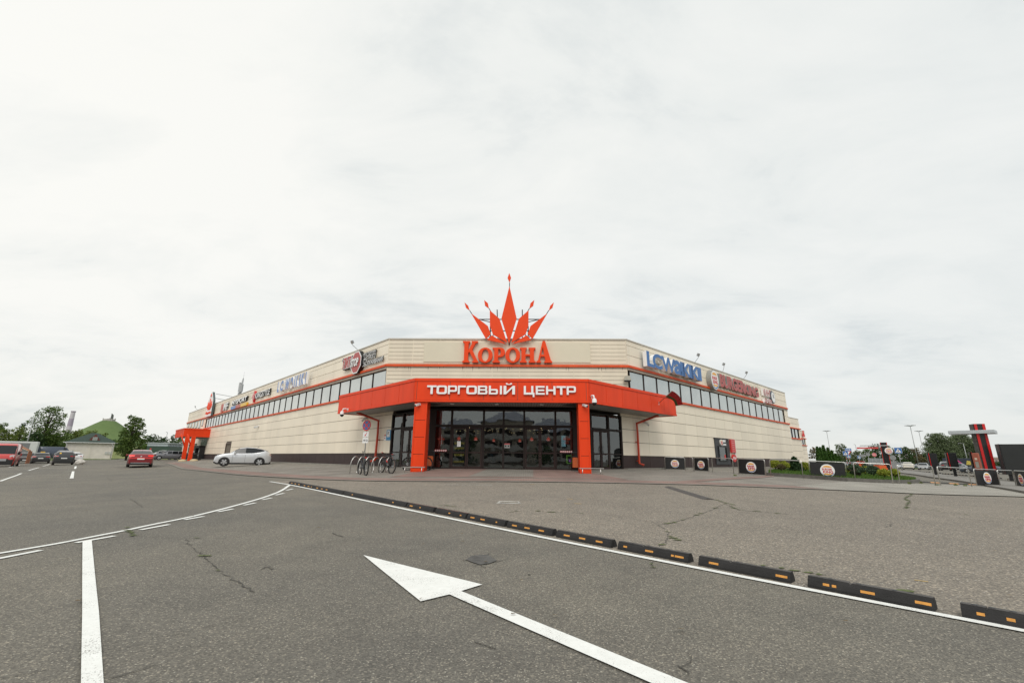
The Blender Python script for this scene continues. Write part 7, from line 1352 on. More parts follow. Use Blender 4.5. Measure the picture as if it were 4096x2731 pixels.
p = onG(AT('H2', 400, 1010, 92)); s = thing('marker_post', 'red and white marker post beside the red car', 'marker post', p); hm = AT('H2', 400, 905, 92).z - p.z; mb = MB(); mb.tube([(0, 0, 0), (0, 0, hm)], .08, 8); mb.build('post', [M_WHITE], s); mb = MB(); mb.tube([(0, 0, hm - .35), (0, 0, hm)], .13, 10); mb.tube([(0, 0, hm - 1.1), (0, 0, hm - .75)], .1, 10); mb.build('red_band', [M_RED], s)
for x, lab in ((1665, 'pale boulder at the foot of the left far canopy pillar'), (2120, 'pale boulder at the foot of the right far canopy pillar')):
    p = onG(AT('H2', x, 1365, 62)); s = thing('boulder', lab, 'boulder', p, 0, 'boulders by the far entrance'); mb = MB(); mb.lathe([(.42, -.05), (.45, .08), (.36, .20), (.2, .27), (0, .29)], 12, M=Matrix.Scale(1.15, 4, (1, 0, 0))); mb.build('stone', [mat('pale_stone', (.55, .44, .27), .9, var=.2)], s)
p = onG(AT('H2', 2130, 1330, 63)); s = thing('litter_bin', 'small dark urn shaped bin between the boulders at the far entrance', 'litter bin', p); mb = MB(); mb.lathe([(.18, 0), (.14, .25), (.22, .4), (.26, .9), (.30, .92)], 12); mb.build('bucket', [M_TRIM], s); mb = MB(); mb.lathe([(.36, .92), (.36, .98), (0, 1.05)], 12); mb.build('lid', [M_TRIM], s)
# ------------------------------------------------------------------ drive-through furniture on the right
M_BKBLK = mat('panel_black', (.012, .012, .013), .35, var=.2); M_BKRED = mat('stripe_red', (.55, .012, .012), .35, var=.05); M_SLAT = mat('dark_slats', (.10, .095, .088), .6, var=.3, vscale=4)
def menu_board(label, k, tl, tr, br, bl, foot, depth):
    c = AT(k, *foot, depth); c = onG(c); view = math.atan2(c.y, c.x); rz = view - math.pi / 2 + RAD(14); s = thing('menu_board', label, 'menu board', c, rz, 'drive-through menu boards'); m = MPP(depth); zt = AT(k, *tl, depth).z - c.z; zb = AT(k, *bl, depth).z - c.z; w = abs(zm(k, *tr)[0] - zm(k, *tl)[0]) * m * .80
    mb = MB(); mb.bbox((-w / 2 + .14, -.14, zb), (w / 2, .10, zt), .02); b = mb.build('panel', [M_BKBLK], s); mb = MB(); mb.bbox((-w / 2, -.13, zb), (-w / 2 + .09, .24, zt), .01); mb.build('side_frame', [M_BKBLK], b); mb = MB(); mb.box((-w / 2 + .09, -.155, zb), (-w / 2 + .14, .1, zt)); mb.build('red_stripe', [M_BKRED], b); mb = MB(); mb.bbox((-.11, -.06, -.1), (.11, .06, zb), .015); mb.build('post', [M_BKBLK], s); return s
menu_board('black menu board with red left edge, leftmost of the three', 'S7', (512, 768), (680, 772), (740, 1045), (575, 1030), (688, 1190), 48.5)
menu_board('black menu board with red left edge, middle of the three', 'S7', (860, 758), (1045, 762), (1115, 1045), (935, 1065), (1063, 1223), 43.5)
menu_board('black menu board with red left edge in front of the tall tower', 'S7', (1297, 745), (1530, 750), (1600, 1070), (1390, 1075), (1560, 1240), 40.5)
cT = onG(AT('S7', 1760, 1240, 39)); view = math.atan2(cT.y, cT.x); rzT_ = view - math.pi / 2 + RAD(25); s = thing('order_tower', 'tall black tower with red stripes carrying a pale flat roof slab', 'tower', cT, rzT_); ht = AT('S7', 1535, 212, 39).z - cT.z; w = .72; dp = .68
mb = MB(); mb.box((-w / 2 - .02, -.02, -.1), (w / 2 + .02, dp, ht)); b = mb.build('column', [M_BKBLK], s)
for x0 in (-w / 2, w / 2 - .18): mb = MB(); mb.box((x0, -.05, 0), (x0 + .18, -.02, ht)); mb.build('red_stripe', [M_BKRED], b)
mb = MB(); n = 36
for i in range(n): mb.box((-w / 2 - .05, .04, ht * (i + .08) / n), (-w / 2 - .02, dp - .04, ht * (i + .9) / n))
mb.build('side_slats', [M_SLAT], b)
zs0, zs1 = AT('S7', 1300, 378, 38.5).z - cT.z, AT('S7', 1300, 325, 38.5).z - cT.z; xl = -(zm('S7', 1570, 0)[0] - zm('S7', 985, 0)[0]) * MPP(38.5) * .78; mb = MB(); mb.bbox((xl, -.35, zs0 - .03), (.85, 1.7, zs1 + .02), .015); slab_ = mb.build('roof_slab', [mat('slab_aluminium', (.50, .53, .55), .4, .3, var=.06)], s)
slab_.rotation_euler = (0, 0, -RAD(30))
c2 = onG(AT('S7', 1540, 1230, 38.0)); s = thing('order_post', 'red brown order post with a pale screen beside the tall tower', 'order post', c2, rzT_ - .75); h2 = AT('S7', 1485, 765, 38).z - c2.z; mb = MB(); mb.bbox((-.22, -.1, -.05), (.22, .1, h2), .05); mb.build('body', [mat('post_terracotta', (.35, .10, .06), .5)], s); mb = MB(); mb.box((-.1, -.115, h2 * .45), (.1, -.1, h2 * .68)); mb.build('screen', [mat('screen_grey', (.30, .30, .27), .3)], s); mb = MB(); mb.box((-.1, -.112, h2 * .27), (.1, -.1, h2 * .36)); mb.box((-.08, -.112, h2 * .74), (.08, -.1, h2 * .82)); mb.build('print', [mat('post_print', (.62, .5, .4), .5)], s)
c3 = onG(AT('S7', 2090, 1200, 38)); view = math.atan2(c3.y, c3.x); s = thing('billboard', 'large black boxed board cut by the right edge of the photo', 'board', c3, view - math.pi / 2 + RAD(16)); zt, zb = AT('S7', 1920, 597, 38).z - c3.z, AT('S7', 2040, 1172, 38).z - c3.z; mb = MB(); mb.bbox((-.20, -.2, max(.12, zb)), (5.5, .25, zt), .02); b = mb.build('panel', [mat('board_black', (.022, .024, .024), .3, var=.2, vscale=2)], s); mb = MB(); mb.bbox((-.27, -.22, max(.1, zb)), (-.20, .6, zt + .01), .01); mb.build('side_frame', [M_BKBLK], b)
for x in (.05, 2.1, 4.2): mb = MB(); mb.bbox((x - .1, -.05, -.1), (x + .1, .15, max(.12, zb)), .01); mb.build('post', [M_BKBLK], s)
# height limit gate
dG2 = 82; cg = onG(AT('S8', 1945, 985, dG2)); view = math.atan2(cg.y, cg.x); s = thing('height_gate', 'black slatted column with red edges and a hanging red height limit board', 'height gate', cg, view - math.pi / 2); hg = AT('S8', 1860, 508, dG2).z - cg.z; m = MPP(dG2); w = 120 * .23384 * m * .80
mb = MB(); mb.box((-w / 2, -.1, -.1), (w / 2, .5, hg), 0); n = 34
for i in range(n): mb.box((-w / 2 + .1, -.16, hg * (i + .1) / n), (w / 2 - .1, -.1, hg * (i + .8) / n), 0)
b = mb.build('column', [M_BKBLK], s)
for x in (-w / 2, w / 2 - .08): mb = MB(); mb.box((x, -.18, 0), (x + .08, -.1, hg)); mb.build('red_edge', [M_BKRED], b)
za, zb = AT('S8', 1700, 567, dG2).z - cg.z, AT('S8', 1700, 553, dG2).z - cg.z; xa = -(1885 - 1478) * .23384 * m * .80; mb = MB(); mb.bbox((xa, -.3, za), (w / 2, -.1, zb), .01); mb.build('boom', [mat('boom_grey', (.42, .43, .42), .5)], s)
z0, z1 = AT('S8', 1600, 613, dG2).z - cg.z, AT('S8', 1600, 587, dG2).z - cg.z; xb = -(1885 - 1413) * .23384 * m * .80; xc = -(1885 - 1785) * .23384 * m * .80; mb = MB(); mb.box((xb, -.24, z0), (xc, -.18, z1)); hb_ = mb.build('limit_board', [M_RED], s); mb = MB(); add_text(mb, 'ОГРАНИЧИТЕЛЬ ВЫСОТЫ 2.7 М', xb + .12, xc - .12, z0 + .12, z1 - .12, -.26, .02, 0, None, .04); mb.build('lettering', [M_LETW], hb_); mb = MB()
for x in (xb + .5, xc - .4): mb.tube([(x, -.21, z1), (x, -.21, za + .02)], .02, 5)
mb.build('hanger', [M_GREY], hb_)
c = AT('S8', 1947, 652, dG2 - 1.0); rr_ = 62 * .23384 * MPP(dG2) * .86; s = thing('roundel_sign', 'round burger logo plate hanging on the black height gate column', 'sign', (c.x, c.y, c.z), view - math.pi / 2); ring_of(s, 'casing', [M_RETW], 0, 0, rr_ * 1.04, rr_ * 1.04, .02, .14); roundel(s, 0, 0, rr_, rr_, .02)
# road signs
def ped_face(s, zc, a, back=False):
    mb = MB(); mb.box((-a, -.05, zc - a), (a, -.03, zc + a)); f = mb.build('plate', [M_BLUE, ], s); mb = MB(); mb.box((-a * 1.06, -.03, zc - a * 1.06), (a * 1.06, -.015, zc + a * 1.06)); mb.build('rim', [M_LETW], f); mb = MB(); mb.prism([(-a * .82, zc - a * .72), (a * .82, zc - a * .72), (0, zc + a * .75)], -.056, -.05); mb.build('triangle', [M_LETW], f)
    mb = MB(); y0, y1 = -.062, -.056; mb.disc((a * .03, zc + a * .22), a * .10, y0, 10, 0, .006); T_ = lambda pts: mb.prism([(x * a, zc + z * a) for x, z in pts], y0, y1)
    T_([(-.10, .10), (.10, .10), (.08, -.22), (-.08, -.22)]); T_([(-.08, -.22), (.02, -.22), (-.22, -.62), (-.32, -.60)]); T_([(.0, -.22), (.09, -.22), (.27, -.60), (.17, -.62)]); T_([(-.10, .10), (-.08, .02), (-.30, -.18), (-.34, -.12)]); T_([(.10, .10), (.09, .0), (.28, -.12), (.31, -.06)])
    for x in (-.62, -.42, .38, .58): T_([(x, -.70), (x + .09, -.70), (x + .07, -.58), (x + .02, -.58)])
    mb.build('walking_figure', [M_BLACK], f)
def signpost(label, k, base, depth, striped=False, group='road signs'):
    b = onG(AT(k, *base, depth)); view = math.atan2(b.y, b.x); return thing('road_sign', label, 'road sign', b, view - math.pi / 2, group), b
def post(s, h, striped=False):
    mb = MB(); mb.tube([(0, 0, -.1), (0, 0, h)], .038, 8); mb.build('post', [M_GALV], s)
    if striped:
        for i in range(5): mb = MB(); mb.tube([(0, 0, .15 + i * .42), (0, 0, .36 + i * .42)], .05, 8); mb.build('red_stripe', [M_RED if i % 2 == 0 else M_WHITE], s)
def zof(k, x, y, depth, b): return AT(k, x, y, depth).z - b.z
s, b = signpost('blue pedestrian crossing sign on a grey post right of the height gate', 'S8', (2180, 1000), 66); zc = zof('S8', 2123, 646, 66, b); post(s, zc + .2); ped_face(s, zc, 58 * .23384 * MPP(66) * .80)
s, b = signpost('blue pedestrian crossing sign on a striped post left of the give way sign', 'S8', (1243, 900), 96); zc = zof('S8', 1207, 695, 96, b); post(s, zc + .9, True); ped_face(s, zc, 42 * .23384 * MPP(96) * .84)
za = zof('S8', 1247, 633, 96, b); u = 50 * .23384 * MPP(96) * .85; mb = MB(); mb.box((.05, -.05, za - .28), (.05 + 2 * u, -.03, za + .28)); f = mb.build('direction_plate', [M_BLUE], s); mb = MB(); mb.box((.12, -.056, za - .06), (2 * u - .25, -.05, za + .06)); mb.prism([(2 * u - .27, za - .16), (2 * u - .05, za), (2 * u - .27, za + .16)], -.056, -.05); mb.build('arrow', [M_LETW], f)
s, b = signpost('white and red give way triangle sign beside the striped sign post', 'S8', (1290, 895), 102, True); zc = zof('S8', 1264, 685, 102, b); post(s, zc + .2, True); a = .62; mb = MB(); mb.prism([(0, zc - a * .9), (a, zc + a * .7), (-a, zc + a * .7)], -.05, -.03); f = mb.build('plate', [M_RED], s); mb = MB(); mb.prism([(0, zc - a * .5), (a * .62, zc + a * .5), (-a * .62, zc + a * .5)], -.056, -.05); mb.build('white_field', [M_LETW], f)
s, b = signpost('smaller blue pedestrian crossing sign below and right of the give way sign', 'S8', (1288, 895), 112); zc = zof('S8', 1268, 747, 112, b); post(s, zc + .2, True); ped_face(s, zc, 29 * .23384 * MPP(112) * .85)
s, b = signpost('most distant small blue pedestrian crossing sign above the planter board', 'S8', (1462, 880), 128); zc = zof('S8', 1453, 760, 128, b); post(s, zc + .2); ped_face(s, zc, 27 * .23384 * MPP(128) * .85)
s, b = signpost('grey back of a rectangular sign right of the distant pedestrian sign', 'S8', (1525, 880), 120); zc = zof('S8', 1517, 734, 120, b); post(s, zc); mb = MB(); mb.box((-.7, -.04, zc - .3), (.7, -.02, zc + .3)); mb.build('plate', [M_GREY], s)
s, b = signpost('narrow grey sign back left of the no entry sign', 'S8', (1620, 870), 118); zc = zof('S8', 1614, 713, 118, b); post(s, zc); mb = MB(); mb.box((-.38, -.04, zc - .35), (.38, -.02, zc + .35)); mb.build('plate', [M_GREY], s)
s, b = signpost('round red no entry sign left of the height gate', 'S8', (1730, 880), 108); zc = zof('S8', 1723, 718, 108, b); post(s, zc); r_ = 32 * .23384 * MPP(108) * .88; mb = MB(); mb.disc((0, zc), r_ * 1.08, -.05, 24, 0, .02); f = mb.build('rim', [M_LETW], s); mb = MB(); mb.disc((0, zc), r_, -.056, 24, 0, .006); mb.build('disc', [M_RED], f); mb = MB(); mb.box((-r_ * .7, -.064, zc - r_ * .17), (r_ * .7, -.056, zc + r_ * .17)); mb.build('bar', [M_LETW], f)
s, b = signpost('grey back of a round sign on a post with a grey plate', 'S8', (2062, 992), 62); zc = zof('S8', 2045, 772, 62, b); post(s, zc + .3); r_ = 52 * .23384 * MPP(62) * .82; mb = MB(); mb.disc((0, zc), r_, -.05, 26, 0, .015); f = mb.build('disc', [M_GREY], s); mb = MB(); mb.box((-.03, -.075, zc - r_ * .6), (.03, -.05, zc + r_ * .6)); mb.box((-r_ * .35, -.07, zc + r_ * .4), (r_ * .35, -.05, zc + r_ * .45)); mb.build('bracket', [M_GALV], f); z0, z1 = zof('S8', 2060, 990, 62, b), zof('S8', 2060, 826, 62, b); mb = MB(); mb.box((-.30, -.06, .1), (.30, -.04, z1)); mb.build('plate', [M_GREY], s)
# planter board, orange road barriers, glass wall
p = onG(AT('S8', 1475, 900, 104)); view = math.atan2(p.y, p.x); s = thing('planter_board', 'red edged black trapezoid board on an orange stand', 'board', p, view - math.pi / 2); z0, z1 = zof('S8', 1475, 872, 104, p), zof('S8', 1475, 832, 104, p); w = 66 * .23384 * MPP(104) * .82; mb = MB(); mb.prism([(-w * .78, z0), (w * .78, z0), (w, z1), (-w, z1)], -.2, .3); f = mb.build('frame', [M_BKRED], s); mb = MB(); mb.prism([(-w * .7, z0 + .12), (w * .7, z0 + .12), (w * .86, z1 - .12), (-w * .86, z1 - .12)], -.215, -.2); mb.build('panel', [M_BKBLK], f); mb = MB(); mb.bbox((-.35, -.15, 0), (.35, .2, z0), .02); mb.build('stand', [mat('stand_orange', (.62, .10, .03), .5)], s)
M_RB = mat('plastic_orange', (.70, .12, .03), .45, var=.1)
for x, y, dp_, lab in ((1755, 958, 84, 'orange plastic road barrier left of the height gate column'), (1853, 965, 80, 'orange plastic road barrier touching the height gate column'), (1480, 930, 98, 'orange plastic road barrier below the planter board')):
    p = onG(AT('S8', x, y, dp_)); view = math.atan2(p.y, p.x); s = thing('road_barrier', lab, 'road barrier', p, view - math.pi / 2, 'orange road barriers'); mb = MB(); mb.prism([(-.62, 0), (.62, 0), (.62, .25), (.50, .35), (.50, .75), (-.50, .75), (-.50, .35), (-.62, .25)], -.22, .22); mb.build('body', [M_RB], s)
p = onG(AT('S8', 1745, 880, 112)); view = math.atan2(p.y, p.x); s = thing('trolley_bay', 'grey glazed trolley bay wall behind the no entry sign', 'trolley bay', p, view - math.pi / 2); z1 = zof('S8', 1745, 778, 112, p); w = 125 * .23384 * MPP(112) * .85; mb = MB(); mb.box((-w, 0, .3), (w, .04, z1)); mb.build('panel', [mat('bay_glass', (.25, .28, .28), .25, var=.15, vscale=.8)], s)
for f in (-1, -.5, 0, .5, 1): mb = MB(); mb.tube([(w * f, -.05, -.1), (w * f, -.05, z1)], .045, 6); mb.build('post', [M_GALV], s)
for i, (x, y) in enumerate(((1610, 880), (1740, 905))):
    p = onG(AT('S8', x, y, 104)); s = thing('motorcycle', ['silver motorcycle at the left end of the trolley bay', 'dark motorcycle in front of the trolley bay'][i], 'motorcycle', p, .4 + i, 'parked motorcycles'); mb = MB()
    for xx in (-.7, .7): mb2 = MB(); mb2.tube([(xx + .3 * math.cos(a), 0, .31 + .3 * math.sin(a)) for a in np.linspace(0, 6.28, 17)[:-1]], .06, 6, 0, True); mb2.build('wheel', [M_TYRE], s)
    mb.bbox((-.45, -.14, .35), (.35, .14, .78), .05); mb.build('engine', [M_TRIM if i else M_GREY], s); mb = MB(); mb.bbox((-.75, -.13, .75), (.05, .13, .86), .04); mb.build('seat', [M_BLACK], s); mb = MB(); mb.bbox((.0, -.16, .74), (.45, .16, 1.0), .06); mb.build('tank', [P_LSIL if i == 0 else P_BLK], s); mb = MB(); mb.tube([(.7, 0, .31), (.45, 0, 1.0)], .04, 6); mb.tube([(.42, -.35, 1.05), (.42, .35, 1.05)], .02, 6); mb.build('fork', [M_GREY], s)
# wheel stops in the right-hand car park
M_WST = M_RUBBER
for i, (a, b) in enumerate((((160, 1108), (240, 1110)), ((285, 1122), (395, 1128)), ((420, 1135), (570, 1145)), ((655, 1150), (775, 1160)), ((810, 1165), (1005, 1180)), ((1090, 1190), (1275, 1205)), ((1330, 1205), (1410, 1213)), ((1080, 1138), (1240, 1148)), ((1900, 1250), (1960, 1268)), ((2055, 1275), (2165, 1290)), ((2320, 1220), (2352, 1224)), ((1300, 1145), (1390, 1155)))):
    A, B_ = GP('S7', *a), GP('S7', *b); d = B_ - A; Ln = min(2.4, Vector((d.x, d.y)).length); rz = math.atan2(d.y, d.x); s = thing('wheel_stop', 'black rubber wheel stop with pale patches in the right hand car park', 'wheel stop', A, rz, 'wheel stops of the right car park'); mb = MB(); mb.add([(0, -.09, 0), (0, .09, 0), (0, .05, .13), (0, -.05, .13), (Ln, -.09, 0), (Ln, .09, 0), (Ln - .04, .05, .13), (Ln - .04, -.05, .13)], [(0, 1, 2, 3), (7, 6, 5, 4), (0, 4, 5, 1), (1, 5, 6, 2), (2, 6, 7, 3), (3, 7, 4, 0)]); mb.build('body', [M_WST], s)
    for f in (.15, .45, .75): mb = MB(); mb.box((Ln * f, -.092, .03), (Ln * (f + .14), -.06, .10)); mb.build('reflector', [mat('pale_reflector', (.45, .38, .30), .6)], s)
# ------------------------------------------------------------------ trees and shrubs
M_BARK = mat('bark', (.075, .060, .045), .95, var=.35, vscale=6, bump=.5)
LV = {'mid': leaf_mat('leaves_mid', (0.045, 0.087, 0.015), (0.083, 0.138, 0.027), (0.143, 0.203, 0.048)), 'dark': leaf_mat('leaves_dark', (0.027, 0.060, 0.018), (0.048, 0.090, 0.030), (0.083, 0.132, 0.045)), 'warm': leaf_mat('leaves_warm', (0.075, 0.112, 0.018), (0.128, 0.173, 0.033), (0.210, 0.240, 0.060)), 'grey': leaf_mat('leaves_grey', *[tuple(c * 1.3 for c in q) for q in ((.060, .082, .039), (.098, .128, .063), (.158, .188, .102))]) if True else leaf_mat('x', (0.060, 0.083, 0.039), (0.098, 0.128, 0.063), (0.158, 0.188, 0.102)), 'rust': leaf_mat('leaves_rust', (0.083, 0.075, 0.033), (0.128, 0.105, 0.048), (0.180, 0.143, 0.075)),
      'thuja': leaf_mat('thuja_sprays', (0.024, 0.072, 0.012), (0.051, 0.120, 0.019), (0.098, 0.188, 0.036)), 'gold': leaf_mat('gold_sprays', (0.150, 0.203, 0.021), (0.285, 0.323, 0.039), (0.450, 0.450, 0.083)), 'pine': leaf_mat('pine_needles', (0.018, 0.051, 0.018), (0.033, 0.075, 0.027), (0.063, 0.112, 0.045)), 'juni': leaf_mat('juniper_sprays', (0.045, 0.083, 0.045), (0.075, 0.123, 0.068), (0.120, 0.173, 0.102)), 'red': leaf_mat('reddish_sprays', (0.068, 0.075, 0.027), (0.128, 0.105, 0.045), (0.195, 0.150, 0.075))}
def leaves(clumps, per, size, rs, droop=.0, thick=.5):
    V = []
    for (c, r) in clumps:
        n = max(4, int(per * (r ** 2))); d = rs.normal(size=(n, 3)); d /= np.linalg.norm(d, axis=1)[:, None]; rad = r * (thick + (1 - thick) * rs.random(n)) ** .8; p = np.array(c)[None] + d * rad[:, None] * np.array([1, 1, .82])
        a = rs.normal(size=(n, 3)) + d * .6; a[:, 2] -= droop; a /= np.linalg.norm(a, axis=1)[:, None]; b = np.cross(a, rs.normal(size=(n, 3))); b /= np.linalg.norm(b, axis=1)[:, None] + 1e-9; s = size * rs.uniform(.6, 1.35, n)[:, None]
        V.append(np.stack([p - a * s * .5, p + b * s * .32, p + a * s * .6, p - b * s * .32], 1).reshape(-1, 3))
    V = np.concatenate(V); F = np.arange(len(V)).reshape(-1, 4); return V, F
def leafmesh(name, V, F, m, parent):
    me = bpy.data.meshes.new(name); me.vertices.add(len(V)); me.vertices.foreach_set('co', V.astype('f').ravel()); me.loops.add(F.size); me.loops.foreach_set('vertex_index', F.ravel().astype('i')); me.polygons.add(len(F)); me.polygons.foreach_set('loop_start', np.arange(0, F.size, 4).astype('i')); me.polygons.foreach_set('loop_total', np.full(len(F), 4, 'i')); me.update(calc_edges=True); me.validate(); me.materials.append(m); return link(name, me, parent)
def tree(label, base, H_, Rr, kind, seed, name='tree', cat='tree', group='background trees', low=.18, sparse=1.0, leaf=.34, lobes=13, full=1.0, trunk=True):
    rs = np.random.RandomState(seed); s = thing(name, label, cat, base, 0, group); cz0 = H_ * low; ch = H_ - cz0; clumps = []; tips = []
    for i in range(lobes):
        t = (i + .5) / lobes; z = cz0 + ch * (.10 + .84 * t); env = math.sin(math.pi * min(1, (.16 + .80 * t)) ** 1.15) ** .7; a = i * 2.4 + rs.uniform(-.5, .5); rad = Rr * env * rs.uniform(.35, .78); cr = Rr * rs.uniform(.30, .46) * (1.05 - .45 * t) * full; c = (rad * math.cos(a), rad * math.sin(a), z); clumps.append((c, cr)); tips.append(c)
        for k in range(4):
            d = rs.normal(size=3); d /= np.linalg.norm(d); clumps.append((tuple(np.array(c) + d * cr * np.array([1.0, 1.0, .8]) * rs.uniform(.7, 1.15)), cr * rs.uniform(.28, .5)))
    V, F = leaves(clumps, 11.0 / leaf ** 2 * sparse, leaf, rs, .15); k = V.reshape(-1, 4, 3)[:, :, 2].max(1) ; keep = k < H_ * 1.02; V = V.reshape(-1, 4, 3)[keep].reshape(-1, 3); F = np.arange(len(V)).reshape(-1, 4)
    if trunk:
        mb = MB(); tr = H_ * .018 + .03; mb.tube([(0, 0, -.2), (rs.uniform(-.1, .1), rs.uniform(-.1, .1), H_ * .35), (rs.uniform(-.2, .2), rs.uniform(-.2, .2), H_ * .7), (0, 0, H_ * .92)], [tr, tr * .75, tr * .4, tr * .12], 8)
        for c in tips: z0 = max(H_ * .12, c[2] * .62); mb.tube([(0, 0, z0), (c[0] * .5, c[1] * .5, z0 + (c[2] - z0) * .6), c], [tr * .38, tr * .24, tr * .07], 5)
        mb.build('trunk', [M_BARK], s)
    leafmesh('crown', V, F, LV[kind], s); return s
def bgtree(k, x, ytop, wpx, depth, kind, seed, label, ybase=None, **kw):
    b = onG(AT(k, x, ytop, depth)); off = abs(zm(k, x, 0)[0] - CX) / 1829; st = math.sqrt(1 + off * off); H_ = AT(k, x, ytop, depth).z - b.z; R_t = wpx * ZM[k][2] * MPP(depth) / st / 2 * 1.05
    return tree(label, b, H_, R_t, kind, seed, **kw)
TL = [('R1', 90, 548, 300, 104, 'warm', 'rounded light green tree at the left edge behind the red van'), ('R1', 40, 452, 260, 150, 'mid', 'taller darker tree top at the far left edge'), ('R1', 320, 452, 190, 145, 'dark', 'dark pointed tree top left of the tall thin tree'), ('R1', 300, 520, 260, 112, 'warm', 'broad green tree behind the left lamp post'),
      ('R1', 480, 585, 300, 100, 'dark', 'dark bushy tree below and left of the tall thin tree'), ('R1', 700, 620, 330, 104, 'mid', 'broad green tree at the foot of the tall thin tree'), ('R1', 860, 560, 260, 124, 'mid', 'green tree in front of the striped chimney'), ('R1', 1060, 548, 240, 128, 'warm', 'light green tree right of the striped chimney'), ('R1', 1250, 552, 240, 128, 'warm', 'light green tree behind the left slope of the hut roof'), ('R1', 1400, 600, 190, 128, 'warm', 'light green tree behind the right slope of the hut roof'), ('R1', 1520, 690, 170, 135, 'dark', 'low dark tree just right of the hut roof ridge'),
      ('R1', 1660, 660, 190, 128, 'dark', 'dark low tree left of the big dark round tree'), ('R1', 2040, 625, 210, 150, 'dark', 'dark tree just right of the big round tree'), ('R1', 2190, 660, 230, 150, 'dark', 'dark wide bush above the pale estate car row'), ('R1', 2330, 615, 130, 158, 'dark', 'dark spiky tree top left of the far small canopy'), ('R1', 2100, 742, 330, 135, 'mid', 'low bushy thicket along the grass field'), ('R1', -180, 500, 380, 120, 'mid', 'tree beyond the left edge of the car park'), ('R1', 2420, 640, 200, 170, 'mid', 'green tree top right behind the far small canopy')]
for i, (k, x, y, w, d, kd, lab) in enumerate(TL): bgtree(k, x, y, w * 1.2, d, kd, 20 + i, lab, low=.0, leaf=.36, lobes=17, full=1.5)
s = bgtree('R1', 715, 238, 640, 103, 'mid', 5, 'tall thin leafed tree with sky showing through, tallest on the left', low=.10, sparse=.60, leaf=.30, lobes=46, full=.82)
s = bgtree('R1', 1825, 370, 400, 78, 'mid', 77, 'big dark round tree behind the dark red car', low=.05, leaf=.26, lobes=26, sparse=1.15, full=1.25)
for i, (k, x, y, w, d, kd, lab) in enumerate([('S8', 645, 580, 150, 128, 'rust', 'reddish thin tree at the end of the far wing'), ('S8', 1110, 530, 240, 150, 'grey', 'grey green tree behind the hedge trees and striped posts'), ('S8', 1260, 650, 200, 158, 'mid', 'low green tree behind the give way sign'), ('S8', 1400, 640, 200, 150, 'grey', 'green tree behind the thin pale pole'), ('S8', 1560, 610, 220, 156, 'mid', 'green tree under the height limit board'), ('S8', 1690, 535, 270, 160, 'dark', 'tall dark tree behind the height limit board'), ('S8', 1900, 555, 230, 165, 'grey', 'green tree behind the black height gate column'), ('S8', 2040, 630, 180, 150, 'dark', 'dark tree behind the round sign back'), ('S8', 2215, 570, 230, 140, 'dark', 'dark tree right of the big pedestrian sign'), ('S7', 90, 660, 260, 150, 'rust', 'brownish tree left of the nearest tall lamp mast'), ('S7', 260, 665, 280, 145, 'rust', 'brown and green tree behind the nearest tall lamp mast'), ('S7', 420, 770, 300, 150, 'dark', 'low dark tree under the big round tree')]):
    bgtree(k, x, y, w * 1.2, d, kd, 50 + i, lab, low=.0, leaf=.40, lobes=16, full=1.5, group='trees beyond the right car park')
bgtree('S7', 690, 385, 720, 168, 'grey', 91, 'big round grey green tree, left half of the pair', low=.06, leaf=.40, lobes=40, sparse=.95, full=1.25, group='trees beyond the right car park')
bgtree('S7', 1110, 400, 700, 176, 'grey', 92, 'big round grey green tree, right half of the pair under the slab', low=.06, leaf=.40, lobes=40, sparse=.95, full=1.25, group='trees beyond the right car park')
bgtree('S7', 800, 770, 700, 180, 'dark', 93, 'long low dark thicket under the pair of big round trees', low=.0, full=1.5, leaf=.42, lobes=24, group='trees beyond the right car park')
bgtree('S7', 1880, 925, 300, 210, 'dark', 94, 'low dark trees on the slope between the tower and the black board', low=.0, full=1.5, leaf=.5, lobes=14, group='trees beyond the right car park'); bgtree('S7', 1400, 880, 400, 200, 'dark', 95, 'low dark trees behind the black box truck', low=.0, full=1.5, leaf=.5, lobes=14, group='trees beyond the right car park')
p = onG(AT('S7', 1850, 960, 420)); s = thing('distant_building', 'pale pink distant buildings on the slope right of the tall tower', 'building', p, -.6); hb = AT('S7', 1850, 868, 420).z - p.z; mb = MB(); mb.box((-14, 0, 0), (14, 8, hb)); mb.box((-6, -.5, hb), (4, 6, hb + 1.2)); mb.build('wall', [mat('pink_wall', (.42, .33, .28), .9, var=.3, vscale=.4)], s); mb = MB()
for i in range(9): mb.box((-12.5 + i * 2.9, -.06, hb * .55), (-11.2 + i * 2.9, 0, hb * .8))
mb.build('window_row', [mat('far_window', (.12, .12, .13), .4)], s)
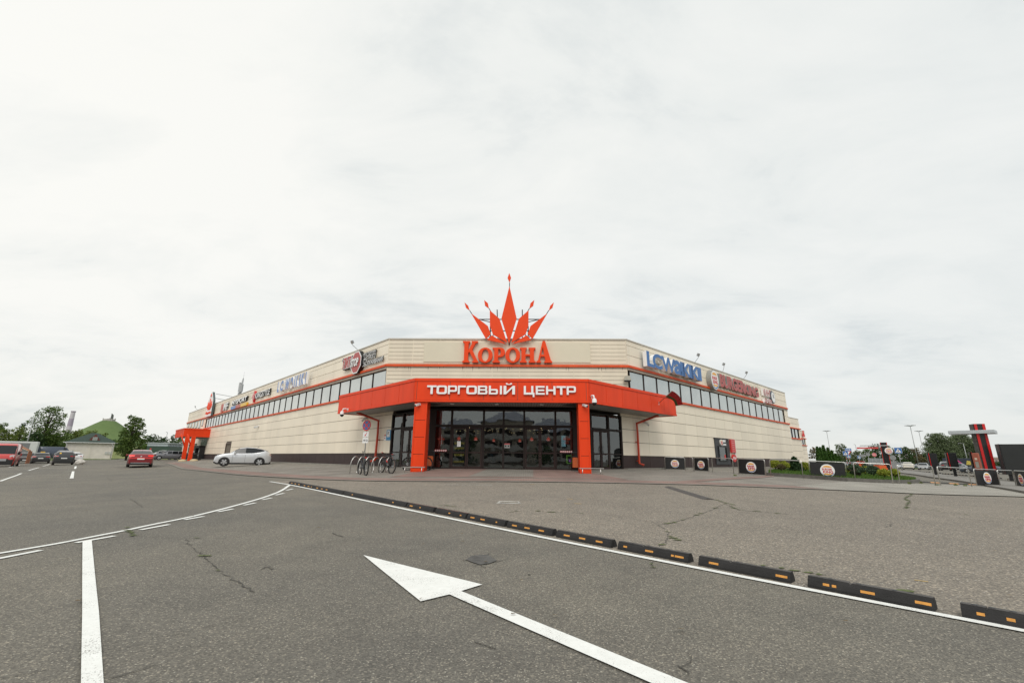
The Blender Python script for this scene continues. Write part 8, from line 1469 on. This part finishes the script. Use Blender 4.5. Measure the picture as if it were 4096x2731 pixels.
# conical hedge trees on the lawn's far side
for i, (x, yt, w) in enumerate(((742, 572, 95), (795, 586, 85), (852, 548, 125), (925, 588, 115), (985, 640, 100), (1042, 705, 90), (1092, 738, 85))):
    d = 46 + i * .5; b = onG(AT('S8', x + 20, 870, d)); H_ = AT('S8', x, yt, d).z - b.z; R_t = w * .23384 * MPP(d) * .62; rs = np.random.RandomState(200 + i); s = thing('conical_hedge_tree', ['leftmost tall pointed green hedge tree of the row', 'second pointed green hedge tree from the left', 'tallest pointed green hedge tree of the row', 'fourth pointed green hedge tree from the left', 'fifth pointed green hedge tree from the left', 'second smallest pointed hedge tree of the row', 'smallest and rightmost pointed hedge tree of the row'][i], 'hedge tree', b, 0, 'pointed hedge trees'); mb = MB(); mb.tube([(0, 0, -.1), (0, 0, H_ * .85)], [.06, .015], 6); mb.build('trunk', [M_BARK], s)
    cl = []
    for j in range(90): t = (j + .5) / 90; a = j * 2.4; r = R_t * min(1, 3.2 * t + .45) * (1 - t) ** .75; cl.append(((r * .66 * math.cos(a), r * .66 * math.sin(a), H_ * (.03 + .94 * t)), max(.10, r * .45)))
    V, F = leaves(cl, 2600, .12, rs, -.9); leafmesh('crown', V, F, LV['thuja'], s)
def shrub(label, k, x, ybase, ytop, wpx, kind, seed, depth=None, name='shrub', leafs=.075, per=5200, flat=1.0):
    b = GP(k, x, ybase) if depth is None else onG(AT(k, x, ybase, depth)); d = float((CAM @ np.array([0, 0, 1.0]))[:2] @ np.array([b.x, b.y])); H_ = max(.3, AT(k, x, ytop, d).z - b.z - .1); R_t = wpx * ZM[k][2] * MPP(d) / 2 * .82; rs = np.random.RandomState(seed); b.z += .15; s = thing(name, label, 'shrub', b, 0, 'shrubs on the lawn'); cl = []
    for j in range(26): a = j * 2.4; t = (j + .5) / 26; r = R_t * .78 * math.sqrt(t); z = H_ * (.28 + .48 * math.sqrt(max(0, 1 - t * .85)) * rs.uniform(.75, 1.1)); cl.append(((r * math.cos(a), r * math.sin(a), z * flat), H_ * rs.uniform(.20, .32)))
    V, F = leaves(cl, per, leafs, rs, -.5); V = V.copy(); V[:, 2] = np.maximum(V[:, 2], .0); leafmesh('crown', V, F, LV[kind], s); mb = MB()
    for j in range(6): c = cl[j * 4][0]; mb.tube([(0, 0, -.15), (c[0] * .5, c[1] * .5, c[2] * .5), c], [.03, .02, .008], 5)
    mb.build('stems', [M_BARK], s); return s
shrub('yellow green shrub mound beside the black banner, leftmost on the lawn', 'S8', 20, 1015, 815, 150, 'gold', 301, 33); shrub('wide yellow green shrub mound behind the reddish bush', 'S8', 170, 1010, 835, 210, 'gold', 302, 32)
shrub('thin reddish bush in front of the yellow green mound', 'S8', 120, 1035, 880, 150, 'red', 303, 30, per=1800); shrub('yellow green shrub just right of the dwarf pine', 'S8', 525, 985, 850, 150, 'gold', 304, 32)
shrub('long yellow green shrub behind the twisted shrub', 'S8', 1300, 1010, 925, 260, 'gold', 305, 31); shrub('yellow green shrub in front of the planter board', 'S8', 1540, 1015, 925, 220, 'gold', 306, 31)
shrub('low dark spruce bush left of the two round shrubs', 'S8', 1690, 1060, 905, 170, 'juni', 307, 28); shrub('round yellow green shrub near the lawn end', 'S8', 1880, 1105, 970, 210, 'gold', 308, 26.5); shrub('last round yellow green shrub at the tip of the lawn', 'S8', 2060, 1100, 975, 150, 'gold', 309, 26.5)
# dwarf pine
b = onG(AT('S8', 360, 985, 32)); H_ = AT('S8', 350, 735, 32).z - b.z; rs = np.random.RandomState(41); s = thing('dwarf_pine', 'small dark spiky pine on the lawn behind the open barrier', 'pine', b); mb = MB(); mb.tube([(0, 0, 0), (0, 0, H_)], [.05, .015], 6); cl = []
for j in range(34):
    t = (j + .5) / 34; a = j * 2.4; r = .40 * (1 - t) + .07; e = (r * math.cos(a), r * math.sin(a), H_ * (.08 + .82 * t) + .18 * r); mb.tube([(0, 0, H_ * (.06 + .8 * t)), e], [.014, .005], 4)
    for f in (.45, .75, 1.0): cl.append(((e[0] * f, e[1] * f, H_ * (.06 + .8 * t) * (1 - f) + e[2] * f), .085 + .04 * (1 - t)))
mb.build('trunk', [M_BARK], s); V, F = leaves(cl, 4200, .11, rs, -1.2); leafmesh('crown', V, F, LV['pine'], s)
# twisted juniper
b = onG(AT('S8', 1445, 1100, 26.5)); b.z += .15; rs = np.random.RandomState(44); s = thing('twisted_juniper', 'twisted dark blue green shrub leaning left on the lawn', 'shrub', b, 0, 'shrubs on the lawn'); mb = MB(); cl = []
for j, (x, z, sc) in enumerate((x_ * .55, z_ * .62, c_ * .72) for x_, z_, c_ in ((-.55, .75, 1), (-.95, .95, .8), (-1.25, 1.0, .6), (-.2, .55, 1.1), (.15, .75, 1.1), (.4, .9, .9), (.55, .60, .8), (-.1, .95, .7), (.30, 1.12, .5), (-.35, .40, .9), (.15, .35, .8))):
    e = (x * .85, rs.uniform(-.35, .35), z); mb.tube([(0, 0, -.1), (e[0] * .4, e[1] * .3, z * .45), e], [.045, .03, .01], 6)
    for q in range(4): cl.append(((e[0] + rs.uniform(-.1, .1), e[1] + rs.uniform(-.12, .12), z + rs.uniform(-.07, .07)), .17 * sc))
mb.build('trunk', [M_BARK], s); V, F = leaves(cl, 5200, .085, rs, -.4); leafmesh('crown', V, F, LV['juni'], s)
# weeds along kerbs
rnd = random.Random(21); wd = MB()
for k, x, y in (('S7', 570, 1225), ('S7', 190, 1350), ('S7', 1050, 1385), ('S8', 2300, 1225), ('S7', 400, 1340), ('H4', 1000, 700), ('R7', 1060, 1455), ('S7', 1950, 1410), ('S8', 150, 1080), ('S7', 700, 1385), ('S7', 1240, 1398)):
    c = GP(k, x, y)
    for i in range(26): a = rnd.uniform(0, 6.28); r = rnd.uniform(0, .10); h = rnd.uniform(.04, .16); p = Vector((c.x + r * math.cos(a), c.y + r * math.sin(a) * .6, c.z)); q = Vector((math.cos(a), math.sin(a), 0)) * .012; wd.add([p - q, p + q, p + Vector((rnd.uniform(-.05, .05), rnd.uniform(-.05, .05), h))], [(0, 1, 2)])
struct(wd.build('weeds', LV['warm'], recalc=False), 'stuff')
# fallen leaves and grit on the asphalt
lt = MB()
for i in range(260):
    x, y = rnd.uniform(-14, 16), rnd.uniform(3.5, 22); a = rnd.uniform(0, 6.28); r = rnd.uniform(.012, .035); z = G(x, y) + .022; lt.add([(x + r * math.cos(a + t), y + r * .6 * math.sin(a + t), z + rnd.uniform(0, .008)) for t in (0, 1.7, 3.1, 4.6)], [(0, 1, 2, 3)])
struct(lt.build('fallen_leaves', mat('dry_leaf', (.16, .115, .06), .9, var=.6, vscale=2), recalc=False), 'stuff')
# ------------------------------------------------------------------ blocks and trees behind the camera, seen only in the shop glass
s = thing('apartment_building', 'beige apartment block with dark blue roof mirrored in the entrance glass', 'apartment building', (-4, -62, -.2), math.pi); M_APT = mat('apartment_wall', (.52, .46, .38), .9, var=.15, vscale=.4)
for x0, x1, h in ((-18, -6, 8.5), (-6, 7, 10.5), (7, 17, 9.0)):
    mb = MB(); mb.box((x0, 0, 0), (x1, 11, h)); mb.build('wall', [M_APT], s); mb = MB(); mb.add([(x0 - .5, -.5, h), (x1 + .5, -.5, h), (x1 + .5, 11.5, h), (x0 - .5, 11.5, h), (x0 + 3.5, 5.5, h + 3), (x1 - 3.5, 5.5, h + 3)], [(0, 1, 5, 4), (1, 2, 5), (2, 3, 4, 5), (3, 0, 4)]); mb.build('roof', [mat('blue_roof', (.035, .065, .14), .5, var=.15)], s)
    for f in range(int(h // 2.7)):
        mb = MB(); mb.box((x0 + .8, -1.1, .9 + f * 2.7), (x1 - .8, 0, 1.9 + f * 2.7)); mb.build('balcony', [mat('balcony_white', (.55, .53, .50), .8)], s)
        for i in range(3): w = (x1 - x0 - 2) / 3; mb = MB(); mb.box((x0 + 1.4 + i * w, -.05, 1.95 + f * 2.7), (x0 + .6 + (i + 1) * w, .0, 3.1 + f * 2.7)); mb.build('window', [M_FRAME], s)
for i, (x, y, h, r) in enumerate(((-22, -40, 8, 4), (-12, -44, 6, 3), (14, -42, 7, 3.5), (24, -46, 9, 4.5), (4, -46, 4.5, 2.5), (-34, -36, 9, 5), (-46, -20, 10, 5), (40, -30, 9, 5))): tree(['tree mirrored in the left shop window', 'small tree mirrored in the left doors', 'tree mirrored in the right doors', 'tall tree mirrored in the right shop window', 'low tree mirrored in the middle glass', 'wide tree mirrored at the left end of the glass', 'tallest tree mirrored in the left upper windows', 'tree mirrored in the right upper windows'][i], (x, y, G(x, y)), h, r, 'dark', 400 + i, low=.08, leaf=.5, lobes=12, group='trees behind the viewpoint')
